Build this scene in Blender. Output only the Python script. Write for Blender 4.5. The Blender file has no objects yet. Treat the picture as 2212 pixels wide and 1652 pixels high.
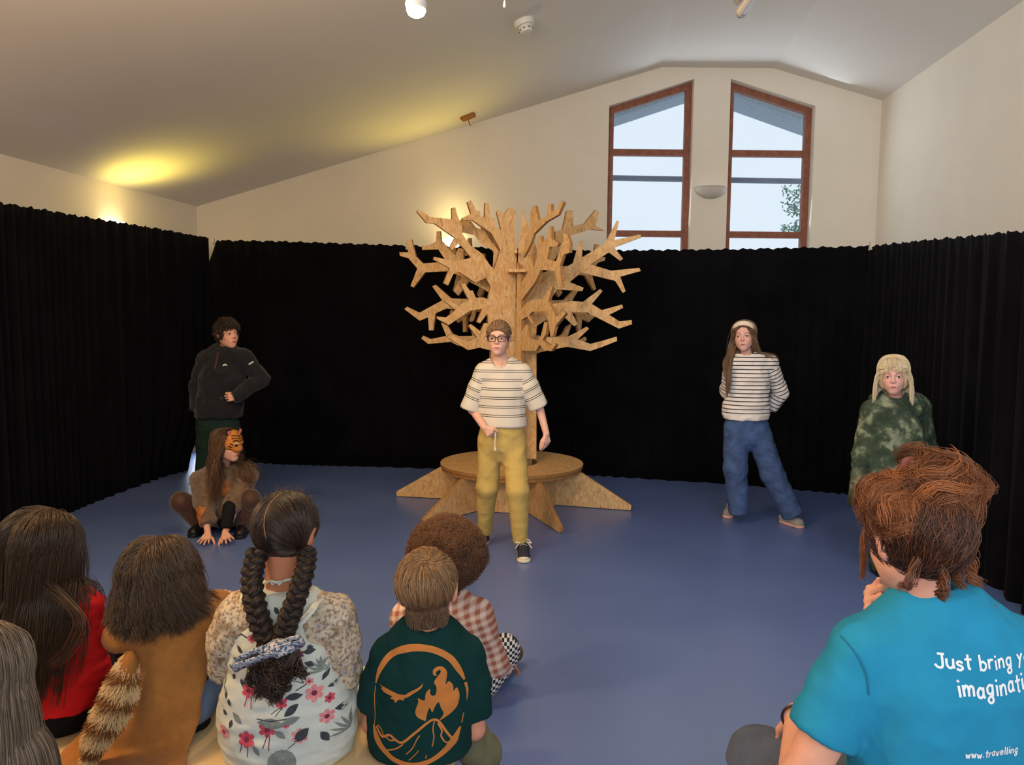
import bpy, bmesh, math, random
import numpy as np
from mathutils import Vector, Matrix
from mathutils.bvhtree import BVHTree
from mathutils.geometry import tessellate_polygon

scene = bpy.context.scene
COL = scene.collection

# ---------------------------------------------------------------- camera
CAM_H, FPX, CX, CY = 1.5, 1600.0, 1106.0, 826.0
PITCH, ROLL = math.radians(4.5), math.radians(0.55)
_f = Vector((0, math.cos(PITCH), -math.sin(PITCH)))
_r0 = Vector((1, 0, 0)); _u0 = Vector((0, math.sin(PITCH), math.cos(PITCH)))
_r = _r0 * math.cos(ROLL) + _u0 * math.sin(ROLL)
_u = _u0 * math.cos(ROLL) - _r0 * math.sin(ROLL)
CAMLOC = Vector((0, 0, CAM_H))
cam = bpy.data.cameras.new('camera')
cam.sensor_fit = 'HORIZONTAL'; cam.sensor_width = 36.0; cam.lens = FPX / 2212 * 36.0
cam.clip_start = 0.05; cam.clip_end = 200
camo = bpy.data.objects.new('camera', cam); COL.objects.link(camo)
M = Matrix.Identity(4)
for i in range(3):
    M[i][0] = _r[i]; M[i][1] = _u[i]; M[i][2] = -_f[i]; M[i][3] = CAMLOC[i]
camo.matrix_world = M
scene.camera = camo

# ---------------------------------------------------------------- world, lights, exposure
world = bpy.data.worlds.new('overcast_sky'); scene.world = world
world.use_nodes = True
_bg = world.node_tree.nodes['Background']
_bg.inputs[0].default_value = (0.78, 0.89, 1.0, 1); _bg.inputs[1].default_value = 1.02
scene.view_settings.view_transform = 'Standard'
scene.view_settings.look = 'None'
scene.view_settings.exposure = 0.0
scene.view_settings.gamma = 1.0
scene.view_settings.use_curve_mapping = False

def area_light(name, loc, target, size, energy, color, spread=180):
    l = bpy.data.lights.new(name, 'AREA'); l.shape = 'RECTANGLE'
    l.size, l.size_y = size; l.energy = energy; l.color = color
    l.spread = math.radians(spread)
    o = bpy.data.objects.new(name, l); COL.objects.link(o)
    d = Vector(target) - Vector(loc)
    o.location = loc; o.rotation_euler = d.to_track_quat('-Z', 'Y').to_euler()
    return o
def point_light(name, loc, energy, color, radius=0.05):
    l = bpy.data.lights.new(name, 'POINT'); l.energy = energy; l.color = color; l.shadow_soft_size = radius
    o = bpy.data.objects.new(name, l); COL.objects.link(o); o.location = loc
    return o
def spot_light(name, loc, target, energy, color, angle, blend=1.0, radius=0.05):
    l = bpy.data.lights.new(name, 'SPOT'); l.energy = energy; l.color = color
    l.spot_size = math.radians(angle); l.spot_blend = blend; l.shadow_soft_size = radius
    o = bpy.data.objects.new(name, l); COL.objects.link(o)
    o.location = loc; o.rotation_euler = (Vector(target) - Vector(loc)).to_track_quat('-Z', 'Y').to_euler()
    return o
# daylight from the tall windows in the wall behind the camera
area_light('daylight_rear_windows', (1.6, -2.5, 2.4), (1.0, 6.0, 0.3), (4.0, 2.0), 92, (0.86, 0.93, 1.0), 150)
area_light('wall_right_fill', (-1.8, -2.6, 3.0), (4.2, 6.0, 3.3), (1.8, 1.6), 46, (0.88, 0.94, 1.0), 64)  # unseen fill light, added and aimed to brighten the right wall
# ceiling lamps over the hall, out of the picture: warm spots turned towards the stage
spot_light('hall_spot_warm', (-1.5, 1.2, 3.2), (-0.9, 5.3, 0.6), 56, (1.0, 0.84, 0.64), 75, 1.0, 0.08)
spot_light('hall_spot_mid', (1.2, 1.2, 3.6), (1.4, 5.3, 0.6), 46, (1.0, 0.94, 0.88), 75, 1.0, 0.08)
point_light('hall_lamp_warm', (-2.3, 1.7, 2.5), 140, (1.0, 0.62, 0.28), 0.12)
point_light('hall_lamp_mid', (-0.9, 3.2, 3.0), 50, (1.0, 0.68, 0.34), 0.12)
# overcast daylight entering through the two gable windows
area_light('daylight_gable_windows', (2.55, 8.56, 3.45), (2.4, 3.0, 2.6), (2.3, 1.6), 17, (0.78, 0.88, 1.0))
# daylight behind the drapes from a side door by the back corner
area_light('daylight_side_door', (-3.4, 8.45, 0.5), (-3.0, 7.5, 0.0), (0.4, 0.8), 9, (0.82, 0.9, 1.0), 90)
# ---------------------------------------------------------------- pixel helpers (2212 x 1652 frame)
def ray(px, py):
    return _f + _r * ((px - CX) / FPX) - _u * ((py - CY) / FPX)
def P(px, py, Y):                       # point at world depth Y behind a pixel
    d = ray(px, py)
    return CAMLOC + d * (Y / d.y)
def G(px, py, z=0.0):                   # point on the horizontal plane z
    d = ray(px, py)
    return CAMLOC + d * ((z - CAM_H) / d.z)
def V(*a):
    return Vector(a)

# ---------------------------------------------------------------- objects
def setp(o, label=None, cat=None, group=None, kind=None):
    if label: o['label'] = label
    if cat: o['category'] = cat
    if group: o['group'] = group
    if kind: o['kind'] = kind
    return o
def empty(name, loc, label=None, cat=None, group=None, kind=None):
    o = bpy.data.objects.new(name, None); COL.objects.link(o)
    o.location = loc; o.empty_display_size = 0.1
    return setp(o, label, cat, group, kind)
def link(name, me, mat=None, parent=None, kind=None, loc=None, smooth=False):
    if mat is not None:
        for m in (mat if isinstance(mat, (list, tuple)) else [mat]):
            me.materials.append(m)
    if smooth and len(me.polygons):
        me.polygons.foreach_set('use_smooth', [True] * len(me.polygons))
    o = bpy.data.objects.new(name, me); COL.objects.link(o)
    if parent is not None:
        o.parent = parent
    if loc is not None: o.location = loc
    if kind: o['kind'] = kind
    return o
# meshes are written in world coordinates; children are shifted by their thing's base
_ROOTLOC = {}
def chain_loc(parent):
    v = Vector((0, 0, 0))
    while parent is not None:
        v = v + Vector(parent.location); parent = parent.parent
    return v
def meshobj(name, verts, faces, mat=None, parent=None, kind=None, smooth=False, mats=None):
    base = chain_loc(parent)
    va = np.asarray([tuple(v) for v in verts] if not isinstance(verts, np.ndarray) else verts, dtype=np.float64)
    va = va - np.array(base)
    me = bpy.data.meshes.new(name)
    if isinstance(faces, np.ndarray):
        fast_mesh(me, va, faces)
    else:
        me.from_pydata([tuple(v) for v in va], [], faces)
    if mats is not None:
        me.polygons.foreach_set('material_index', np.asarray(mats, dtype=np.int32))
    me.update()
    return link(name, me, mat, parent, kind, smooth=smooth)
def fast_mesh(me, va, quads):
    n, k = quads.shape
    me.vertices.add(len(va)); me.vertices.foreach_set('co', va.astype(np.float32).ravel())
    me.loops.add(n * k); me.loops.foreach_set('vertex_index', quads.astype(np.int32).ravel())
    me.polygons.add(n)
    me.polygons.foreach_set('loop_start', np.arange(0, n * k, k, dtype=np.int32))
    me.update(calc_edges=True)
def bmobj(name, bm, mat=None, parent=None, kind=None, smooth=False):
    base = chain_loc(parent)
    bmesh.ops.translate(bm, verts=bm.verts, vec=-base)
    me = bpy.data.meshes.new(name); bm.to_mesh(me); bm.free()
    return link(name, me, mat, parent, kind, smooth=smooth)
def bm_box(bm, lo, hi, rot=None, about=None):
    g = bmesh.ops.create_cube(bm, size=1.0)
    vs = g['verts']; lo = Vector(lo); hi = Vector(hi); c = (lo + hi) / 2
    for v in vs:
        v.co = Vector((c[i] + v.co[i] * (hi[i] - lo[i]) for i in range(3)))
    if rot is not None:
        bmesh.ops.rotate(bm, verts=vs, cent=about if about is not None else c, matrix=rot)
    return vs
def bm_tube(bm, pts, radii, n=10, cap=True, flat=None):
    pts = [Vector(p) for p in pts]
    if not isinstance(radii, (list, tuple)): radii = [radii] * len(pts)
    rings = []; up = None
    for i, p in enumerate(pts):
        t = (pts[min(i + 1, len(pts) - 1)] - pts[max(i - 1, 0)]).normalized()
        if up is None:
            up = Vector((0, 0, 1)) if abs(t.z) < 0.9 else Vector((0, 1, 0))
        s = t.cross(up).normalized(); up = s.cross(t).normalized()
        rings.append([bm.verts.new(p + (s * math.cos(a) + up * (math.sin(a) * (flat or 1))) * radii[i])
                      for a in [2 * math.pi * k / n for k in range(n)]])
    for a, b in zip(rings[:-1], rings[1:]):
        for k in range(n):
            bm.faces.new((a[k], a[(k + 1) % n], b[(k + 1) % n], b[k]))
    if cap:
        bm.faces.new(rings[0][::-1]); bm.faces.new(rings[-1])
def bm_lathe(bm, prof, centre, n=24, axis=None):
    q = Vector((0, 0, 1)).rotation_difference(Vector(axis)) if axis is not None else None
    rings = []
    for r, z in prof:
        ring = []
        for k in range(n):
            a = 2 * math.pi * k / n
            v = Vector((r * math.cos(a), r * math.sin(a), z))
            if q: v = q @ v
            ring.append(bm.verts.new(Vector(centre) + v))
        rings.append(ring)
    for a, b in zip(rings[:-1], rings[1:]):
        for k in range(n):
            bm.faces.new((a[k], a[(k + 1) % n], b[(k + 1) % n], b[k]))
    bm.faces.new(rings[0][::-1]); bm.faces.new(rings[-1])
def bm_ell(bm, c, r, R=None, seg=16):
    g = bmesh.ops.create_uvsphere(bm, u_segments=seg, v_segments=max(6, seg // 2), radius=1.0)
    for v in g['verts']:
        q = Vector((v.co.x * r[0], v.co.y * r[1], v.co.z * r[2]))
        if R is not None: q = Matrix(R) @ q
        v.co = Vector(c) + q
    return g['verts']

# ---------------------------------------------------------------- materials
MATS = {}
def nodemat(name):
    m = bpy.data.materials.new(name); m.use_nodes = True
    nt = m.node_tree; b = nt.nodes['Principled BSDF']
    return m, nt, b
def N(nt, typ, **kw):
    n = nt.nodes.new(typ)
    for k, v in kw.items():
        if k in n.inputs: n.inputs[k].default_value = v
        else: setattr(n, k, v)
    return n
def ramp(nt, stops, interp='LINEAR'):
    r = nt.nodes.new('ShaderNodeValToRGB'); cr = r.color_ramp; cr.interpolation = interp
    while len(cr.elements) < len(stops): cr.elements.new(0.5)
    for e, (p, c) in zip(cr.elements, stops):
        e.position = p; e.color = (c[0], c[1], c[2], 1)
    return r
def srgb(r, g, b):
    f = lambda c: (c / 255 / 12.92) if c / 255 <= 0.04045 else ((c / 255 + 0.055) / 1.055) ** 2.4
    return (f(r), f(g), f(b))
def coords(nt, scale=(1, 1, 1), rot=(0, 0, 0)):
    t = nt.nodes.new('ShaderNodeTexCoord'); mp = nt.nodes.new('ShaderNodeMapping')
    mp.inputs['Scale'].default_value = scale; mp.inputs['Rotation'].default_value = rot
    nt.links.new(t.outputs['Object'], mp.inputs['Vector'])
    return mp.outputs['Vector']
def plain(name, col, rough=0.6, var=0.12, scale=8.0, bump=0.0, bscale=60.0, spec=0.3, metal=0.0, sheen=0.0):
    """noise-varied procedural surface"""
    if name in MATS: return MATS[name]
    m, nt, b = nodemat(name); L = nt.links.new
    v = coords(nt)
    n = N(nt, 'ShaderNodeTexNoise', Scale=scale, Detail=4.0); L(v, n.inputs['Vector'])
    lo = tuple(c * (1 - var) for c in col); hi = tuple(min(1, c * (1 + var)) for c in col)
    r = ramp(nt, [(0.3, lo), (0.7, hi)]); L(n.outputs['Fac'], r.inputs[0])
    L(r.outputs[0], b.inputs['Base Color'])
    b.inputs['Roughness'].default_value = rough; b.inputs['Metallic'].default_value = metal
    b.inputs['Specular IOR Level'].default_value = spec
    if sheen: b.inputs['Sheen Weight'].default_value = sheen
    if bump:
        n2 = N(nt, 'ShaderNodeTexNoise', Scale=bscale, Detail=3.0); L(v, n2.inputs['Vector'])
        bp = N(nt, 'ShaderNodeBump', Strength=bump, Distance=0.004); L(n2.outputs['Fac'], bp.inputs['Height'])
        L(bp.outputs[0], b.inputs['Normal'])
    MATS[name] = m
    return m
def fabric(name, col, var=0.10, weave=900.0, bump=0.25, rough=0.92, fold=0.0, sheen=0.0):
    """cloth: fine weave bump and soft tone variation"""
    if name in MATS: return MATS[name]
    m, nt, b = nodemat(name); L = nt.links.new
    v = coords(nt)
    n = N(nt, 'ShaderNodeTexNoise', Scale=14.0, Detail=5.0); L(v, n.inputs['Vector'])
    lo = tuple(c * (1 - var) for c in col); hi = tuple(min(1, c * (1 + var)) for c in col)
    r = ramp(nt, [(0.3, lo), (0.7, hi)]); L(n.outputs['Fac'], r.inputs[0]); L(r.outputs[0], b.inputs['Base Color'])
    b.inputs['Roughness'].default_value = rough; b.inputs['Specular IOR Level'].default_value = 0.15
    if sheen: b.inputs['Sheen Weight'].default_value = sheen
    n2 = N(nt, 'ShaderNodeTexNoise', Scale=weave, Detail=1.0); L(v, n2.inputs['Vector'])
    n3 = N(nt, 'ShaderNodeTexNoise', Scale=22.0, Detail=3.0); L(v, n3.inputs['Vector'])
    mx = N(nt, 'ShaderNodeMath', operation='MULTIPLY_ADD'); mx.inputs[1].default_value = 4.0
    L(n3.outputs['Fac'], mx.inputs[0]); L(n2.outputs['Fac'], mx.inputs[2])
    bp = N(nt, 'ShaderNodeBump', Strength=bump, Distance=0.002); L(mx.outputs[0], bp.inputs['Height'])
    L(bp.outputs[0], b.inputs['Normal'])
    MATS[name] = m
    return m
def emit(name, col, strength):
    m = bpy.data.materials.new(name); m.use_nodes = True; nt = m.node_tree
    nt.nodes.remove(nt.nodes['Principled BSDF'])
    e = N(nt, 'ShaderNodeEmission'); e.inputs[0].default_value = (*col, 1); e.inputs[1].default_value = strength
    nt.links.new(e.outputs[0], nt.nodes['Material Output'].inputs[0])
    return m
def osb(name, tone=1.0):
    """oriented strand board: overlapping flakes of wood in mixed tones"""
    m, nt, b = nodemat(name); L = nt.links.new
    v = coords(nt, (15, 15, 7))
    d = N(nt, 'ShaderNodeTexNoise', Scale=1.6, Detail=2.0); L(v, d.inputs['Vector'])
    add = N(nt, 'ShaderNodeMixRGB', blend_type='ADD'); add.inputs[0].default_value = 0.9
    L(v, add.inputs[1]); L(d.outputs['Color'], add.inputs[2])
    vo = N(nt, 'ShaderNodeTexVoronoi', Scale=4.2); L(add.outputs[0], vo.inputs['Vector'])
    sep = N(nt, 'ShaderNodeSeparateColor'); L(vo.outputs['Color'], sep.inputs[0])
    r1 = ramp(nt, [(0.0, tuple(c * tone for c in srgb(200, 156, 102))), (0.45, tuple(c * tone for c in srgb(212, 174, 122))),
                   (0.8, tuple(c * tone for c in srgb(222, 186, 136))), (1.0, tuple(c * tone for c in srgb(188, 144, 92)))])
    L(sep.outputs[0], r1.inputs[0])
    n2 = N(nt, 'ShaderNodeTexNoise', Scale=7.0, Detail=6.0, Roughness=0.7); L(coords(nt, (30, 30, 7)), n2.inputs['Vector'])
    n2.inputs['Scale'].default_value = 1.0
    r2 = ramp(nt, [(0.30, (0.55, 0.46, 0.36)), (0.40, (1, 1, 1)), (0.75, (1.06, 1.02, 0.96))]); L(n2.outputs['Fac'], r2.inputs[0])
    mul = N(nt, 'ShaderNodeMixRGB', blend_type='MULTIPLY'); mul.inputs[0].default_value = 1.0
    L(r1.outputs[0], mul.inputs[1]); L(r2.outputs[0], mul.inputs[2])
    L(mul.outputs[0], b.inputs['Base Color'])
    b.inputs['Roughness'].default_value = 0.62; b.inputs['Specular IOR Level'].default_value = 0.25
    bp = N(nt, 'ShaderNodeBump', Strength=0.25, Distance=0.002); L(sep.outputs[1], bp.inputs['Height']); L(bp.outputs[0], b.inputs['Normal'])
    return m
def glass(name):
    m = bpy.data.materials.new(name); m.use_nodes = True; nt = m.node_tree
    nt.nodes.remove(nt.nodes['Principled BSDF'])
    t = N(nt, 'ShaderNodeBsdfTransparent'); t.inputs[0].default_value = (0.97, 0.985, 0.985, 1)
    g = N(nt, 'ShaderNodeBsdfGlossy', Roughness=0.02)
    mx = N(nt, 'ShaderNodeMixShader'); mx.inputs[0].default_value = 0.05
    nt.links.new(t.outputs[0], mx.inputs[1]); nt.links.new(g.outputs[0], mx.inputs[2])
    nt.links.new(mx.outputs[0], nt.nodes['Material Output'].inputs[0])
    return m
# ================================================================= ROOM
YB = 8.6
def pv(px, py, Y): return P(px, py, Y)
M_wall = plain('wall_paint', srgb(229, 221, 206), rough=0.9, var=0.02, scale=3, bump=0.05, bscale=90, spec=0.15)
M_ceil = plain('ceiling_paint', srgb(226, 221, 213), rough=0.95, var=0.015, scale=2, bump=0.03, bscale=60, spec=0.1)

# floor: blue sheet vinyl
def floor_mat():
    m, nt, b = nodemat('blue_vinyl_floor'); L = nt.links.new
    v = coords(nt)
    n1 = N(nt, 'ShaderNodeTexNoise', Scale=1.3, Detail=5.0); L(v, n1.inputs['Vector'])
    n2 = N(nt, 'ShaderNodeTexNoise', Scale=260.0, Detail=2.0); L(v, n2.inputs['Vector'])
    r1 = ramp(nt, [(0.1, srgb(86, 109, 168)), (0.9, srgb(104, 127, 188))]); L(n1.outputs['Fac'], r1.inputs[0])
    r2 = ramp(nt, [(0.35, (0.82, 0.82, 0.85)), (0.6, (1.05, 1.05, 1.03))]); L(n2.outputs['Fac'], r2.inputs[0])
    mul = N(nt, 'ShaderNodeMixRGB', blend_type='MULTIPLY'); mul.inputs[0].default_value = 1
    L(r1.outputs[0], mul.inputs[1]); L(r2.outputs[0], mul.inputs[2]); L(mul.outputs[0], b.inputs['Base Color'])
    r3 = ramp(nt, [(0.05, (0.25,) * 3), (0.95, (0.38,) * 3)]); L(n1.outputs['Fac'], r3.inputs[0]); L(r3.outputs[0], b.inputs['Roughness'])
    b.inputs['Specular IOR Level'].default_value = 0.5
    bp = N(nt, 'ShaderNodeBump', Strength=0.05, Distance=0.001); L(n2.outputs['Fac'], bp.inputs['Height']); L(bp.outputs[0], b.inputs['Normal'])
    return m
bm = bmesh.new(); bm_box(bm, (-7, -3.2, -0.12), (7, 9.2, 0.0))
setp(bmobj('floor', bm, floor_mat()), kind='structure')

A0 = pv(425, 446, YB)                                   # left eave at back wall
d = ray(0, 332); t = (A0.z - CAM_H) / d.z; A1p = CAMLOC + d * t
C0 = pv(1905, 217, YB)
d = ray(2212, 0); t = (C0.z - CAM_H) / d.z; C1p = CAMLOC + d * t
def extend(a, b, Y):
    return a + (b - a) * ((Y - a.y) / (b.y - a.y))
YF = -3.0
A1 = extend(A0, A1p, YF); C1 = extend(C0, C1p, YF)
RL0 = pv(1430, 145, YB); RR0 = pv(1670, 145, YB); RR0.z = RL0.z
du = Vector((-0.13, -1, 0))
RL1 = RL0 + du * (YB - YF); RR1 = RR0 + du * (YB - YF)
def patch(a0, a1, b0, b1, nu=16, nv=6):
    vs = []; fs = []
    for i in range(nu + 1):
        for j in range(nv + 1):
            p = (a0.lerp(a1, i / nu)).lerp(b0.lerp(b1, i / nu), j / nv); vs.append(p)
    for i in range(nu):
        for j in range(nv):
            q = i * (nv + 1) + j; fs.append((q, q + 1, q + nv + 2, q + nv + 1))
    return vs, fs
vs, fs = [], []
for quad in ((A0, A1, RL0, RL1), (RL0, RL1, RR0, RR1), (RR0, RR1, C0, C1)):
    v, f = patch(*quad); o = len(vs); vs += v; fs += [tuple(i + o for i in q) for q in f]
ce = meshobj('ceiling', vs, fs, M_ceil, kind='structure')
md = ce.modifiers.new('s', 'SOLIDIFY'); md.thickness = 0.2; md.offset = 1.0 if ce.data.polygons[0].normal.z > 0 else -1.0
def wall_slab(name, a, b, za, zb, out):
    """vertical slab between plan points a and b; za/zb heights at the ends; thickness along out"""
    a = Vector(a); b = Vector(b); o = Vector(out).normalized() * 0.2
    base = [Vector((a.x, a.y, 0)), Vector((b.x, b.y, 0)), Vector((b.x, b.y, zb)), Vector((a.x, a.y, za))]
    vs = base + [p + o for p in base]
    fs = [(0, 1, 2, 3), (7, 6, 5, 4), (0, 4, 5, 1), (1, 5, 6, 2), (2, 6, 7, 3), (3, 7, 4, 0)]
    return meshobj(name, vs, fs, M_wall, kind='structure')
wall_slab('wall_left', A0, A1, A0.z, A1.z, (-1, 0.15, 0))
wall_slab('wall_right', C0, C1, C0.z, C1.z, (1, -0.1, 0))
# rear wall (behind the camera)
bm = bmesh.new(); bm_box(bm, (-7, YF - 0.2, 0), (7, YF, 5.4)); setp(bmobj('wall_rear', bm, M_wall), kind='structure')

# back gable wall with two window openings
WB = 1.15
def xat(pxa, pya, z):     # same plan x as a pixel point, at height z on the wall plane
    q = pv(pxa, pya, YB); return Vector((q.x, YB, z))
w1 = [pv(1316, 228, YB), pv(1500, 170, YB)]
w1 = [xat(1316, 228, WB), xat(1500, 170, WB), Vector((w1[1].x, YB, w1[1].z)), Vector((w1[0].x, YB, w1[0].z))]
q0, q1 = pv(1579, 170, YB), pv(1762, 229, YB)
w2 = [Vector((q0.x, YB, WB)), Vector((q1.x, YB, WB)), Vector((q1.x, YB, q1.z)), Vector((q0.x, YB, q0.z))]
outer = [Vector((A0.x - .2, YB, 0)), Vector((C0.x + .2, YB, 0)), Vector((C0.x + .2, YB, C0.z)), Vector((C0.x, YB, C0.z)), RR0, RL0, Vector((A0.x, YB, A0.z)), Vector((A0.x - .2, YB, A0.z))]
tris = tessellate_polygon([outer, w1, w2]); allp = outer + w1 + w2
TH = 0.28
vs = [Vector(p) for p in allp] + [Vector(p) + Vector((0, TH, 0)) for p in allp]; n = len(allp)
fs = [tuple(t) for t in tris] + [tuple(i + n for i in reversed(t)) for t in tris]
s = 0
for loop in (outer, w1, w2):
    k = len(loop)
    for i in range(k):
        a, b = s + i, s + (i + 1) % k
        fs.append((a, b, b + n, a + n))
    s += k
bw = meshobj('wall_back', vs, fs, M_wall, kind='structure')
bmx = bmesh.new(); bmx.from_mesh(bw.data); bmesh.ops.recalc_face_normals(bmx, faces=bmx.faces); bmx.to_mesh(bw.data); bmx.free()

M_frame = plain('window_wood', srgb(140, 88, 68), rough=0.5, var=0.2, scale=20, bump=0.1, bscale=120)
M_glass = glass('window_glass')
def bar_poly(bm, pts, y0, y1):
    a = [bm.verts.new((p.x, y0, p.z)) for p in pts]; b = [bm.verts.new((p.x, y1, p.z)) for p in pts]
    k = len(pts); bm.faces.new(a); bm.faces.new(b[::-1])
    for i in range(k): bm.faces.new((a[i], b[i], b[(i + 1) % k], a[(i + 1) % k]))
    bmesh.ops.recalc_face_normals(bm, faces=bm.faces)
def window(idx, w, transoms, fw=0.07):
    root = empty('window_%d' % idx, ((w[0].x + w[1].x) / 2, YB + .12, WB), kind='structure')
    bl, br, tr, tl = w
    y0, y1 = YB + 0.10, YB + 0.17
    top = lambda x: tl.z + (tr.z - tl.z) * (x - tl.x) / (tr.x - tl.x)
    for x0, x1, nm in ((bl.x, bl.x + fw, 'jamb'), (br.x - fw, br.x, 'jamb')):
        bm = bmesh.new(); bar_poly(bm, [V(x0, 0, WB), V(x1, 0, WB), V(x1, 0, top(x1)), V(x0, 0, top(x0))], y0, y1)
        bmobj(nm, bm, M_frame, root)
    xa, xb = bl.x + fw, br.x - fw
    bm = bmesh.new(); bar_poly(bm, [V(xa, 0, top(xa) - fw * 1.05), V(xb, 0, top(xb) - fw * 1.05), V(xb, 0, top(xb)), V(xa, 0, top(xa))], y0, y1); bmobj('head_rail', bm, M_frame, root)
    bm = bmesh.new(); bar_poly(bm, [V(xa, 0, WB), V(xb, 0, WB), V(xb, 0, WB + fw), V(xa, 0, WB + fw)], y0, y1); bmobj('sill_rail', bm, M_frame, root)
    zs = [WB + fw]
    for zc in transoms:
        bm = bmesh.new(); bar_poly(bm, [V(xa, 0, zc - fw * .5), V(xb, 0, zc - fw * .5), V(xb, 0, zc + fw * .5), V(xa, 0, zc + fw * .5)], y0, y1); bmobj('transom', bm, M_frame, root)
        zs += [zc - fw * .5, zc + fw * .5]
    zs.append(None)
    for k in range(0, len(zs), 2):
        bm = bmesh.new()
        if zs[k + 1] is None: pts = [V(xa, 0, zs[k]), V(xb, 0, zs[k]), V(xb, 0, top(xb) - fw), V(xa, 0, top(xa) - fw)]
        else: pts = [V(xa, 0, zs[k]), V(xb, 0, zs[k]), V(xb, 0, zs[k + 1]), V(xa, 0, zs[k + 1])]
        vv = [bm.verts.new((p.x, YB + .135, p.z)) for p in pts]; bm.faces.new(vv)
        bmobj('pane', bm, M_glass, root)
    return root
YW = YB + .13
tz = [(pv(1400, 505, YW).z), (pv(1400, 330, YW).z)]
window(1, w1, tz); window(2, w2, tz)

# outside: the overhanging verge of the roof seen through the tops of the windows, a tie cable, a tree
M_soffit = plain('soffit_board', srgb(150, 165, 180), rough=0.8, var=0.12, scale=30)
YO = 9.3
def verge(pts):
    vs = [P(x, y, YO) for x, y in pts] + [P(x, y, YO) + Vector((0, 0.5, 0)) for x, y in pts]
    return meshobj('roof_verge', vs, [(0, 1, 2, 3), (7, 6, 5, 4), (0, 4, 5, 1), (1, 5, 6, 2), (2, 6, 7, 3), (3, 7, 4, 0)], M_soffit, kind='structure')
verge([(1280, 270), (1530, 187), (1530, 100), (1280, 180)])
verge([(1545, 192), (1800, 283), (1800, 180), (1545, 110)])
bm = bmesh.new()
bm_tube(bm, [P(1250, 383, 9.7), P(1800, 393, 9.7)], 0.036, 8)
setp(bmobj('tie_cable_1', bm, plain('grey_metal', srgb(110, 120, 140), rough=0.6)), kind='structure')  # the grey tie cable outside, hung free with no fixings modelled
rng = random.Random(5)
tr = empty('garden_tree', P(1765, 520, 12.0) * 1.0, 'green leafy tree top showing outside the window nearest the corner', 'tree')
tr.location.z = 0
M_bark = plain('twig_bark', srgb(96, 110, 104), rough=0.9); M_leaf = plain('tree_leaf', srgb(96, 138, 120), rough=0.8, var=0.3)
bmt = bmesh.new(); bml = bmesh.new()
YT = 12.0
base = P(1800, 520, YT); 
bm_tube(bmt, [Vector((base.x, YT, 0)), base, P(1800, 440, YT)], [0.12, 0.06, 0.02], 7)
tw = [[(1800, 480), (1755, 450), (1720, 425), (1688, 402)], [(1755, 450), (1730, 415), (1735, 400)], [(1800, 500), (1750, 470), (1715, 445), (1700, 440)], [(1750, 470), (1725, 462), (1708, 458)],
      [(1800, 530), (1745, 505), (1710, 498), (1694, 490)], [(1800, 460), (1765, 430), (1750, 408)], [(1745, 505), (1725, 490), (1718, 485)]]
for w in tw:
    pts = [P(x, y, YT + rng.uniform(-.2, .2)) for x, y in w]
    bm_tube(bmt, pts, [0.014, 0.010, 0.007, 0.004][:len(pts)] if len(pts) <= 4 else 0.01, 5)
    for i in range(len(pts) - 1):
        for k in range(26):
            c = pts[i].lerp(pts[i + 1], rng.random()) + Vector((rng.gauss(0, .045), rng.gauss(0, .1), rng.gauss(0, .045)))
            a = rng.uniform(0, 6.28); t = Vector((math.cos(a), rng.uniform(-.3, .3), math.sin(a))) * 0.034
            s_ = Vector((-math.sin(a), 0.3, math.cos(a))) * 0.011
            q = [bml.verts.new(c - t), bml.verts.new(c + s_), bml.verts.new(c + t), bml.verts.new(c - s_)]
            bml.faces.new(q)
bmobj('branch', bmt, M_bark, tr); bmobj('foliage', bml, M_leaf, tr, kind='stuff')

# ---------------------------------------------------------------- lamps and small ceiling things
M_white = plain('white_plastic', srgb(225, 222, 215), rough=0.4, var=0.04)
M_plaster = plain('sconce_plaster', srgb(205, 198, 188), rough=0.8, var=0.04)
def ceil_pt(px, py, off=0.0):
    """where a pixel ray meets the ceiling"""
    d = ray(px, py); best = None
    for quad in ((A0, A1, RL0, RL1), (RL0, RL1, RR0, RR1), (RR0, RR1, C0, C1)):
        v, f = patch(*quad)
        bv = BVHTree.FromPolygons([tuple(x) for x in v], f)
        h = bv.ray_cast(CAMLOC, d.normalized())
        if h[0] is not None and (best is None or h[3] < best[3]): best = h
    nrm = best[1] if best[1].z < 0 else -best[1]
    return best[0] + nrm * off, nrm
def sconce(px, py, Y, nrm, lit, label, width=0.33):
    c = P(px, py, Y)
    root = empty('wall_sconce', c, label, 'wall light')
    n = Vector(nrm).normalized(); side = n.cross(Vector((0, 0, 1))).normalized()
    vs, fs = [], []
    nu, nv = 20, 8
    for shell in (1.0, 0.9):
        for i in range(nu + 1):
            a = math.pi * i / nu
            for j in range(nv + 1):
                e = (math.pi / 2) * j / nv
                r = math.cos(e) * width / 2 * shell
                vs.append(c + side * (math.cos(a) * r) + n * (math.sin(a) * r * .8) + Vector((0, 0, -math.sin(e) * width * .36 * shell)))
    k = (nu + 1) * (nv + 1)
    for sh in (0, k):
        for i in range(nu):
            for j in range(nv):
                q = sh + i * (nv + 1) + j
                f = (q, q + 1, q + nv + 2, q + nv + 1)
                fs.append(f if sh else f[::-1])
    for i in range(nu):
        q = i * (nv + 1); fs.append((q, q + nv + 1, q + nv + 1 + k, q + k))
    meshobj('bowl', vs, fs, emit('lit_sconce_glass_%d' % px, (1.0, 0.86, 0.55), 3.0) if lit else M_plaster, root, smooth=True)
    if lit:
        bm = bmesh.new(); bm_ell(bm, c + n * .06 + Vector((0, 0, -.01)), (.03, .03, .035), seg=10)
        bmobj('bulb', bm, emit('sconce_bulb_%d' % px, (1.0, 0.82, 0.45), 14.0), root)
    return root, c + n * 0.09
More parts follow.
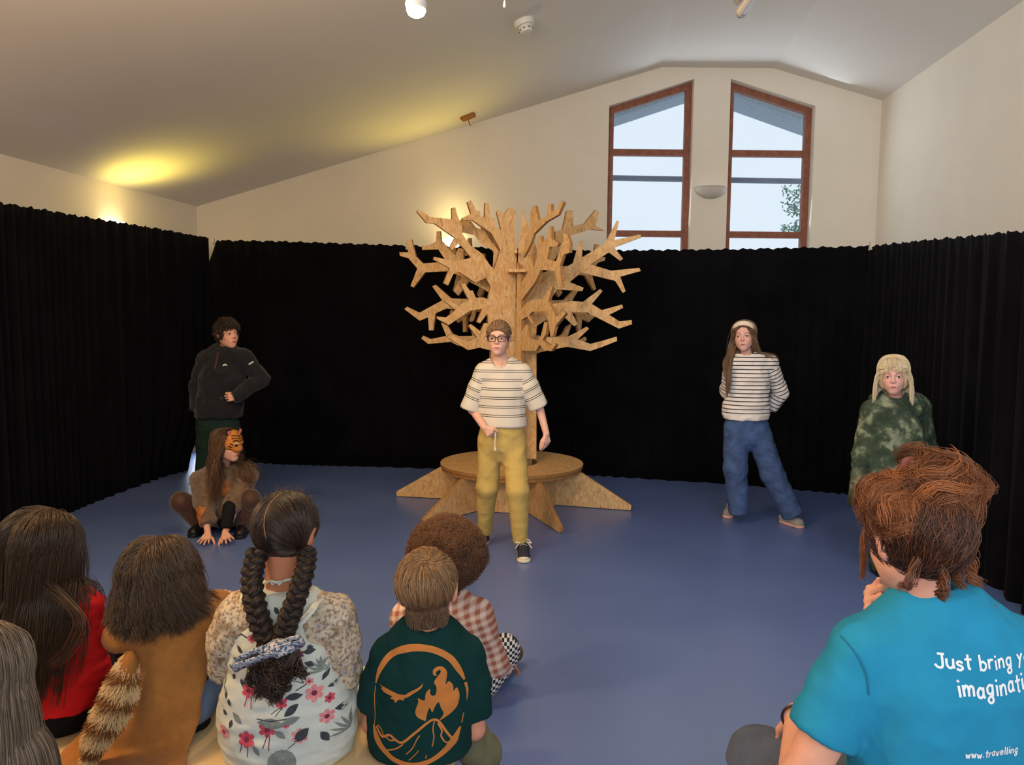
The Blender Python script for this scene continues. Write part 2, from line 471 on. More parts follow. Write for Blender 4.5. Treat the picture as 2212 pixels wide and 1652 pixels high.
dl = (A1 - A0).normalized(); nl = Vector((-dl.y, dl.x, 0)); nl = nl if nl.x > 0 else -nl
d = ray(240, 478); den = d.dot(nl); tt = (A0 - CAMLOC).dot(nl) / den; hitL = CAMLOC + d * tt
_s, c1 = sconce(240, 480, hitL.y, nl, True, 'lit uplighter peeping over the black curtain on the cream side wall')
spot_light('sconce_light_side', c1 + nl * .22 + Vector((0, 0, .02)), c1 + nl * .75 + Vector((0, 0, 2)), 26, (1.0, 0.76, 0.10), 125, 1.0, 0.12)
_s, c2 = sconce(978, 519, YB, (0, -1, 0), True, 'lit half-bowl uplighter on the gable wall behind the wooden tree')
spot_light('sconce_light_gable', c2 + Vector((0, -.08, .02)), c2 + Vector((-.5, -1.6, 2)), 34, (1.0, 0.76, 0.12), 110, 1.0, 0.05)
point_light('sconce_glow_gable', c2 + Vector((0, -.15, .25)), 4.5, (1.0, 0.74, 0.30), 0.15)
point_light('sconce_glow_side', c1 + nl * .2 + Vector((0, 0, .1)), 3.0, (1.0, 0.74, 0.30), 0.15)
sconce(1534, 405, YB, (0, -1, 0), False, 'unlit plaster half-bowl sconce between the two tall windows', 0.36)

# ceiling spotlight bulb
bp_, bn_ = ceil_pt(897, 5)
bc = P(899, 26, 3.2)
root = empty('ceiling_spotlight', bc + Vector((0, 0, .4)), 'glowing warm ceiling lamp with a white cone-shaped holder', 'ceiling lamp')
bm = bmesh.new(); bm_lathe(bm, [(0.022, .0), (0.04, .01), (0.046, .03), (0.030, .085), (0.022, .11), (.02, .14), (0.004, .15)], bc, 24); bmobj('holder', bm, M_white, root, smooth=True)
bm = bmesh.new(); bm_lathe(bm, [(0.003, -.022), (0.018, -.02), (0.034, -.010), (0.041, .006), (.036, .02)], bc, 24); bmobj('bulb', bm, emit('lamp_bulb', (1.0, 0.80, 0.50), 9.0), root, smooth=True)
bm = bmesh.new(); bm_tube(bm, [bc + V(0, 0, .14), bc + V(0, 0, 1.2)], .004, 6); bmobj('flex', bm, M_white, root)
spot_light('lamp_light', bc + V(0, 0, -.05), bc + V(0, 0, -2), 30, (1.0, 0.74, 0.42), 150, 1.0, 0.04)
point_light('lamp_glow', bc + V(-.1, 0, -.08), 7, (1.0, 0.70, 0.36), 0.06)
# pull cord
cc = P(1090, 10, 3.4)
root = empty('pull_cord', cc, 'thin white pull cord hanging from the ceiling beside the glowing lamp', 'cord')
bm = bmesh.new(); bm_tube(bm, [cc + V(0, 0, 1.3), cc], .0022, 6); bmobj('string', bm, M_white, root)
bm = bmesh.new(); bm_lathe(bm, [(.002, .02), (.005, .012), (.007, -.008), (.004, -.013)][::-1], cc, 10); bmobj('toggle', bm, M_white, root, smooth=True)
# smoke detector
sp, sn = ceil_pt(1131, 46)
root = empty('smoke_detector', sp, 'round white smoke detector fixed on the sloping ceiling', 'smoke detector')
bm = bmesh.new(); bm_lathe(bm, [(.085, -.02), (.088, .02), (.08, .045)], sp, 28, sn); bmobj('base', bm, M_white, root, smooth=False)
bm = bmesh.new(); bm_lathe(bm, [(.06, .045), (.062, .06), (.055, .066), (.055, .078), (.05, .095), (.02, .1)], sp, 28, sn); bmobj('sensor_head', bm, M_white, root)
for k in range(8):
    a = k * math.pi / 4; q = Vector((0, 0, 1)).rotation_difference(sn)
    bm = bmesh.new(); bm_ell(bm, sp + q @ Vector((.054 * math.cos(a), .054 * math.sin(a), .072)), (.008, .008, .006), seg=8); bmobj('vent', bm, plain('dark_vent', (.05, .05, .05)), root)
# small wooden hook block
sp, sn = ceil_pt(1010, 250)
root = empty('ceiling_hook_block', sp, 'small brown wooden block with a hook on the ceiling slope above the tree', 'hook')
bm = bmesh.new(); q = Vector((0, 0, 1)).rotation_difference(sn).to_matrix()
vs = bm_box(bm, (-.075, -.05, -.01), (.075, .05, .03)); 
for v in vs: v.co = sp + q @ v.co
bmobj('block', bm, plain('brown_block', srgb(150, 100, 45), rough=.7), root)
bm = bmesh.new(); bm_tube(bm, [sp + sn * .02, sp + sn * .06 + V(0, 0, -.02), sp + sn * .06 + V(.01, 0, -.05), sp + sn * .06 + V(.025, 0, -.04)], .005, 6); bmobj('hook', bm, plain('brown_block', srgb(150, 100, 45)), root)
# fluorescent batten, partly in the picture
q0 = P(1603, 25, 3.6); q1 = P(1640, -30, 3.0)
root = empty('strip_light', q0, 'white unlit strip light hanging from the ceiling ridge', 'ceiling lamp')
for o in (bc,): pass
dv = (q1 - q0).normalized()
bm = bmesh.new(); bm_tube(bm, [q0, q0 + dv * 1.2], .022, 12); bmobj('tube', bm, M_white, root, smooth=False)
bm = bmesh.new(); bm_tube(bm, [q0 - dv * .02 + V(-.004, 0, 0), q0 + dv * .03], .027, 12); bmobj('end_cap', bm, plain('grey_cap', srgb(170, 170, 168)), root)
bm = bmesh.new(); bm_tube(bm, [q0 + dv * .1 + V(-.035, 0, .03), q0 + dv * 1.2 + V(-.035, 0, .03)], .02, 4); bmobj('batten', bm, plain('grey_cap', srgb(170, 170, 168)), root)
for k in (.25, 1.0):
    bm = bmesh.new(); a = q0 + dv * k; bm_tube(bm, [a + V(-.035, 0, .03), a + V(-.035, 0, 1.6)], .003, 5); bmobj('hanger', bm, M_white, root)

# ================================================================= CURTAINS
def curtain_mat():
    m, nt, b = nodemat('black_drape'); L = nt.links.new
    v = coords(nt)
    n = N(nt, 'ShaderNodeTexNoise', Scale=3.0, Detail=4.0); L(v, n.inputs['Vector'])
    r = ramp(nt, [(0.3, (0.0035, 0.0035, 0.0042)), (0.7, (0.006, 0.006, 0.0075))]); L(n.outputs['Fac'], r.inputs[0]); L(r.outputs[0], b.inputs['Base Color'])
    b.inputs['Roughness'].default_value = 1.0; b.inputs['Specular IOR Level'].default_value = 0.02
    b.inputs['Sheen Weight'].default_value = 0.02; b.inputs['Sheen Roughness'].default_value = 0.5
    return m
M_drape = curtain_mat()
def curtain(name, plan, label, seed, amp=0.035, pitch=0.16, nz=14, group='black stage curtains', pull=0.0, steps=None):
    """plan: list of (x, y, ztop, zbot)"""
    rg = random.Random(seed)
    seg = []; pts = [Vector(p[:2]) for p in plan]
    lens = [0.0]
    for a, b in zip(pts[:-1], pts[1:]): lens.append(lens[-1] + (b - a).length)
    tot = lens[-1]; n = max(8, int(tot / 0.022))
    ph = rg.uniform(0, 6); vs = []; fs = []
    phase = ph
    for i in range(n + 1):
        s = tot * i / n
        k = max(j for j in range(len(lens)) if lens[j] <= s + 1e-9); k = min(k, len(plan) - 2)
        u = (s - lens[k]) / max(1e-6, lens[k + 1] - lens[k])
        p = pts[k].lerp(pts[k + 1], u)
        dd = (pts[k + 1] - pts[k]).normalized(); nn = Vector((-dd.y, dd.x))
        zt = plan[k][2] + (plan[k + 1][2] - plan[k][2]) * u
        zb = plan[k][3] + (plan[k + 1][3] - plan[k][3]) * u
        phase += 2 * math.pi * (tot / n) / (pitch * (1 + .5 * math.sin(s * 2.3 + ph)))
        zt += 0.006 * math.sin(s * 37 + ph) + 0.006 * math.sin(s * 83 + 2 * ph)
        for j in range(nz + 1):
            w = j / nz
            if pull:
                e = max(0, (w - .70) / .30); s2 = s - pull * e * e * (3 - 2 * e) * max(0, 1 - (tot - s) / 1.2)
                k2 = min(max(m for m in range(len(lens)) if lens[m] <= s2 + 1e-9), len(plan) - 2); p = pts[k2].lerp(pts[k2 + 1], (s2 - lens[k2]) / max(1e-6, lens[k2 + 1] - lens[k2]))
            a = amp * (0.35 + 0.65 * w ** .7) * (0.8 + .35 * math.sin(s * 1.7 + ph))
            off = a * math.sin(phase + .35 * math.sin(3 * w + s)) + a * .35 * math.sin(phase * 2.3 + w)
            q = p + nn * off
            vs.append(Vector((q.x, q.y, zt + (zb - zt) * w)))
    for i in range(n):
        for j in range(nz):
            q = i * (nz + 1) + j; fs.append((q, q + 1, q + nz + 2, q + nz + 1))
    o = meshobj(name, vs, fs, M_drape, smooth=True)
    o.modifiers.new('s', 'SOLIDIFY').thickness = 0.004
    return setp(o, label, 'curtain', group)
def top_at(px, py, x, y):
    d = ray(px, py); t = (math.hypot(x, y)) / math.hypot(d.x, d.y); return (CAMLOC + d * t).z
def cp(px, top, Y, zb=0.001):
    a = P(px, top, Y); return (a.x, Y, a.z, zb)
curtain('stage_curtain', [cp(-140, 414, 4.2), cp(0, 437, 5.05), cp(180, 468, 6.0), cp(330, 492, 7.0), cp(453, 514, 7.85)],
        'black drape hung along the cream side wall behind the jacket boy', 3, pull=.46)
backplan = [cp(434, 580, 7.98), cp(454, 562, 7.96), cp(466, 519, 7.94), cp(600, 521, 7.72), cp(870, 530, 7.62), cp(1290, 541, 7.3), cp(1600, 538, 6.95), cp(1896, 531, 6.52)]
curtain('stage_curtain', backplan, 'wide black drape across the back of the stage behind the wooden tree', 7)
curtain('stage_curtain', [cp(1880, 531, 6.42), cp(2060, 513, 5.0), (P(2150, 505, 4.45).x, 4.45, P(2150, 505, 4.45).z, .001), (P(2260, 493, 3.9).x, 3.9, P(2260, 493, 3.9).z, .001), (P(2420, 475, 3.3).x, 3.3, P(2420, 475, 3.3).z, .001)],
        'black drape on the window-side wall behind the blonde child', 11)

# pale spring clips that hold the drapes on their line
M_clip = plain('pale_clip', srgb(206, 198, 182), rough=.5)
for (x, y, Y, lab) in ((461, 520, 7.88, 'pale clip pinching the drapes where they meet behind the jacket boy'), (879, 531, 7.56, 'pale clip on the drape edge beside the yellow-lit sconce and wooden tree'), (1881, 530, 6.38, 'pale clip on the drape corner near the blonde child')):
    c = P(x, y, Y); root = empty('curtain_clip', c, lab, 'clip', 'clips along the drape tops')
    for sg in (-1, 1):
        bm = bmesh.new(); bm_box(bm, (c.x - .009, c.y - .006 + sg * .009, c.z - .04), (c.x + .009, c.y + .006 + sg * .009, c.z + .03), rot=Matrix.Rotation(sg * .22, 3, 'X')); bmobj('jaw', bm, M_clip, root)
    bm = bmesh.new(); bm_tube(bm, [c + V(-.011, 0, 0), c + V(.011, 0, 0)], .006, 8); bmobj('spring', bm, plain('grey_cap', srgb(170, 170, 168)), root)
# ================================================================= THE WOODEN TREE
TC = Vector((0.005, 6.18, 0))
M_osb = osb('osb_board'); M_osb2 = osb('osb_board_pale', 1.06); M_osb_edge = plain('board_edge', srgb(168, 122, 72), rough=.75, var=.25, scale=60)
tree = empty('wooden_tree', TC, 'stage tree of slotted wood-flake boards on a round bench seat', 'stage tree')
def c1b(p): return (850 + p[0] / 7.868, 420 + p[1] / 7.868)
def c2(p): return (1100 + p[0] / 7.343, 420 + p[1] / 7.343)
def c3(p): return (860 + p[0] / 8.193, 590 + p[1] / 8.193)
def c4(p): return (1100 + p[0] / 7.9, 590 + p[1] / 7.9)
def idn(p): return p
def to_plane(pxy, az):
    """photo pixel -> (r, z) on the vertical plane through the trunk axis at azimuth az"""
    a = math.radians(az); dirv = Vector((math.cos(a), math.sin(a), 0)); nn = Vector((-dirv.y, dirv.x, 0))
    d = ray(*pxy); t = (TC - CAMLOC).dot(nn) / d.dot(nn); q = CAMLOC + d * t - TC
    return (q.dot(dirv), q.z)
def fin(name, polys, az, th=0.024, mat=None, slot=0.0):
    """polys in (r, z); extruded about the plane"""
    a = math.radians(az); dirv = Vector((math.cos(a), math.sin(a), 0)); nn = Vector((-dirv.y, dirv.x, 0))
    vs, fs, mi = [], [], []
    for k, poly in enumerate(polys):
        h = th / 2 + 0.0006 * (k % 7)
        tri = tessellate_polygon([[Vector((p[0], p[1], 0)) for p in poly]])
        n = len(poly); o = len(vs)
        for sg in (1, -1):
            vs += [TC + dirv * p[0] + nn * (h * sg) + Vector((0, 0, p[1])) for p in poly]
        area = sum(poly[i][0] * poly[(i + 1) % n][1] - poly[(i + 1) % n][0] * poly[i][1] for i in range(n))
        for t in tri:
            fs.append(tuple(o + i for i in t)); fs.append(tuple(o + n + i for i in reversed(t))); mi += [0, 0]
        for i in range(n):
            j = (i + 1) % n; fs.append((o + i, o + j, o + n + j, o + n + i)); mi.append(1)
    ob = meshobj(name, vs, fs, [mat or M_osb, M_osb_edge], tree, mats=mi)
    b = bmesh.new(); b.from_mesh(ob.data); bmesh.ops.recalc_face_normals(b, faces=b.faces); b.to_mesh(ob.data); b.free()
    return ob
def trace(lst, az): return [[to_plane(f(p), az) for p in pts] for f, pts in lst]

# A: board reaching towards the window side, nearly square to the audience
A_T = [
 (idn, [(1117.5, 990), (1159, 990), (1159, 763), (1157, 740), (1165, 640), (1172, 590), (1160, 540), (1145, 500), (1136, 475), (1129, 452), (1126, 458), (1127, 487), (1120, 536), (1118, 600)]),
 (c4, [(380, 1330), (465, 1370), (540, 1345), (720, 1305), (800, 1290), (990, 1255), (1385, 1325), (1590, 1255), (1840, 1155), (1835, 1080), (1600, 1150), (1385, 1205), (1170, 1130), (1365, 945), (1320, 910), (1150, 1010), (985, 1085), (720, 1095), (430, 1080)]),
 (c4, [(300, 1010), (640, 790), (930, 740), (1110, 905), (1165, 865), (1065, 665), (1330, 670), (1870, 945), (2095, 870), (2090, 800), (1880, 820), (1705, 710), (1945, 590), (1925, 535), (1580, 630), (1410, 525), (1595, 305), (1550, 270), (1260, 490), (1080, 475), (730, 525), (420, 600)]),
 (c2, [(330, 1800), (700, 1600), (760, 1505), (1160, 1535), (1180, 1480), (960, 1390), (1140, 1240), (1680, 1370), (1800, 1560), (1845, 1535), (1760, 1305), (2085, 1215), (2065, 1165), (1615, 1210), (1285, 1110), (1580, 920), (1760, 1055), (1805, 1020), (1665, 840), (2095, 680), (2085, 635), (1670, 725), (1740, 430), (1705, 415), (1520, 780), (1155, 1000), (1170, 735), (1115, 735), (1010, 1090), (845, 1190), (600, 1330), (400, 1500)]),
]
AZ_A = -8
A_rz = trace(A_T, AZ_A)
fin('branch_board', A_rz, AZ_A)
# D: board on the far side, reaching towards the cream side wall
D_T = [
 (c3, [(1900, 1330), (1500, 1290), (1150, 1290), (1080, 1285), (940, 1215), (540, 1250), (420, 1155), (450, 1105), (580, 1165), (860, 1110), (765, 870), (880, 925), (970, 1070), (1070, 1110), (1330, 1108), (1900, 1060)]),
 (c3, [(1900, 760), (1620, 700), (1400, 640), (1350, 830), (1300, 865), (1265, 835), (1330, 660), (1010, 640), (860, 625), (670, 710), (630, 1010), (555, 1010), (540, 780), (390, 840), (120, 635), (165, 595), (385, 700), (790, 480), (615, 235), (670, 205), (945, 445), (1230, 455), (1500, 480), (1900, 520)]),
 (c1b, [(1950, 1900), (1560, 1620), (1290, 1480), (1110, 1720), (1030, 1640), (1170, 1390), (905, 1305), (545, 1325), (350, 1580), (300, 1555), (415, 1260), (265, 1085), (120, 1045), (110, 985), (260, 985), (240, 770), (315, 765), (390, 1055), (510, 1175), (740, 1155), (1050, 1180), (1500, 1330), (1950, 1560)]),
 (c1b, [(1300, 1330), (1000, 1280), (890, 1115), (770, 935), (500, 945), (490, 890), (650, 850), (735, 800), (740, 630), (800, 625), (820, 790), (1060, 1040), (1110, 910), (1205, 930), (1200, 1120), (1500, 1300), (1700, 1500), (1500, 1560)]),
 (c1b, [(2000, 1300), (1700, 960), (1500, 840), (1380, 690), (1150, 640), (1130, 440), (1230, 430), (1310, 450), (1390, 560), (1560, 620), (1640, 760), (1800, 960), (2020, 1150)]),
]
AZ_D = 164
D_rz = trace(D_T, AZ_D)
fin('branch_board', D_rz + [[(0.02, 0.0), (0.2, 0.0), (.2, 1.6), (.17, 2.1), (.02, 2.1)]], AZ_D)
# E: board at the front of the trunk, reaching left
E_T = [
 (idn, [(1112.5, 990), (1064, 990), (1060, 760), (1050, 660), (1064, 590), (1080, 540), (1082, 500), (1072, 458), (1077, 453), (1088, 464), (1098, 450), (1106, 449), (1114, 458), (1111, 489), (1115.5, 534), (1113.5, 600)]),
 (c3, [(1950, 760), (1780, 830), (1590, 690), (1440, 885), (1385, 860), (1480, 630), (1270, 660), (890, 915), (690, 810), (680, 765), (850, 780), (1010, 650), (820, 500), (840, 465), (1050, 570), (1240, 470), (1105, 200), (1170, 180), (1260, 310), (1310, 305), (1370, 435), (1500, 430), (1950, 590)]),
 (c3, [(1950, 1400), (1650, 1370), (1430, 1315), (1230, 1360), (860, 1130), (900, 1080), (1215, 1215), (1385, 1130), (1235, 930), (1280, 900), (1450, 1030), (1520, 880), (1590, 890), (1700, 1000), (1950, 1050)]),
 (c1b, [(2000, 1900), (1700, 1640), (1550, 1420), (1380, 1500), (1110, 1315), (1020, 1330), (920, 1545), (845, 1510), (945, 1250), (675, 1110), (685, 1060), (900, 1110), (1050, 1140), (1310, 1075), (1420, 1230), (1560, 1240), (1640, 1340), (1810, 1410), (2000, 1500)]),
 (c1b, [(1900, 1560), (1560, 1420), (1310, 1075), (1110, 830), (980, 950), (945, 910), (1035, 740), (690, 495), (550, 480), (395, 295), (420, 255), (620, 385), (850, 410), (985, 420), (985, 230), (1040, 220), (1085, 380), (1150, 520), (1165, 680), (1300, 870), (1500, 1010), (1620, 1190), (1720, 1300), (1950, 1340)]),
 (c1b, [(2000, 1400), (1820, 970), (1660, 665), (1330, 440), (1165, 440), (1160, 405), (1310, 330), (1245, 130), (1310, 100), (1390, 270), (1460, 290), (1470, 370), (1540, 400), (1550, 145), (1610, 150), (1640, 400), (1690, 395), (1720, 560), (1790, 580), (1890, 700), (2050, 1000)]),
]
AZ_E = -157
E_rz = trace(E_T, AZ_E)
fin('branch_board', E_rz, AZ_E, mat=M_osb2)
# C: board pointing at the audience, strongly foreshortened
C_T = [
 (c2, [(300, 900), (370, 750), (410, 625), (610, 430), (795, 325), (885, 125), (845, 105), (760, 260), (690, 265), (690, 150), (640, 150), (620, 350), (480, 400), (430, 175), (395, 175), (350, 300), (340, 560), (280, 720), (240, 1000)]),
 (c2, [(200, 1700), (430, 1390), (480, 1290), (520, 1195), (740, 1215), (800, 1480), (860, 1475), (820, 1140), (880, 960), (975, 920), (985, 770), (940, 625), (880, 630), (850, 830), (760, 1065), (620, 1030), (660, 830), (775, 830), (805, 770), (690, 700), (690, 505), (650, 500), (630, 690), (540, 760), (525, 655), (470, 660), (460, 1000), (410, 1180), (380, 970), (330, 985), (340, 1200), (200, 1420)]),
 (c4, [(140, 720), (320, 500), (440, 450), (580, 450), (620, 400), (730, 215), (760, 250), (690, 480), (830, 750), (945, 650), (985, 690), (810, 900), (770, 1075), (730, 1080), (700, 880), (660, 650), (410, 660), (360, 720), (450, 860), (415, 865), (330, 740), (140, 850)]),
 (c4, [(200, 1310), (200, 1040), (310, 880), (340, 885), (375, 1110), (520, 1150), (560, 1080), (625, 830), (680, 850), (645, 1050), (590, 1140), (725, 1240), (785, 1190), (820, 1220), (740, 1330), (640, 1310), (540, 1220), (480, 1320), (290, 1325)]),
]
AZ_C = -62
C_rz = trace(C_T, AZ_C)
fin('branch_board', C_rz + [[(0.08, 0.0), (0.17, 0.0), (.17, 1.4), (.15, 1.9), (.08, 2.0)]], AZ_C)
# B: board on the far side towards the window
B_T = [
 (c2, [(560, 1000), (720, 720), (720, 590), (840, 560), (905, 260), (1000, 255), (1005, 500), (1190, 460), (1360, 250), (1410, 290), (1360, 500), (1500, 575), (1290, 555), (950, 655), (860, 800), (600, 1200)]),
]
AZ_B = 34
B_rz = trace(B_T, AZ_B)
fin('branch_board', B_rz + [[(r * .96, z * 1.0) for r, z in pl] for pl in D_rz[:3]] + [[(0.06, 0.0), (0.2, 0.0), (.2, 1.6), (.17, 2.2), (.06, 2.2)]], AZ_B)
# G: the board at the back, seen only through gaps
fin('branch_board', A_rz, 101)
fin('branch_board', [[(r * .92, z * .99) for r, z in pl] for pl in D_rz] + [[(0.02, 0.0), (0.2, 0.0), (.2, 1.6), (.02, 2.1)]], 130)
# small cross braces that hold the two front trunk boards
for (x0, x1, y, w) in ((1098, 1136, 583, .10), (1112, 1117.5, 542, .1)):
    bm = bmesh.new(); q0 = P(x0, y, 6.0); q1 = P(x1, y, 6.0); bm_box(bm, (q0.x, 5.98, q0.z - .016), (q1.x, 6.24, q0.z + .008)); bmobj('brace', bm, M_osb2, tree)
# round seat ring with a hole for the trunk
ZS = (G(1108, 1004, 0.335).z)
def ring_mesh(name, r0, r1, z0, z1, mat, n=72):
    vs, fs, mi = [], [], []
    for i in range(n):
        a = 2 * math.pi * i / n; c, s = math.cos(a), math.sin(a)
        for r, z in ((r0, z0), (r1, z0), (r1, z1), (r0, z1)): vs.append(TC + Vector((r * c, r * s, z)))
    for i in range(n):
        o, p = i * 4, ((i + 1) % n) * 4
        for k in range(4):
            fs.append((o + k, p + k, p + (k + 1) % 4, o + (k + 1) % 4)); mi.append(1 if k in (1, 3) else 0)
    return meshobj(name, vs, fs, [mat, M_osb_edge], tree, mats=mi)
ring_mesh('seat_board', 0.215, 0.60, 0.318, 0.342, M_osb)
ring_mesh('seat_underlay', 0.215, 0.588, 0.288, 0.3175, M_osb2)
# buttress roots
for k, az in enumerate((-15, -69, -131, 171, 107, 46)):
    fin('root_board', [[(0.14, 0.005), (1.005, 0.005), (1.01, 0.045), (0.60, 0.287), (0.14, 0.287)]], az, 0.026, mat=M_osb if k % 2 else M_osb2)
dr = ring_mesh('inner_drum', 0.36, 0.385, 0.004, 0.286, M_osb, 32); dr.data.polygons.foreach_set('material_index', [0] * len(dr.data.polygons))
# ================================================================= BODY MODELLER (blended volumes meshed by surface nets)
A_ = lambda v: np.array(v, dtype=np.float64)
def unit(v):
    v = A_(v); return v / max(1e-9, np.linalg.norm(v))
class Vol:
    """soft-blended solid: capsules, ellipsoids, cuts"""
    def __init__(s, h=0.008):
        s.h = h; s.ops = []; s.fine = []
    def cap(s, a, b, ra, rb=None, k=0.02, flat=None, mode='u', clip=(False, False)):
        s.ops.append(('c', A_(a), A_(b), ra, ra if rb is None else rb, k, None if flat is None else (unit(flat[0]), flat[1]), mode, clip)); return s
    def chain(s, pts, rad, k=0.02, flat=None, mode='u'):
        for i in range(len(pts) - 1): s.cap(pts[i], pts[i + 1], rad[i], rad[i + 1], k, flat, mode)
        return s
    def ell(s, c, r, R=None, k=0.02, mode='u'):
        s.ops.append(('e', A_(c), A_(r), np.eye(3) if R is None else np.array(R), k, mode)); return s
    def cut(s, n, p, within=None):
        """remove what lies beyond the plane through p with outward normal n (optionally only within a ball)"""
        s.ops.append(('p', unit(n), A_(p), within)); return s
    def fineb(s, c, r, h):
        s.fine.append((A_(c), r, h)); return s
    def bounds(s):
        lo, hi = np.full(3, 1e9), np.full(3, -1e9)
        for o in s.ops:
            if o[0] == 'c' and o[7] == 'u':
                r = max(o[3], o[4]) * (1.0 if o[6] is None or o[6][1] >= 1 else 1 / o[6][1])
                for q in (o[1], o[2]): lo = np.minimum(lo, q - r); hi = np.maximum(hi, q + r)
            elif o[0] == 'e' and o[5] == 'u':
                r = np.abs(o[3]) @ o[2]; lo = np.minimum(lo, o[1] - r); hi = np.maximum(hi, o[1] + r)
        return lo - 3 * s.h, hi + 3 * s.h
    def axis(s, lo, hi, i):
        xs = [lo]
        while xs[-1] < hi:
            x = xs[-1]; h = s.h
            for c, r, hf in s.fine:
                d = abs(x - c[i]) - r
                if d < 0: h = min(h, hf)
                elif d < 4 * s.h: h = min(h, hf + (s.h - hf) * d / (4 * s.h) + 1e-4)
            xs.append(x + h)
        return np.array(xs)
    def grid(s):
        lo, hi = s.bounds()
        ax = [s.axis(lo[i], hi[i], i) for i in range(3)]
        F = np.full([len(a) for a in ax], 1.0, dtype=np.float32)
        for o in s.ops:
            if o[0] == 'p':
                n, p, within = o[1:]
                sl = (slice(None),) * 3
                if within is not None:
                    sl = tuple(slice(*np.searchsorted(ax[i], [within[0][i] - within[1], within[0][i] + within[1]])) for i in range(3))
                X, Y, Z = [ax[i][sl[i]].astype(np.float32) for i in range(3)]
                d = (X[:, None, None] - p[0]) * n[0] + (Y[None, :, None] - p[1]) * n[1] + (Z[None, None, :] - p[2]) * n[2]
                if within is not None:
                    c, r = within
                    q = np.sqrt((X[:, None, None] - c[0]) ** 2 + (Y[None, :, None] - c[1]) ** 2 + (Z[None, None, :] - c[2]) ** 2) - r
                    d = np.where(q < 0, d, -1.0)
                F[sl] = np.maximum(F[sl], d.astype(np.float32)); continue
            if o[0] == 'c':
                _, a, b, ra, rb, k, flat, mode, clip = o
                r = max(ra, rb) * (1.0 if flat is None or flat[1] >= 1 else 1 / flat[1])
                blo, bhi = np.minimum(a, b) - r, np.maximum(a, b) + r
            else:
                _, c, rr, R, k, mode = o
                e = np.abs(R) @ rr; blo, bhi = c - e, c + e
            mg = k + 3 * s.h
            sl = tuple(slice(*np.searchsorted(ax[i], [blo[i] - mg, bhi[i] + mg])) for i in range(3))
            X, Y, Z = [ax[i][sl[i]].astype(np.float32) for i in range(3)]
            if min(len(X), len(Y), len(Z)) == 0: continue
            X = X[:, None, None]; Y = Y[None, :, None]; Z = Z[None, None, :]
            if o[0] == 'c':
                ab = (b - a); L2 = max(1e-12, float(ab @ ab))
                t = ((X - a[0]) * ab[0] + (Y - a[1]) * ab[1] + (Z - a[2]) * ab[2]) / L2
                tc = np.clip(t, 0, 1)
                qx = X - a[0] - tc * ab[0]; qy = Y - a[1] - tc * ab[1]; qz = Z - a[2] - tc * ab[2]
                if flat is not None:
                    dn, fk = flat; m = (qx * dn[0] + qy * dn[1] + qz * dn[2]) * (fk - 1)
                    qx = qx + m * dn[0]; qy = qy + m * dn[1]; qz = qz + m * dn[2]
                d = np.sqrt(qx * qx + qy * qy + qz * qz) - (ra + (rb - ra) * tc)
                L = math.sqrt(L2)
                if clip[0]: d = np.maximum(d, -t * L)
                if clip[1]: d = np.maximum(d, (t - 1) * L)
            else:
                px, py, pz = X - c[0], Y - c[1], Z - c[2]
                u = [px * R[0][i] + py * R[1][i] + pz * R[2][i] for i in range(3)]
                k0 = np.sqrt(sum((u[i] / rr[i]) ** 2 for i in range(3)))
                k1 = np.sqrt(sum((u[i] / rr[i] ** 2) ** 2 for i in range(3))) + 1e-9
                d = k0 * (k0 - 1) / k1
            old = F[sl]; d = d.astype(np.float32)
            if mode == 'u':
                h = np.maximum(k - np.abs(old - d), 0) / max(k, 1e-6)
                F[sl] = np.minimum(old, d) - h * h * k * 0.25
            elif mode == 's':
                h = np.maximum(k - np.abs(old + d), 0) / max(k, 1e-6)
                F[sl] = np.maximum(old, -d) + h * h * k * 0.25
            elif mode == 'i':
                F[sl] = np.maximum(old, d)
        return F, ax
    def mesh(s):
        return surface_nets(*s.grid())
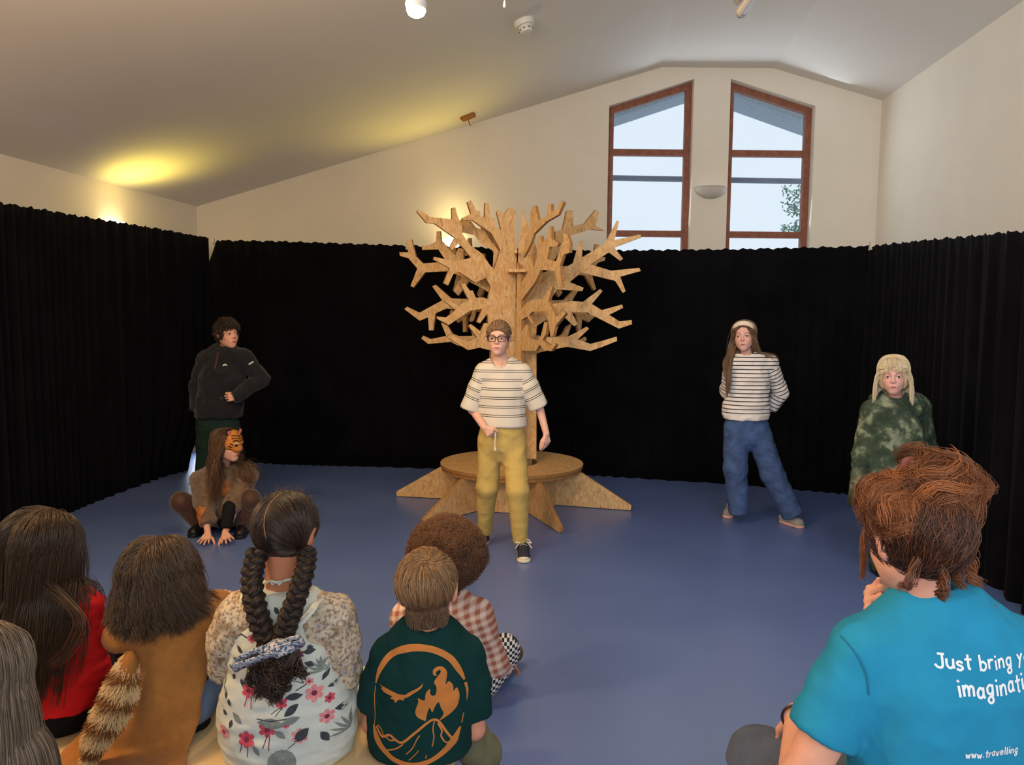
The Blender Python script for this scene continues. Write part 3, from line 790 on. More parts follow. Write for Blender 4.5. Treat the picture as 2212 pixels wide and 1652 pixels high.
def surface_nets(F, ax):
    S = F < 0
    c = np.zeros(tuple(n - 1 for n in F.shape), dtype=np.int8)
    for i in (0, 1):
        for j in (0, 1):
            for k in (0, 1):
                c += S[i:i + c.shape[0], j:j + c.shape[1], k:k + c.shape[2]]
    act = (c > 0) & (c < 8)
    I = np.argwhere(act); n = len(I)
    if n == 0: return np.zeros((0, 3)), np.zeros((0, 4), dtype=np.int64)
    idx = np.full(c.shape, -1, dtype=np.int64); idx[act] = np.arange(n)
    acc = np.zeros((n, 3)); cnt = np.zeros(n)
    corners = [(0, 0, 0), (1, 0, 0), (0, 1, 0), (1, 1, 0), (0, 0, 1), (1, 0, 1), (0, 1, 1), (1, 1, 1)]
    vals = [F[I[:, 0] + a, I[:, 1] + b, I[:, 2] + d].astype(np.float64) for a, b, d in corners]
    for e0 in range(8):
        for bit in (1, 2, 4):
            if e0 & bit: continue
            e1 = e0 | bit
            v0, v1 = vals[e0], vals[e1]; m = (v0 < 0) != (v1 < 0)
            t = np.where(m, v0 / np.where(m, v0 - v1, 1), 0)
            p0, p1 = A_(corners[e0]), A_(corners[e1])
            acc += np.where(m[:, None], p0 + (p1 - p0) * t[:, None], 0); cnt += m
    g = I + acc / cnt[:, None]
    vs = np.stack([np.interp(g[:, i], np.arange(len(ax[i])), ax[i]) for i in range(3)], axis=1)
    quads = []
    for d in range(3):
        o1, o2 = [(1, 2), (2, 0), (0, 1)][d]
        sl0 = [slice(1, -1)] * 3; sl0[d] = slice(0, -1); sl1 = list(sl0); sl1[d] = slice(1, None)
        a = S[tuple(sl0)]; b = S[tuple(sl1)]
        E = np.argwhere(a != b)
        if len(E) == 0: continue
        base = E.copy(); base[:, o1] += 1; base[:, o2] += 1
        def cell(x, y):
            q = base.copy(); q[:, o1] += x; q[:, o2] += y; return idx[q[:, 0], q[:, 1], q[:, 2]]
        q = np.stack([cell(-1, -1), cell(0, -1), cell(0, 0), cell(-1, 0)], axis=1)
        inside = a[E[:, 0], E[:, 1], E[:, 2]]
        q[~inside] = q[~inside][:, ::-1]
        quads.append(q)
    Q = np.concatenate(quads); Q = Q[(Q >= 0).all(axis=1)]
    return vs, Q
def vnoise(p, freq, seed=0):
    """smooth value noise, -1..1"""
    q = p * freq + seed * 17.31; i = np.floor(q).astype(np.int64); f = q - i; f = f * f * (3 - 2 * f)
    def h(a, b, c):
        n = (a * 374761393 + b * 668265263 + c * 2147483647 + seed * 974711) & 0x7fffffff
        n = ((n ^ (n >> 13)) * 1274126177) & 0x7fffffff
        return ((n ^ (n >> 16)) & 0xffff) / 32767.5 - 1
    out = 0
    for a in (0, 1):
        for b in (0, 1):
            for c in (0, 1):
                w = (f[:, 0] if a else 1 - f[:, 0]) * (f[:, 1] if b else 1 - f[:, 1]) * (f[:, 2] if c else 1 - f[:, 2])
                out = out + w * h(i[:, 0] + a, i[:, 1] + b, i[:, 2] + c)
    return out
def vnormals(v, q):
    n = np.zeros_like(v)
    fn = np.cross(v[q[:, 2]] - v[q[:, 0]], v[q[:, 3]] - v[q[:, 1]])
    for k in range(4): np.add.at(n, q[:, k], fn)
    return n / np.maximum(1e-12, np.linalg.norm(n, axis=1))[:, None]
def smooth_mesh(v, q, it=1, lam=0.5):
    for _ in range(it):
        acc = np.zeros_like(v); cnt = np.zeros(len(v))
        for a, b in ((0, 1), (1, 2), (2, 3), (3, 0)):
            np.add.at(acc, q[:, a], v[q[:, b]]); np.add.at(acc, q[:, b], v[q[:, a]])
            np.add.at(cnt, q[:, a], 1); np.add.at(cnt, q[:, b], 1)
        v = v + lam * (acc / np.maximum(cnt, 1)[:, None] - v)
    return v
def wrinkle(v, q, amp, freq, stretch=(1, 1, 1), seed=0, ridged=True, mask=None):
    """push the cloth in and out along its normals in soft creases"""
    n = vnormals(v, q)
    p = v * A_(stretch)
    w = vnoise(p, freq, seed) + 0.5 * vnoise(p, freq * 2.1, seed + 3)
    if ridged: w = 0.6 - np.abs(w) * 1.4
    w = w * amp
    if mask is not None: w = w * mask(v)
    return v + n * w[:, None]
def seg_t(p, a, b):
    a, b = A_(a), A_(b); ab = b - a; t = ((p - a) @ ab) / (ab @ ab)
    tc = np.clip(t, 0, 1); return tc, np.linalg.norm(p - a - tc[:, None] * ab, axis=1)
def solid(name, vol_or_mesh, mat, parent, sm=1, wr=None, attrs=None, kind=None, label=None):
    """mesh a volume, crease it, give it attributes, link it under its thing"""
    v, q = vol_or_mesh.mesh() if isinstance(vol_or_mesh, Vol) else vol_or_mesh
    if sm: v = smooth_mesh(v, q, sm)
    for w in (wr or []): v = wrinkle(v, q, **w)
    o = meshobj(name, v, q, mat, parent, kind, smooth=True)
    for an, fn in (attrs or {}).items():
        if isinstance(fn, tuple):       # (region of a face centre, one value function per region)
            reg = fn[0](v[q].mean(axis=1)); vals = np.stack([f(v) for f in fn[1]]); cv = vals[reg[:, None], q]
            at = o.data.attributes.new(an, 'FLOAT', 'CORNER'); at.data.foreach_set('value', cv.astype(np.float32).ravel()); continue
        val = fn(v)
        if val.ndim == 1:
            at = o.data.attributes.new(an, 'FLOAT', 'POINT'); at.data.foreach_set('value', val.astype(np.float32))
        else:
            at = o.data.attributes.new(an, 'FLOAT_COLOR', 'POINT')
            at.data.foreach_set('color', np.concatenate([val, np.ones((len(val), 1))], axis=1).astype(np.float32).ravel())
    if label: o['label'] = label
    return o

# ---------------------------------------------------------------- skin, head, hands
def skin_mat(name):
    if name in MATS: return MATS[name]
    m, nt, b = nodemat(name); L = nt.links.new
    at = N(nt, 'ShaderNodeAttribute', attribute_name='tint')
    n = N(nt, 'ShaderNodeTexNoise', Scale=40.0, Detail=3.0); L(coords(nt), n.inputs['Vector'])
    r = ramp(nt, [(0.3, (0.94, 0.93, 0.92)), (0.7, (1.03, 1.03, 1.03))]); L(n.outputs['Fac'], r.inputs[0])
    mu = N(nt, 'ShaderNodeMixRGB', blend_type='MULTIPLY'); mu.inputs[0].default_value = 1
    L(at.outputs['Color'], mu.inputs[1]); L(r.outputs[0], mu.inputs[2]); L(mu.outputs[0], b.inputs['Base Color'])
    b.inputs['Roughness'].default_value = 0.5; b.inputs['Specular IOR Level'].default_value = 0.3
    b.inputs['Subsurface Weight'].default_value = 0.12; b.inputs['Subsurface Radius'].default_value = (0.012, 0.004, 0.002)
    MATS[name] = m
    return m
def frame(yaw=0, pitch=0, roll=0):
    """head axes as columns: x to the head's right-hand side of the picture when facing away, y forward, z up.
    yaw 0 faces away from the camera (+Y); 180 faces the camera"""
    R = Matrix.Rotation(math.radians(yaw), 3, 'Z') @ Matrix.Rotation(math.radians(pitch), 3, 'X') @ Matrix.Rotation(math.radians(roll), 3, 'Y')
    return np.array(R)
class Head:
    def __init__(s, c, R, size=1.0):
        s.c = A_(c); s.R = R; s.s = size
    def w(s, x, y, z): return s.c + s.R @ (A_((x, y, z)) * s.s)
    def loc(s, p): return ((p - s.c) @ s.R) / s.s
    def add(s, V, face=True, fine=0.003):
        z = s.s; w = s.w; R = s.R
        V.ell(w(0, -.015, .02), A_((.072, .092, .080)) * z, R, k=.0)
        V.ell(w(0, .020, -.033), A_((.056, .066, .078)) * z, R, k=.025)
        if face:
            for sx in (-1, 1):
                V.ell(w(.031 * sx, .052, -.036), A_((.026, .026, .026)) * z, R, k=.02)
                V.cap(w(.044 * sx, .0, -.058), w(.010 * sx, .062, -.099), .017 * z, .013 * z, k=.03)
                V.cap(w(.034 * sx, .068, .017), w(.010 * sx, .080, .013), .010 * z, .009 * z, k=.015)
            V.ell(w(0, .030, -.060), A_((.046, .052, .044)) * z, R, k=.03)
            V.ell(w(0, .068, -.097), A_((.019, .017, .016)) * z, R, k=.02)
            for sx in (-1, 1): V.ell(w(.031 * sx, .094, -.006), A_((.019, .016, .011)) * z, R, k=.012, mode='s')
            for sx in (-1, 1): V.ell(w(.031 * sx, .0735, -.0065), A_((.0165, .012, .0125)) * z, R, k=.004)
            V.cap(w(0, .082, .000), w(0, .0985, -.031), .0065 * z, .0092 * z, k=.012)
            for sx in (-1, 1): V.ell(w(.0095 * sx, .090, -.035), A_((.007, .009, .0065)) * z, R, k=.008)
            V.ell(w(0, .078, -.066), A_((.026, .016, .016)) * z, R, k=.015)
            V.fineb(w(0, .03, -.03), .085 * z, fine)
        for sx in (-1, 1):
            V.ell(w(.076 * sx, -.010, -.010), A_((.012, .019, .032)) * z, R @ frame(18 * sx, -10, 14 * sx), k=.006)
            V.ell(w(.087 * sx, -.002, -.008), A_((.007, .010, .017)) * z, R, k=.004, mode='s')
        return V
    def scalp(s): return s.w(0, -.015, .02), A_((.074, .094, .083)) * s.s, s.R
def skin_tint(head, base, lips=(150, 80, 72), blush=1.0):
    base = A_(srgb(*base)); lip = A_(srgb(*lips))
    def f(v):
        q = head.loc(v) if head is not None else v * 0 + 9
        col = np.tile(base, (len(v), 1))
        def g(cx, cy, cz, rx, ry, rz): return np.exp(-(((q[:, 0] - cx) / rx) ** 2 + ((q[:, 1] - cy) / ry) ** 2 + ((q[:, 2] - cz) / rz) ** 2))
        red = sum(g(.04 * sx, .06, -.035, .026, .03, .024) for sx in (-1, 1)) * .45 + g(0, .1, -.034, .014, .02, .012) * .35 + sum(g(.08 * sx, 0, -.01, .016, .03, .035) for sx in (-1, 1)) * .5
        col = col * (1 - blush * red[:, None] * A_((.02, .24, .22)))
        m = np.clip(1.2 * np.exp(-((q[:, 0] / .0185) ** 4 + ((q[:, 2] + .0683) / .0078) ** 4)) * (q[:, 1] > .07), 0, 1)
        line = np.exp(-((q[:, 2] + .0683) / .0015) ** 2) * (np.abs(q[:, 0]) < .018) * (q[:, 1] > .07)
        nos = sum(g(.0065 * sx, .098, -.045, .004, .008, .0035) for sx in (-1, 1))
        return col * (1 - np.clip(nos, 0, 1)[:, None] * .5)
    return f
M_eye_w = plain('eye_white', srgb(225, 218, 212), rough=.25, var=.02)
M_pupil = plain('pupil', (.004, .004, .004), rough=.15, var=0)
M_brow = {}
def eyes(head, parent, iris=(70, 60, 50), brow=(80, 58, 40), gaze=(0, 1, 0), open_=1.0, brow_only=False):
    g0 = unit(gaze); z = head.s
    mi_iris = plain('iris_%d_%d_%d' % iris, srgb(*iris), rough=.2, var=.2)
    mb = plain('brow_%d_%d_%d' % brow, srgb(*brow), rough=.9, var=.2)
    ml = plain('lash', srgb(46, 34, 28), rough=.9)
    for sx in (-1, 1):
        # almond-shaped eye set just proud of the lids
        bm = bmesh.new(); mats = []
        cw = head.w(.031 * sx, .0765, -.0065)
        n = 14
        def q(x, zz, d): return bm.verts.new(Vector(head.w(.031 * sx + x, .0765 + d, -.0065 + zz)))
        cen = q(0, 0, .0095); rings = []
        for rr in (.35, .7, 1.0):
            ring = []
            for k in range(n):
                a = 2 * math.pi * k / n
                x = math.cos(a) * .0148 * rr; zz = math.sin(a) * .0070 * open_ * rr * (1 - .25 * abs(math.cos(a)) ** 3)
                ring.append(q(x, zz, .0095 - .0042 * rr * rr - .05 * abs(x)))
            rings.append(ring)
        for k in range(n): bm.faces.new((cen, rings[0][k], rings[0][(k + 1) % n]))
        for a, b in zip(rings[:-1], rings[1:]):
            for k in range(n): bm.faces.new((a[k], b[k], b[(k + 1) % n], a[(k + 1) % n]))
        eo = bmobj('eye', bm, M_eye_w, parent, smooth=True)
        ix = g0[0] * .007
        for nm, r, d, mm in (('iris', .0060, .0102, mi_iris), ('pupil', .0029, .0107, M_pupil)):
            bm = bmesh.new(); vv = []
            for k in range(12):
                a = 2 * math.pi * k / 12; x = math.cos(a) * r + ix; zz = max(-.0064 * open_, min(.0062 * open_, math.sin(a) * r))
                vv.append(bm.verts.new(Vector(head.w(.031 * sx + x, .0765 + d - .05 * abs(x) * .4, -.0065 + zz))))
            bm.faces.new(vv); bmobj(nm, bm, mm, eo)
        bm = bmesh.new(); pts = []
        for k in range(7):
            a = math.pi * (.04 + .92 * k / 6); pts.append(head.w(.031 * sx + math.cos(a) * .0156, .0765 + .0085 - .05 * abs(math.cos(a)) * .0145 - .003 * abs(math.cos(a)), -.0065 + math.sin(a) * .0075 * open_))
        bm_tube(bm, pts, [.0008, .0013, .0015, .0016, .0015, .0013, .0008], 5); bmobj('eyelash', bm, ml, parent)
        bm = bmesh.new(); pts = []
        for k in range(6):
            u = k / 5; pts.append(head.w(sx * (.013 + .034 * u), .0905 - .020 * u * u - .001, .0155 + .005 * math.sin(u * 2.6)))
        bm_tube(bm, pts, [.0016, .0024, .0026, .0024, .0018, .0008], 6, flat=.6); bmobj('eyebrow', bm, mb, parent, smooth=True)
def lips(hd, parent, body, col=(176, 96, 88), smile=.0015, wide=.0165):
    bv = mesh_bvh(body); fw = hd.R[:, 1]
    def on(x, z, o):
        h = bv.ray_cast(Vector(hd.w(x, .2, z)), Vector(-fw), .3)
        return (A_(h[0]) if h[0] is not None else hd.w(x, .09, z)) + fw * o
    m = plain('lip_%d_%d_%d' % col, srgb(*col), rough=.45, var=.08, scale=60); dk = plain('mouth_line', srgb(96, 44, 42), rough=.7)
    xs = np.linspace(-1, 1, 9)
    for nm, zc, hh, r in (('upper_lip', -.0648, .0012, .0026), ('lower_lip', -.0722, -.0016, .0032)):
        bm = bmesh.new(); k = 1 if nm == 'upper_lip' else .86
        pts = [on(x * wide * k, zc + hh * (1 - x * x) + (-.0022 * math.exp(-(x * 5) ** 2) * .4 if k == 1 else 0) + smile * x * x - (.0036 * x * x if k == 1 else -.0040 * x * x), -.0006) for x in xs]
        bm_tube(bm, [Vector(q) for q in pts], [r * hd.s * (1 - .75 * x ** 4) for x in xs], 7); bmobj(nm, bm, m, parent, smooth=True)
    bm = bmesh.new(); pts = [on(x * wide * 1.03, -.0683 + smile * x * x, .0010) for x in xs]
    bm_tube(bm, [Vector(q) for q in pts], [.0011 * (1 - .5 * x ** 4) for x in xs], 5); bmobj('mouth_line', bm, dk, parent)
def hand(V, wrist, d, palm, thumb, size=1.0, curl=(25, 30, 25), spread=6, k=.004, curls=None, thumb_out=40, thumb_curl=20, h=.0035, palm_len=.075):
    """d: wrist->knuckles, palm: the way the palm faces, thumb: side the thumb is on"""
    d = unit(d); palm = unit(A_(palm) - d * (A_(palm) @ d)); t = unit(A_(thumb) - d * (A_(thumb) @ d)); t = unit(t - palm * (t @ palm))
    w = A_(wrist); z = size
    kn = w + d * palm_len * z
    for f in (-1, -.33, .33, 1):
        V.cap(w + d * .012 * z + t * (.013 * f * z), kn + t * (.029 * f * z) - d * (.008 * abs(f - .3) * z), .0125 * z, .0105 * z, k=.008)
    L = [(.034, .022, .018), (.041, .026, .019), (.037, .024, .018), (.028, .018, .016)]
    for i, f in enumerate((1, .34, -.34, -1)):
        b = kn + t * (.028 * f * z) - d * (.008 * abs(f - .3) * z)
        c = (curls[i] if curls else curl)
        a = math.radians(spread * (1.5 - i) * .67); ang = 0; p = b
        dd0 = unit(d * math.cos(a) + t * math.sin(a))
        for j in range(3):
            ang += math.radians(c[j])
            dj = dd0 * math.cos(ang) + palm * math.sin(ang)
            q = p + dj * L[i][j] * z
            r0 = (.0086, .0078, .0070, .006)[j] * z * (.88 if i == 3 else 1); r1 = (.0078, .0070, .006)[j] * z * (.88 if i == 3 else 1)
            V.cap(p, q, r0, r1, k=k); p = q
    tb = w + d * .022 * z + t * .022 * z + palm * .006 * z
    a = math.radians(thumb_out); d1 = unit(d * math.cos(a) + t * math.sin(a) + palm * .25)
    p1 = tb + d1 * .036 * z; a2 = math.radians(thumb_out - thumb_curl)
    d2 = unit(d * math.cos(a2) + t * math.sin(a2) + palm * .35); p2 = p1 + d2 * .028 * z; p3 = p2 + unit(d2 + palm * .2 - t * .15) * .022 * z
    V.cap(w + d * .012 * z, p1, .0125 * z, .0108 * z, k=.010); V.cap(p1, p2, .0100 * z, .0090 * z, k=k); V.cap(p2, p3, .0088 * z, .0068 * z, k=k)
    V.fineb(w + d * .075 * z, .09 * z, h)
    return V

# ---------------------------------------------------------------- hair
def hair_mat(name, dark, light, rough=.42, tipcol=None, spec=.5):
    if name in MATS: return MATS[name]
    m, nt, b = nodemat(name); L = nt.links.new
    at = N(nt, 'ShaderNodeAttribute', attribute_name='tone')
    r = ramp(nt, [(0.0, dark), (0.55, tuple((a + c) / 2 for a, c in zip(dark, light))), (1.0, light)]); L(at.outputs['Fac'], r.inputs[0])
    L(r.outputs[0], b.inputs['Base Color']); b.inputs['Roughness'].default_value = rough; b.inputs['Specular IOR Level'].default_value = spec
    MATS[name] = m
    return m
def strand_obj(name, pts, radius, mat, parent, tone, kind='stuff', tip=.35):
    """pts (N, K, 3) -> hair curves"""
    n, k, _ = pts.shape
    hc = bpy.data.hair_curves.new(name); hc.add_curves([k] * n)
    base = np.array(chain_loc(parent)); p = (pts - base).astype(np.float32)
    hc.attributes['position'].data.foreach_set('vector', p.ravel()) if 'position' in hc.attributes else hc.points.foreach_set('position', p.ravel())
    ra = hc.attributes.get('radius') or hc.attributes.new('radius', 'FLOAT', 'POINT')
    prof = np.interp(np.linspace(0, 1, k), [0, .6, 1], [1, 1, tip])
    rr = (np.asarray(radius).reshape(-1, 1) * np.ones((n, 1))) * prof[None, :]
    ra.data.foreach_set('value', rr.astype(np.float32).ravel())
    ta = hc.attributes.new('tone', 'FLOAT', 'POINT')
    tv = np.asarray(tone) if np.ndim(tone) == 2 else np.repeat(np.asarray(tone)[:, None], k, axis=1)
    ta.data.foreach_set('value', tv.astype(np.float32).ravel())
    hc.materials.append(mat)
    o = bpy.data.objects.new(name, hc); COL.objects.link(o); o.parent = parent
    if kind: o['kind'] = kind
    return o
def scalp_roots(head, n, rg, keep):
    """random points of the scalp; keep(u) on unit directions (x, y, z) in head axes"""
    u = rg.normal(size=(n * 4, 3)); u /= np.linalg.norm(u, axis=1)[:, None]
    u = u[keep(u)][:n]
    c, r, R = head.scalp()
    return c + (u * r) @ R.T, u
def collide(p, cols, off):
    for o in cols:
        if o[0] == 'e':
            _, c, r, R = o
            q = ((p - c) @ R) / r; m = np.linalg.norm(q, axis=1); lim = 1 + off / np.mean(r)
            s = m < lim
            if s.any(): p[s] = c + ((q[s] / m[s][:, None] * lim[s][:, None]) * r) @ R.T
        else:
            _, a, b, ra, rb = o
            ab = b - a; t = np.clip(((p - a) @ ab) / (ab @ ab), 0, 1); cpt = a + t[:, None] * ab
            v = p - cpt; m = np.linalg.norm(v, axis=1); lim = ra + (rb - ra) * t + off
            s = m < lim
            if s.any(): p[s] = cpt[s] + v[s] / np.maximum(m[s], 1e-6)[:, None] * lim[s][:, None]
    return p
def grow(roots, dirs, length, k, cols, rg, grav=.25, vol=.012, jitter=.02, clump=None, clumpf=0.0, stick=0.0, turn=None, lower=2.2, avoid=None, volf=None, side=None, xmin=.070):
    """comb hair over the first collider (the scalp): strands hug it until it curves under, then fall and drape"""
    n = len(roots); step = (np.asarray(length) / (k - 1)).reshape(-1, 1) * np.ones((n, 1))
    off = rg.random(n) * vol * (1 if volf is None else volf)
    _, c0, r0, R0 = cols[0]
    def normal(p):
        q = ((p - c0) @ R0) / r0 ** 2; q = q @ R0.T
        return q / np.maximum(np.linalg.norm(q, axis=1), 1e-9)[:, None]
    def tang(d, p, m):
        nn = normal(p); t = d - nn * np.maximum(0, (d * nn).sum(axis=1))[:, None]
        d = np.where(m[:, None], t, d); return d / np.maximum(np.linalg.norm(d, axis=1), 1e-9)[:, None]
    P_ = np.zeros((n, k, 3)); p = roots.copy(); p = collide(p, cols[:1], off * 0.2); P_[:, 0] = p
    G_ = A_((0, 0, -1))
    d = dirs / np.maximum(np.linalg.norm(dirs, axis=1), 1e-9)[:, None] + G_ * np.clip(.75 - normal(p)[:, 2:3], 0, 1) * lower
    d = tang(d, p, np.ones(n, bool))
    for i in range(1, k):
        g = grav(i / (k - 1)) if callable(grav) else grav
        d = d + G_ * g + rg.normal(size=(n, 3)) * jitter
        if turn is not None: d = d + turn(p, i / (k - 1))
        if avoid is not None:
            hd_, who = avoid; l = hd_.loc(p); m = who & (l[:, 1] > .015) & (np.abs(l[:, 0]) < .080) & (l[:, 2] < .078)
            sx = np.where(l[:, 0] >= 0, 1.0, -1.0); push = np.clip((.088 - np.abs(l[:, 0])) / .05, 0, 1.4) * m
            d = d + (hd_.R @ (np.stack([sx * 1.3, -.55 + 0 * sx, .15 + 0 * sx], 1) * push[:, None]).T).T
        q = ((p - c0) @ R0) / r0; near = np.linalg.norm(q, axis=1) < 1 + (off + .010) / np.mean(r0)
        hug = near & ((normal(p)[:, 2] > -.15) | (stick > rg.random(n)))
        d = tang(d, p, hug)
        q = p + d * step
        qq = ((q - c0) @ R0) / r0; m = np.linalg.norm(qq, axis=1); lim = 1 + off * min(1, i / 4) / np.mean(r0)
        pull = hug & (m > lim)
        if pull.any(): q[pull] = c0 + ((qq[pull] / m[pull][:, None] * (lim[pull] * .8 + m[pull] * .2)[:, None]) * r0) @ R0.T
        if avoid is not None:
            l = hd_.loc(q); m = who & (l[:, 1] > np.where(l[:, 2] < -.085, -.045, .012)) & (np.abs(l[:, 0]) < .070) & (l[:, 2] < .050) & (l[:, 2] > -.20)
            if m.any():
                l[m, 0] = np.where(l[m, 0] >= 0, 1, -1) * (np.abs(l[m, 0]) * .4 + .070 * .6); q[m] = hd_.c + (l[m] * hd_.s) @ hd_.R.T
        q = collide(q, cols, off * min(1, i / 4))
        d = q - p; d /= np.maximum(np.linalg.norm(d, axis=1), 1e-6)[:, None]
        q = p + d * step
        if avoid is not None:
            l = hd_.loc(q); m = who & (l[:, 1] > np.where(l[:, 2] < -.085, -.045, .012)) & (np.abs(l[:, 0]) < xmin) & (l[:, 2] < .050) & (l[:, 2] > -.20)
            if m.any():
                l[m, 0] = np.where(l[m, 0] >= 0, 1, -1) * (np.abs(l[m, 0]) * .5 + xmin * .5); q[m] = hd_.c + (l[m] * hd_.s) @ hd_.R.T
        P_[:, i] = q; p = q
    if clumpf:
        m = max(1, n // 40); ids = rg.choice(n, m, replace=False)
        dd = ((roots[:, None, :] - roots[ids][None]) ** 2).sum(axis=2)
        if side is not None: dd = dd + 10.0 * (side[:, None] != side[ids][None])
        near = ids[dd.argmin(axis=1)]
        w = (np.linspace(0, 1, k) ** 1.2 * clumpf)[None, :, None]
        P_ = P_ * (1 - w) + P_[near] * w
    return P_
def curl(P_, rg, amp, turns, start=.15, per=None):
    n, k, _ = P_.shape
    T = np.gradient(P_, axis=1); T /= np.maximum(np.linalg.norm(T, axis=2), 1e-9)[..., None]
    ref = np.broadcast_to(A_((.3, .2, 1.0)), T.shape)
    s = np.cross(T, ref); s /= np.maximum(np.linalg.norm(s, axis=2), 1e-9)[..., None]; u = np.cross(s, T)
    t = np.linspace(0, 1, k)[None, :]; ph = rg.random((n, 1)) * 6.28 if per is None else per[:, None]
    tt = turns * (0.8 + .4 * rg.random((n, 1)))
    a = amp * np.clip((t - start) / .3, 0, 1) * (0.7 + .6 * rg.random((n, 1)))
    return P_ + s * (a * np.cos(ph + tt * 6.28 * t))[..., None] + u * (a * np.sin(ph + tt * 6.28 * t))[..., None]
def tube_mesh(pts, rad, n=10):
    """swept tube as arrays"""
    pts = A_(pts); k = len(pts); T = np.gradient(pts, axis=0); T /= np.linalg.norm(T, axis=1)[:, None]
    up = A_((0.1, 1, .2)); vs = []
    for i in range(k):
        s = np.cross(T[i], up); s /= np.linalg.norm(s); up = np.cross(s, T[i])
        for j in range(n):
            a = 2 * math.pi * j / n; vs.append(pts[i] + (s * math.cos(a) + up * math.sin(a)) * (rad[i] if np.ndim(rad) else rad))
    q = [(i * n + j, i * n + (j + 1) % n, (i + 1) * n + (j + 1) % n, (i + 1) * n + j) for i in range(k - 1) for j in range(n)]
    return np.array(vs), np.array(q)
def catmull(pts, m=8):
    pts = [A_(p) for p in pts]; P2 = [2 * pts[0] - pts[1]] + pts + [2 * pts[-1] - pts[-2]]; out = []
    for i in range(1, len(P2) - 2):
        for j in range(m):
            t = j / m; a, b, c, d = P2[i - 1:i + 3]
            out.append(.5 * ((2 * b) + (-a + c) * t + (2 * a - 5 * b + 4 * c - d) * t * t + (-a + 3 * b - 3 * c + d) * t ** 3))
    out.append(pts[-1]); return np.array(out)

# ---------------------------------------------------------------- patterned cloth
def stripes_mat(name, base, line, period, w, pair=0.0, attr='along', offset=0.0, rib=0.0):
    """stripes that follow the cloth's own length attribute"""
    m, nt, b = nodemat(name); L = nt.links.new
    at = N(nt, 'ShaderNodeAttribute', attribute_name=attr)
    def band(off):
        a = N(nt, 'ShaderNodeMath', operation='ADD'); a.inputs[1].default_value = off; L(at.outputs['Fac'], a.inputs[0])
        f = N(nt, 'ShaderNodeMath', operation='FLOORED_MODULO'); f.inputs[1].default_value = period; L(a.outputs[0], f.inputs[0])
        c = N(nt, 'ShaderNodeMath', operation='LESS_THAN'); c.inputs[1].default_value = w; L(f.outputs[0], c.inputs[0]); return c
    c = band(offset)
    if pair:
        c2 = band(offset + pair); mx = N(nt, 'ShaderNodeMath', operation='MAXIMUM'); L(c.outputs[0], mx.inputs[0]); L(c2.outputs[0], mx.inputs[1]); c = mx
    mix = N(nt, 'ShaderNodeMixRGB'); mix.inputs[1].default_value = (*base, 1); mix.inputs[2].default_value = (*line, 1)
    L(c.outputs[0], mix.inputs[0]); L(mix.outputs[0], b.inputs['Base Color'])
    b.inputs['Roughness'].default_value = .9; b.inputs['Specular IOR Level'].default_value = .12
    v = coords(nt); n2 = N(nt, 'ShaderNodeTexNoise', Scale=500.0, Detail=1.0); L(v, n2.inputs['Vector'])
    bp = N(nt, 'ShaderNodeBump', Strength=.3, Distance=.002); L(n2.outputs['Fac'], bp.inputs['Height']); L(bp.outputs[0], b.inputs['Normal'])
    return m
def project(shape_pts, origin, ux, uy, dirv, bvh, off=.0012):
    """lay flat print outlines (u, v in metres) on a cloth surface; returns points or None"""
    out = []
    for u, v in shape_pts:
        o = A_(origin) + A_(ux) * u + A_(uy) * v - A_(dirv) * .4
        h = bvh.ray_cast(Vector(o), Vector(dirv), 1.0)
        if h[0] is None: return None
        out.append(A_(h[0]) - A_(dirv) * off)
    return out
def mesh_bvh(o):
    base = chain_loc(o); me = o.data
    return BVHTree.FromPolygons([tuple(Vector(v.co) + base) for v in me.vertices], [tuple(p.vertices) for p in me.polygons])
def print_poly(outline, dens=.012):
    """triangulate a 2-D outline finely enough to follow the cloth"""
    b = bmesh.new()
    tri = tessellate_polygon([[Vector((x, y, 0)) for x, y in outline]])
    vs = [b.verts.new((x, y, 0)) for x, y in outline]
    for t in tri:
        try: b.faces.new([vs[i] for i in t])
        except ValueError: pass
    for _ in range(5):
        es = [e for e in b.edges if e.calc_length() > dens]
        if not es: break
        bmesh.ops.subdivide_edges(b, edges=es, cuts=1, use_grid_fill=False)
        bmesh.ops.triangulate(b, faces=b.faces[:])
    b.verts.index_update()
    V2 = [(v.co.x, v.co.y) for v in b.verts]; F2 = [tuple(v.index for v in f.verts) for f in b.faces]; b.free()
    return V2, F2
def lay_print(name, outlines, origin, ux, uy, dirv, bvh, mat, parent, off=.0012, dens=.012, mats=None):
    vs, fs, mi = [], [], []
    for k, ol in enumerate(outlines):
        V2, F2 = print_poly(ol, dens); q = []
        for u, v in V2:
            r = project([(u, v)], origin, ux, uy, dirv, bvh, off + (.0004 * (k % 4) if mats else 0)); q.append(None if r is None else r[0])
        o = len(vs); vs += [A_((0, 0, 0)) if p is None else p for p in q]
        for f in F2:
            if any(q[i] is None for i in f): continue
            P3 = [q[i] for i in f]
            if max(np.linalg.norm(P3[i] - P3[i - 1]) for i in range(len(P3))) > dens * 5: continue
            fs.append(tuple(i + o for i in f)); mi.append(mats[k] if mats else 0)
    used = sorted({i for f in fs for i in f}); mp = {i: j for j, i in enumerate(used)}
    if not fs: return None
    return meshobj(name, [vs[i] for i in used], [tuple(mp[i] for i in f) for f in fs], mat, parent, mats=mi, smooth=True)
def ribbon(pts, w):
    """polyline -> one small quad per segment plus round joints"""
    out = []
    for a, b in zip(pts[:-1], pts[1:]):
        a, b = A_(a), A_(b); t = unit(b - a); n = A_((-t[1], t[0])) * w / 2; e = t * w * .22
        out.append([tuple(a - e + n), tuple(b + e + n), tuple(b + e - n), tuple(a - e - n)])
    return out
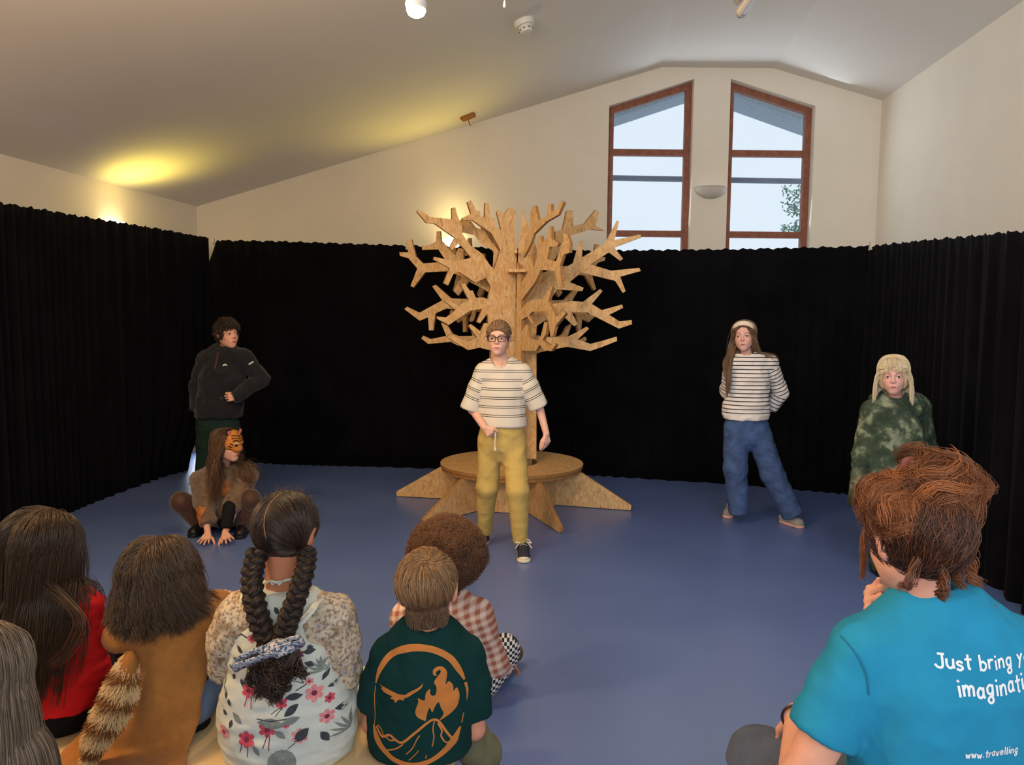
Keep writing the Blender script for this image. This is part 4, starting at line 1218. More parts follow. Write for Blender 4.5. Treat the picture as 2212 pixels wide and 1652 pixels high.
def stroke(pts, w):
    """polyline -> ribbon outline (closed polygon)"""
    pts = [A_(p) for p in pts]; l, r = [], []
    for i, p in enumerate(pts):
        t = unit(pts[min(i + 1, len(pts) - 1)] - pts[max(i - 1, 0)]); n = A_((-t[1], t[0]))
        e = (t * w * .3 if i == len(pts) - 1 else (-t * w * .3 if i == 0 else 0 * t))
        l.append(tuple(p + e + n * w / 2)); r.append(tuple(p + e - n * w / 2))
    return l + r[::-1]
# ================================================================= THE CHILDREN ON STAGE
def p(x, y, Y): return A_(P(x, y, Y))
UP = A_((0, 0, 1))
def body(V, J, hd, fwd, w=(.105, .095, .115), flat=1.45, arm=(.038, .031, .029, .021), leg=(.068, .047, .046, .030), feet=True):
    f = (A_(fwd), flat)
    pel, ch, nk = A_(J['pel']), A_(J['chest']), A_(J['neck'])
    mid = (pel + ch) / 2
    V.chain([pel, mid, ch], [w[0], w[1], w[2]], k=.03, flat=f)
    V.cap(ch, nk - (nk - ch) * .15, w[2] * .95, .05, k=.05, flat=f)
    for s in 'LR':
        V.cap(nk - UP * .035, J['sh' + s], .042, arm[0] * 1.12, k=.04)
        V.cap(J['sh' + s], J['el' + s], arm[0], arm[1], k=.03)
        V.cap(J['el' + s], J['wr' + s], arm[2], arm[3], k=.015)
        if 'hip' + s in J:
            V.cap(J['hip' + s], J['kn' + s], leg[0], leg[1], k=.04)
            V.cap(J['kn' + s], J['an' + s], leg[2], leg[3], k=.02)
            pass
    V.cap(nk - UP * .03, hd.w(0, -.022, -.055), .043 * hd.s, .041 * hd.s, k=.03)
    return V
def cap_keep(hd, yz=((.07, .062), (.018, -.03)), nape=-.075):
    (y0, z0), (y1, z1) = yz
    n = A_((0, -(z1 - z0), (y1 - y0))); n = n / np.linalg.norm(n); n = n if n[1] > 0 else -n; d = n[1] * y0 + n[2] * z0
    def keep(u):
        y = -.015 + u[:, 1] * .094; z = .02 + u[:, 2] * .083
        return (y * n[1] + z * n[2] < d) & (z > nape)
    return keep, n, d
def haircap(hd, thick=.007, yz=((.07, .062), (.018, -.03)), nape=-.075, extra=None, h=.005):
    V = Vol(h); c, r, R = hd.scalp()
    V.ell(c, r + thick, R)
    keep, n, d = cap_keep(hd, yz, nape)
    nw = hd.R @ n
    if extra: extra(V)
    V.cut(nw, hd.c + nw * d * hd.s); V.cut(-hd.R[:, 2], hd.w(0, 0, nape))
    return V
def swept_dirs(hd, u, f):
    """f(u) in head axes -> world unit vectors"""
    d = f(u); d /= np.linalg.norm(d, axis=1)[:, None]
    return d @ hd.R.T
def scalp_col(hd, grow_=0.0):
    c, r, R = hd.scalp(); return ('e', c, r + grow_, R)
def face_col(hd, g=.006):
    return ('e', hd.w(0, .02, -.035), A_((.059, .066, .085)) * hd.s + g, hd.R)
def neck_col(hd, nk): return ('c', hd.w(0, -.02, -.05), A_(nk), .046, .05)
def shoe(parent, heel, toe, up_m, sole_m, h=.075, w=.038, laces=None, toe_m=None, name='shoe', cap_m=None):
    heel, toe = A_(heel), A_(toe); d = unit(toe - heel); L = np.linalg.norm(toe - heel); side = unit(np.cross(d, UP))
    V = Vol(.004)
    V.cap(heel + d * .03 + UP * .048, heel + d * .06 + UP * h, .034, .033, k=.02)
    V.cap(heel + d * .035 + UP * .035, toe - d * .04 + UP * .030, .035, w * .92, k=.03, flat=(UP, 1.15))
    V.cap(heel + d * .09 + UP * .06, toe - d * .05 + UP * .035, .028, .030, k=.03)
    V.cut(-UP, heel + UP * .012)
    so = solid(name, V, up_m, parent)
    S = Vol(.004); S.cap(heel + d * .034 + UP * .012, toe - d * .041 + UP * .012, .038, w + .004, flat=(UP, 1.0))
    S.cut(UP, heel + UP * .022); S.cut(-UP, heel + UP * .001)
    solid('sole', S, sole_m, so)
    if toe_m is not None:
        S = Vol(.004); S.cap(toe - d * .055 + UP * .03, toe - d * .038 + UP * .026, .030, w * .97, flat=(UP, 1.15)); S.cut(-d, toe - d * .048); S.cut(-UP, heel + UP * .012)
        solid('toe_cap', S, toe_m, so)
    if laces is not None:
        for k in range(4):
            c = heel + d * (.085 + .020 * k) + UP * (.096 - .011 * k)
            bm = bmesh.new(); bm_tube(bm, [c - side * .024 - UP * .006, c + UP * .002, c + side * .024 - UP * .006], .0032, 6); bmobj('lace', bm, laces, so, smooth=True)
        for sg in (-1, 1):
            c = heel + d * .075 + UP * .104
            pts = catmull([c, c + side * .03 * sg + d * .02 + UP * .012, c + side * .05 * sg + d * .03 - UP * .01, c + side * .025 * sg + d * .025 - UP * .002, c + side * .052 * sg + d * .07 - UP * .03], 5)
            bm = bmesh.new(); bm_tube(bm, [Vector(q) for q in pts], .0030, 6); bmobj('lace_bow', bm, laces, so, smooth=True)
    return so

# ---------------------------------------------------------------- 1: child in glasses in front of the tree
def child_glasses():
    Y = 4.75
    hd = Head(p(1077, 727.5, Y - .03), frame(174, -2, 0), .95)
    J = dict(neck=p(1084, 778, Y + .02), chest=p(1085, 832, Y), pel=p(1085, 925, Y + .02),
             shL=p(1043, 800, Y), shR=p(1129, 799, Y + .01), elL=p(1021, 884, Y + .02), elR=p(1162, 868, Y + .03),
             wrL=p(1046, 923, Y - .13), wrR=p(1180, 936, Y - .02),
             hipL=p(1061, 945, Y + .02), hipR=p(1110, 945, Y + .02), knL=p(1053, 1058, Y + .05), knR=p(1117, 1062, Y - .08),
             anL=p(1046, 1150, Y + .2), anR=p(1127, 1166, Y - .03), toeL=p(1040, 1180, Y + .08), toeR=p(1131, 1202, Y - .13))
    base = G(1085, 1190); root = empty('person', (base.x, Y, 0), 'child in black glasses, striped knit top and mustard trousers before the wooden tree', 'person')
    V = Vol(.007); body(V, J, hd, (0, 1, 0)); hd.add(V)
    hand(V, J['wrL'], p(1064, 938, Y - .15) - J['wrL'], (.5, .8, -.2), (.2, -.35, .9), .86, curls=[(55, 75, 50), (60, 80, 50), (65, 80, 50), (65, 80, 50)], thumb_out=25, thumb_curl=30, palm_len=.07)
    hand(V, J['wrR'], (.035, -.12, -1), (-.5, .6, 0), (-.45, -.9, 0), .86, curls=[(18, 28, 20), (25, 32, 22), (30, 36, 25), (34, 40, 25)], thumb_out=22, thumb_curl=14, palm_len=.07)
    bo = solid('body', V, skin_mat('skin'), root, attrs={'tint': skin_tint(hd, (226, 178, 158))})
    lips(hd, root, bo, (196, 122, 112), .0008, .019)
    eyes(hd, root, iris=(72, 84, 92), brow=(120, 90, 66), gaze=(0.1, 1, 0), open_=.8)
    # striped knit top
    T = Vol(.007); f = (A_((0, 1, 0)), 1.4)
    hem = p(1085, 920, Y)
    T.chain([p(1085, 808, Y + .01), p(1086, 850, Y), p(1085, 920, Y), p(1085, 960, Y)], [.125, .142, .152, .154], k=.02, flat=f)
    for s, sh, e0, e1 in (('L', p(1046, 806, Y), p(1030, 840, Y), p(1016, 884, Y + .01)), ('R', p(1126, 805, Y), p(1143, 835, Y), p(1163, 878, Y + .02))):
        T.cap(p(1084, 790, Y + .02), sh, .05, .058, k=.05); T.cap(sh, e0, .060, .060, k=.035); T.cap(e0, e1, .060, .066, k=.02, clip=(False, True))
    T.cap(J['neck'] - UP * .035, hd.w(0, -.02, -.08), .064, .068, k=.008, mode='s'); T.ell(p(1079, 779, Y - .08), (.062, .07, .045), k=.006, mode='s')
    T.cut(-UP, hem)
    axs = ((p(1046, 806, Y), p(1016, 884, Y + .01)), (p(1126, 805, Y), p(1163, 878, Y + .02)))
    def region(v):
        out = np.where(v[:, 2] < hem[2] + .033, 3, 0)
        for i, (sh, e1) in enumerate(axs):
            t, dd = seg_t(v, sh, e1); out = np.where((t > .14) & (dd < .085) & (np.abs(v[:, 0] - J['chest'][0]) > .122 + .035 * t), i + 1, out)
            out = np.where((out == i + 1) & (t > .84), 3, out)
        return out
    sl = [lambda v, a=a_, b=b_: .30 - seg_t(v, a, b)[0] * np.linalg.norm(A_(b) - A_(a)) * .98 for a_, b_ in axs]
    along = (region, [lambda v: v[:, 2] - hem[2], sl[0], sl[1], lambda v: v[:, 2] * 0 - .002])
    mk = stripes_mat('cream_knit_double_stripe', srgb(216, 208, 194), srgb(62, 58, 56), .0565, .0042, pair=.0120, offset=-.024 + .0565)
    solid('striped_top', T, mk, root, wr=[dict(amp=.006, freq=9, stretch=(1, 1, .45), seed=2)], attrs={'along': along})
    # mustard trousers
    R_ = Vol(.007); fl = (A_((0, 1, 0)), 1.35)
    R_.chain([p(1085, 912, Y + .01), p(1085, 925, Y + .01), p(1084, 950, Y + .02)], [.130, .136, .156], k=.02, flat=fl)
    R_.cap(p(1060, 950, Y + .02), p(1053, 1050, Y + .05), .083, .068, k=.015); R_.cap(p(1053, 1050, Y + .05), p(1047, 1150, Y + .2), .067, .050, k=.03)
    R_.cap(p(1109, 950, Y + .02), p(1118, 1058, Y - .07), .083, .069, k=.015); R_.cap(p(1118, 1058, Y - .07), p(1125, 1170, Y - .02), .068, .050, k=.03, clip=(False, True))
    R_.cut(UP, p(1085, 905, Y)); R_.cut(-UP, p(1046, 1155, Y + .2), (p(1046, 1160, Y + .2), .15))
    solid('trousers', R_, fabric('mustard_twill', srgb(200, 172, 100), var=.08), root, wr=[dict(amp=.004, freq=6, stretch=(1, 1, .6), seed=5), dict(amp=.0045, freq=11, stretch=(1.0, .8, 1.0), seed=9)])
    tie = root.children
    bm = bmesh.new(); pts = catmull([p(1069, 922, Y - .125), p(1070, 940, Y - .135), p(1069, 960, Y - .13), p(1070, 974, Y - .128)], 5)
    bm_tube(bm, [Vector(q) for q in pts], [.006] * (len(pts) - 3) + [.008, .011, .009], 7); bmobj('drawstring', bm, fabric('cream_cord', srgb(226, 210, 186)), root, smooth=True)
    # shoes
    navy = fabric('navy_canvas', srgb(52, 54, 66)); cream = plain('cream_rubber', srgb(228, 216, 190), rough=.5, var=.05); lac = fabric('white_lace', srgb(235, 228, 215))
    g1 = A_(G(1132, 1217)); dR = unit(A_((.02, -1, 0))); shoe(root, g1 - dR * .225, g1, navy, cream, laces=lac, toe_m=cream, w=.040)
    gl = A_((J['anL'][0], J['anL'][1] + .05, 0)); shoe(root, gl, gl + A_((-.04, -.22, 0)), navy, cream, toe_m=cream)
    # glasses
    gm = plain('black_acetate', (.012, .011, .012), rough=.25, var=0); gr = None
    bm = bmesh.new()
    for sx in (-1, 1):
        pts = []
        for k in range(25):
            a = 2 * math.pi * k / 24; c, s_ = math.cos(a), math.sin(a)
            x = .0265 * math.copysign(abs(c) ** .55, c); z = .0185 * math.copysign(abs(s_) ** .6, s_)
            pts.append(hd.w(.0335 * sx + x, .104 - .10 * abs(.0335 * sx + x) ** 1.3 * 3 * .5, -.007 + z))
        bm_tube(bm, pts, [.0031 if math.sin(2 * math.pi * k / 24) > .1 else .0020 for k in range(25)], 6, cap=False)
        bm_tube(bm, [hd.w(.060 * sx, .098, .004), hd.w(.074 * sx, .085, .004), hd.w(.079 * sx, .0, .002), hd.w(.079 * sx, -.02, -.012)], .0022, 6)
    bm_tube(bm, [hd.w(-.008, .104, -.001), hd.w(0, .106, .001), hd.w(.008, .104, -.001)], .0024, 6)
    gr = bmobj('glasses', bm, gm, root, smooth=True)
    for sx in (-1, 1):
        bm = bmesh.new(); vv = []
        for k in range(20):
            a = 2 * math.pi * k / 20; c, s_ = math.cos(a), math.sin(a)
            x = .0265 * math.copysign(abs(c) ** .55, c); z = .0185 * math.copysign(abs(s_) ** .6, s_)
            vv.append(bm.verts.new(Vector(hd.w(.0335 * sx + x, .1035 - .15 * abs(.0335 * sx + x) ** 1.3, -.007 + z))))
        bm.faces.new(vv); bmobj('lens', bm, M_glass, gr)
    # necklace
    bm = bmesh.new(); pts = catmull([p(1066, 783, Y - .075), p(1070, 790, Y - .098), p(1076, 793, Y - .103), p(1083, 790, Y - .1), p(1087, 783, Y - .08)], 4)
    bm_tube(bm, [Vector(q) for q in pts], .0016, 5); bmobj('necklace', bm, plain('silver_chain', (.6, .58, .54), rough=.3, metal=.8), root)
    # hair pulled back and tied
    rg = np.random.default_rng(4); c, r, R = hd.scalp()
    yz = ((.078, .052), (.025, -.02))
    def ex(V):
        V.ell(hd.w(0, -.085, -.06), A_((.06, .035, .045)) * hd.s, hd.R, k=.02)
    hcap = solid('hair', haircap(hd, .007, yz, -.085, ex), plain('light_brown_hair_base', srgb(104, 80, 58), rough=.7), root, kind=None)
    keep, _, _ = cap_keep(hd, yz, -.07)
    ro, u = scalp_roots(hd, 1500, rg, keep)
    d = swept_dirs(hd, u, lambda u: np.stack([-u[:, 0] * .3, -np.ones(len(u)), .15 - u[:, 2] * .2], 1))
    S_ = grow(ro, d, .12 + .03 * rg.random(1500), 9, [scalp_col(hd, .007)], rg, grav=.10, vol=.006, jitter=.03, lower=0, stick=1)
    strand_obj('hair_strands', S_, .0011, hair_mat('light_brown_hair', srgb(96, 70, 48), srgb(176, 140, 100)), hcap, rg.random(1500))
    ft = []
    for k in range(220):
        a = rg.random() * 6.28; q0 = hd.w(.052 * rg.choice([-1, 1]) + rg.normal() * .01, .0 + rg.normal() * .02, -.02 + rg.normal() * .015); ft.append([q0 + A_((rg.normal() * .006 * j, -.003 * j * rg.random(), -.008 * j)) for j in range(5)])
    return root
child_glasses()

# ---------------------------------------------------------------- 2: child in the dark zip jacket
def child_jacket():
    Y = 5.75
    hd = Head(p(491, 719, Y), frame(180 + 50, 0, 2), .96)
    J = dict(neck=p(484, 762, Y + .03), chest=p(481, 815, Y), pel=p(471, 905, Y + .02),
             shL=p(446, 778, Y + .02), shR=p(526, 773, Y), elL=p(425, 835, Y + .05), elR=p(566, 818, Y + .05),
             wrL=p(424, 884, Y - .02), wrR=p(512, 858, Y - .13),
             hipL=p(450, 915, Y), hipR=p(494, 915, Y), knL=p(443, 1010, Y - .02), knR=p(500, 1010, Y - .03), anL=p(436, 1090, Y + .03), anR=p(508, 1090, Y), toeL=p(432, 1125, Y - .15), toeR=p(516, 1125, Y - .15))
    root = empty('person', (P(470, 1100, Y).x, Y, 0), 'curly-haired child in a dark half-zip jacket and green trousers, hand in pocket', 'person')
    V = Vol(.007); body(V, J, hd, (0, 1, 0)); hd.add(V)
    hand(V, J['wrL'], (.02, -.05, -1), (.9, .3, 0), (.2, -1, 0), .85, thumb_out=20, curls=[(25, 30, 20)] * 4, palm_len=.07)
    hand(V, J['wrR'], p(492, 858, Y - .15) - J['wrR'], (0, 1, -.1), (.0, -.2, 1), .85, curls=[(40, 50, 30)] * 4, thumb_out=25, palm_len=.07)
    bo = solid('body', V, skin_mat('skin'), root, attrs={'tint': skin_tint(hd, (222, 166, 142), lips=(160, 82, 72), blush=1.2)})
    lips(hd, root, bo, (184, 108, 96), .0020)
    eyes(hd, root, iris=(60, 48, 36), brow=(62, 42, 30), gaze=(-.5, 1, 0), open_=.8)
    T = Vol(.007); f = (A_((0, 1, 0)), 1.35)
    T.chain([p(484, 782, Y + .02), p(481, 820, Y), p(473, 885, Y), p(471, 920, Y)], [.150, .165, .175, .175], k=.03, flat=f)
    for sh, el, wr in ((J['shL'], J['elL'], J['wrL']), (J['shR'], J['elR'], p(503, 860, Y - .145))):
        T.cap(p(484, 772, Y + .02), sh, .06, .064, k=.05); T.cap(sh, el, .064, .058, k=.03); T.cap(el, wr, .058, .046, k=.02, clip=(False, True))
    T.cap(J['neck'] - UP * .06, J['neck'] + A_((0, .0, -.012)), .062, .056, k=.03, clip=(False, True))
    T.cap(J['neck'] - UP * .03, hd.w(0, -.02, -.06), .046, .050, k=.006, mode='s')
    T.cut(-UP, p(471, 899, Y))
    jk = solid('jacket', T, fabric('charcoal_fleece', srgb(32, 32, 37), var=.22, sheen=.15), root, wr=[dict(amp=.012, freq=8, stretch=(1, 1, .8), seed=1), dict(amp=.005, freq=19, seed=4)])
    bv = mesh_bvh(jk)
    ox = p(481, 815, Y); ux, uy, dv = A_((1, 0, 0)), UP, A_((0, 1, 0))
    def loc2(x, y): q = p(x, y, Y); return (q[0] - ox[0], q[2] - ox[2])
    lay_print('zip', [stroke([loc2(480, 762), loc2(477, 793)], .012)], ox, ux, uy, dv, bv, plain('red_zip_tape', srgb(120, 52, 50)), jk)
    lay_print('zip_teeth', [stroke([loc2(480, 762), loc2(477, 793)], .005)], ox, ux, uy, dv, bv, plain('dark_zip', (.03, .03, .03)), jk, off=.0026)
    lay_print('chest_badge', [[loc2(491, 789), loc2(493, 785), loc2(496, 784), loc2(499, 785), loc2(501, 788.5), loc2(497, 787.5), loc2(494, 788.5)]], ox, ux, uy, dv, bv, plain('pale_thread', srgb(200, 200, 190)), jk, off=.002)
    lay_print('shoulder_tag', [stroke([loc2(543, 786), loc2(549, 781)], .011)], ox, ux, uy, dv, bv, plain('pale_thread', srgb(200, 200, 190)), jk, off=.002)
    lay_print('cuff_tag', [stroke([loc2(517, 850), loc2(519, 855)], .008)], ox, ux, uy, dv, bv, plain('pale_thread', srgb(200, 200, 190)), jk, off=.002)
    lay_print('pocket_opening', [[loc2(487, 856), loc2(492, 851), loc2(500, 860), loc2(504, 868), loc2(494, 866)]], ox, ux, uy, dv, bv, plain('pocket_dark', (.006, .006, .007)), jk, off=.002)
    R_ = Vol(.008)
    R_.chain([p(471, 890, Y), p(472, 915, Y)], [.140, .148], flat=(A_((0, 1, 0)), 1.4))
    for s, kx, ax in (('L', 446, 438), ('R', 496, 504)):
        R_.cap(J['hip' + s], p(kx, 1010, Y), .088, .076, k=.03); R_.cap(p(kx, 1010, Y), p(ax, 1088, Y + .02), .076, .062, k=.02)
    solid('trousers', R_, fabric('bottle_green_cotton', srgb(26, 46, 40), var=.15), root, wr=[dict(amp=.012, freq=7, seed=3)])
    dk = plain('black_leather', (.012, .012, .013), rough=.4); 
    for s in 'LR': shoe(root, A_((J['an' + s][0], J['an' + s][1] + .07, 0)), A_((J['toe' + s][0], J['an' + s][1] - .15, 0)), dk, dk)
    rg = np.random.default_rng(8); yz = ((.077, .058), (.03, -.012))
    hb = solid('hair', haircap(hd, .012, yz, -.07), plain('dark_brown_hair_base', srgb(34, 25, 20), rough=.8), root, wr=[dict(amp=.006, freq=60, seed=2, ridged=False)])
    keep, _, _ = cap_keep(hd, ((.08, .052), (.033, -.012)), -.07); n = 1300
    ro, u = scalp_roots(hd, n, rg, keep)
    d = swept_dirs(hd, u, lambda u: u + np.stack([u[:, 0] * .5, .9 + 0 * u[:, 0], .2 + 0 * u[:, 0]], 1) * (u[:, 2:3] > .2))
    S_ = grow(ro, d, (.03 + .035 * np.clip(u[:, 2], 0, 1)), 12, [scalp_col(hd, .008)], rg, grav=.1, vol=.02, jitter=.14, clumpf=.5, lower=.3)
    S_ = curl(S_, rg, .006, 1.6, start=.1)
    strand_obj('hair_strands', S_, .0013, hair_mat('dark_brown_hair', srgb(24, 17, 13), srgb(74, 54, 40)), hb, rg.random(n))
child_jacket()

# ---------------------------------------------------------------- 3: crouching child with the tiger mask
def child_tiger():
    Y = 5.12
    hd = Head(p(492, 958, Y - .05), frame(180 + 66, -4, 0), .96)
    J = dict(neck=p(487, 1004, Y + .06), chest=p(485, 1045, Y + .08), pel=p(485, 1110, Y + .28),
             shL=p(436, 1036, Y + .04), shR=p(533, 1030, Y + .08), elL=p(440, 1095, Y - .02), elR=p(512, 1090, Y - .02),
             wrL=p(449, 1150, Y - .17), wrR=p(486, 1150, Y - .17),
             hipL=p(462, 1110, Y + .25), hipR=p(512, 1110, Y + .25), knL=p(391, 1084, Y - .02), knR=p(541, 1078, Y - .02),
             anL=p(440, 1145, Y + .06), anR=p(523, 1145, Y + .04), toeL=p(437, 1162, Y - .06), toeR=p(525, 1162, Y - .06))
    root = empty('person', (P(485, 1150, Y).x, Y, 0), 'crouching child in a tiger half-mask and brown furry jacket, hands on the floor', 'person')
    V = Vol(.007); body(V, J, hd, (0, 1, .3), leg=(.075, .062, .055, .035)); hd.add(V)
    gz = A_(G(440, 1180)); 
    hand(V, J['wrL'], A_((P(441, 1172, Y - .25))) - J['wrL'], (.0, .35, -1), (1, -.3, 0), .90, curls=[(-22, 4, 4), (-22, 4, 4), (-22, 4, 4), (-22, 4, 4)], spread=14, thumb_out=38, thumb_curl=5, palm_len=.068)
    hand(V, J['wrR'], A_((P(493, 1172, Y - .25))) - J['wrR'], (.0, .35, -1), (-1, -.3, 0), .90, curls=[(-22, 4, 4), (-22, 4, 4), (-22, 4, 4), (-22, 4, 4)], spread=16, thumb_out=38, thumb_curl=5, palm_len=.068)
    bo = solid('body', V, skin_mat('skin'), root, attrs={'tint': skin_tint(hd, (224, 170, 146))})
    lips(hd, root, bo, (186, 104, 96), .001)
    # tights
    L_ = Vol(.007)
    for s in 'LR':
        L_.cap(J['hip' + s], J['kn' + s], .088, .068, k=.03); L_.cap(J['kn' + s] , J['an' + s], .066, .044, k=.03)
    solid('tights', L_, plain('brown_tights', srgb(70, 42, 30), rough=.55, var=.25, scale=12, sheen=.3), root)
    S_ = Vol(.008)
    S_.cap(p(465, 1118, Y + .22), p(510, 1118, Y + .22), .10, .10, k=.03); S_.cap(p(485, 1100, Y + .15), p(487, 1130, Y + .02), .07, .05, k=.04)
    solid('skirt', S_, fabric('black_jersey', (.010, .010, .011)), root)
    bl = plain('black_boot', (.010, .010, .011), rough=.35, var=.1)
    for s, sg in (('L', -1), ('R', 1)):
        a = J['an' + s]; shoe(root, A_((a[0], a[1] + .06, 0)), A_((a[0] + .03 * sg, a[1] - .15, 0)), bl, bl, h=.12)
    # furry jacket
    T = Vol(.007); f = (A_((0, 1, .3)), 1.25)
    T.chain([p(486, 1018, Y + .06), p(484, 1050, Y + .07), p(482, 1092, Y + .1)], [.125, .155, .165], k=.03, flat=f)
    T.cap(p(486, 1015, Y + .06), J['shL'], .075, .068, k=.05); T.cap(p(486, 1015, Y + .06), J['shR'], .075, .070, k=.05)
    T.cap(J['shL'], p(443, 1085, Y - .03), .072, .072, k=.03); T.cap(p(443, 1085, Y - .03), p(450, 1132, Y - .13), .070, .050, k=.02, clip=(False, True))
    T.cap(J['shR'], p(512, 1080, Y - .02), .074, .070, k=.03); T.cap(p(512, 1080, Y - .02), p(490, 1102, Y - .10), .066, .056, k=.02, clip=(False, True))
    T.cap(p(489, 1035, Y - .12), p(489, 1115, Y - .14), .012, .02, k=.015, mode='s')
    T.cap(J['neck'] - UP * .02, hd.w(0, -.02, -.08), .055, .06, k=.01, mode='s')
    fur = plain('brown_teddy_fleece', srgb(112, 90, 72), rough=1, var=.3, scale=30, bump=1.0, bscale=220, sheen=.4)
    jk = solid('furry_jacket', T, fur, root, wr=[dict(amp=.012, freq=9, seed=6), dict(amp=.004, freq=60, seed=7, ridged=False)])
    B_ = Vol(.007); B_.cap(p(489, 1040, Y - .0), p(488, 1090, Y + .0), .05, .045); B_.cap(p(489, 1020, Y + .02), p(489, 1060, Y - .02), .05, .05)
    solid('tabard', B_, plain('rust_fabric', srgb(140, 88, 50), rough=.9, var=.3, scale=30), root, wr=[dict(amp=.005, freq=20, seed=1)])
    Cf = Vol(.006); Cf.cap(p(496, 1095, Y - .1), p(488, 1141, Y - .165), .046, .036, k=.01, clip=(False, True))
    solid('sleeve_cuff', Cf, fabric('black_jersey', (.010, .010, .011)), root)
    # rust patch at one elbow
    bv = mesh_bvh(jk); ox = p(440, 1100, Y); 
    def loc2(x, y): q = p(x, y, Y - .1); return (q[0] - ox[0], q[2] - ox[2])
    lay_print('elbow_patch', [[loc2(x, y) for x, y in ((421, 1093), (436, 1092), (448, 1094), (447, 1104), (441, 1112), (444, 1124), (438, 1130), (430, 1125), (427, 1112))]], ox, A_((1, 0, 0)), UP, A_((0, 1, 0)), bv, plain('rust_boucle', srgb(178, 112, 54), rough=1, bump=1, bscale=300, var=.3, scale=60), jk, off=.006)
    # tiger half-mask
    om = plain('mask_orange', srgb(188, 118, 48), rough=.7, var=.22, scale=40); kb = plain('mask_black', srgb(30, 20, 16), rough=.8); pk = plain('mask_pink', srgb(196, 112, 116), rough=.7); wh = plain('mask_white', srgb(232, 222, 205), rough=.7)
    K = Vol(.0035); z = hd.s; w = hd.w
    K.ell(w(0, .035, .022), A_((.078, .080, .086)) * z, hd.R); K.ell(w(0, .10, -.025), A_((.034, .026, .024)) * z, hd.R, k=.02)
    K.ell(w(0, .022, .018), A_((.074, .072, .082)) * z, hd.R, k=.004, mode='s')
    fw = hd.R[:, 1]; K.cut(-fw, w(0, .042, 0)); K.cut(-hd.R[:, 2], w(0, 0, -.052))
    mk = solid('tiger_mask', K, om, root)
    for sx in (-1, 1):
        E = Vol(.0035); E.ell(w(.055 * sx, .055, .098), A_((.022, .008, .026)) * z, hd.R); solid('mask_ear', E, kb, mk)
        E = Vol(.003); E.ell(w(.055 * sx, .062, .094), A_((.014, .006, .017)) * z, hd.R); solid('inner_ear', E, pk, mk)
    bvm = mesh_bvh(mk)
    rt, u3 = hd.R[:, 0], hd.R[:, 2]
    def mp(nm, outl, m, off=.0015): return lay_print(nm, outl, w(0, .2, 0), rt, u3, -fw, bvm, m, mk, off=off, dens=.01)
    st = []
    for sx in (-1, 1):
        st += [stroke([(.006 * sx, .066), (.026 * sx, .074), (.044 * sx, .070)], .006), stroke([(.008 * sx, .050), (.028 * sx, .058), (.050 * sx, .052)], .006), stroke([(.010 * sx, .034), (.030 * sx, .042), (.046 * sx, .036)], .007),
               stroke([(.060 * sx, .02), (.048 * sx, .010)], .006), stroke([(.062 * sx, .0), (.050 * sx, -.008)], .006), stroke([(.058 * sx, -.02), (.047 * sx, -.026)], .006)]
    st.append(stroke([(0, .09), (0, .03)], .005)); st.append(stroke([(-.03, -.047), (0, -.04), (.03, -.047)], .005))
    mp('stripe', st, kb)
    mp('brow_patch', [stroke([(.012 * sx, .018), (.028 * sx, .024), (.042 * sx, .016)], .006) for sx in (-1, 1)], wh, .002)
    for sx in (-1, 1): mp('mask_eye', [[(.028 * sx + .010 * math.cos(a), .006 + .008 * math.sin(a)) for a in [k * .628 for k in range(10)]]], kb, .0024)
    mp('mask_nose', [[(-.014, -.014), (.014, -.014), (.006, -.030), (-.006, -.030)]], pk, .0024)
    for sx in (-1, 1):
        bm = bmesh.new(); bm_tube(bm, [w(.078 * sx, .03, .0), w(.093 * sx, -.03, .005), w(.089 * sx, -.06, .012)], .003, 6); bmobj('elastic', bm, wh, mk)
    # long wavy hair
    rg = np.random.default_rng(12); n = 3600; yz = ((.072, .062), (.03, -.06))
    def ex(V):
        V.cap(w(.0, -.06, -.02), p(466, 1020, Y + .05), .075, .06, k=.04); V.cap(p(460, 1000, Y + .03), p(458, 1045, Y - .02), .04, .03, k=.04)
    Hc = Vol(.006); c, r, R = hd.scalp(); Hc.ell(c, r + .008, R); keep, nn, dd = cap_keep(hd, yz, -.2)
    Hc.cut(hd.R @ nn, hd.c + (hd.R @ nn) * dd * z); ex(Hc)
    hb = solid('hair', Hc, plain('brown_wavy_hair_base', srgb(60, 42, 30), rough=.8), root, wr=[dict(amp=.008, freq=26, stretch=(1, 1, .4), seed=3)])
    ro, u = scalp_roots(hd, n, rg, keep)
    sg = np.sign(u[:, 0] + rg.normal(size=n) * .08)
    d = swept_dirs(hd, u, lambda u: np.stack([sg * .9, -.5 + 0 * sg, .15 + 0 * sg], 1))
    cols = [scalp_col(hd, .006), ('e', w(0, .03, -.02), A_((.075, .06, .09)) * z, hd.R), ('c', J['shL'], J['shR'], .075, .078), ('c', p(486, 1020, Y + .06), p(483, 1090, Y + .1), .115, .13)]
    G1 = grow(ro, d, .27 + .13 * rg.random(n), 20, cols, rg, grav=.35, vol=.028, jitter=.05, clumpf=.35, avoid=(hd, np.ones(n, bool)), side=sg)
    G1 = curl(G1, rg, .009, 1.5, start=.3)
    strand_obj('hair_strands', G1, .0010, hair_mat('brown_wavy_hair', srgb(50, 33, 23), srgb(140, 100, 62)), hb, np.clip(.35 + rg.normal(size=n) * .22, 0, 1))
child_tiger()

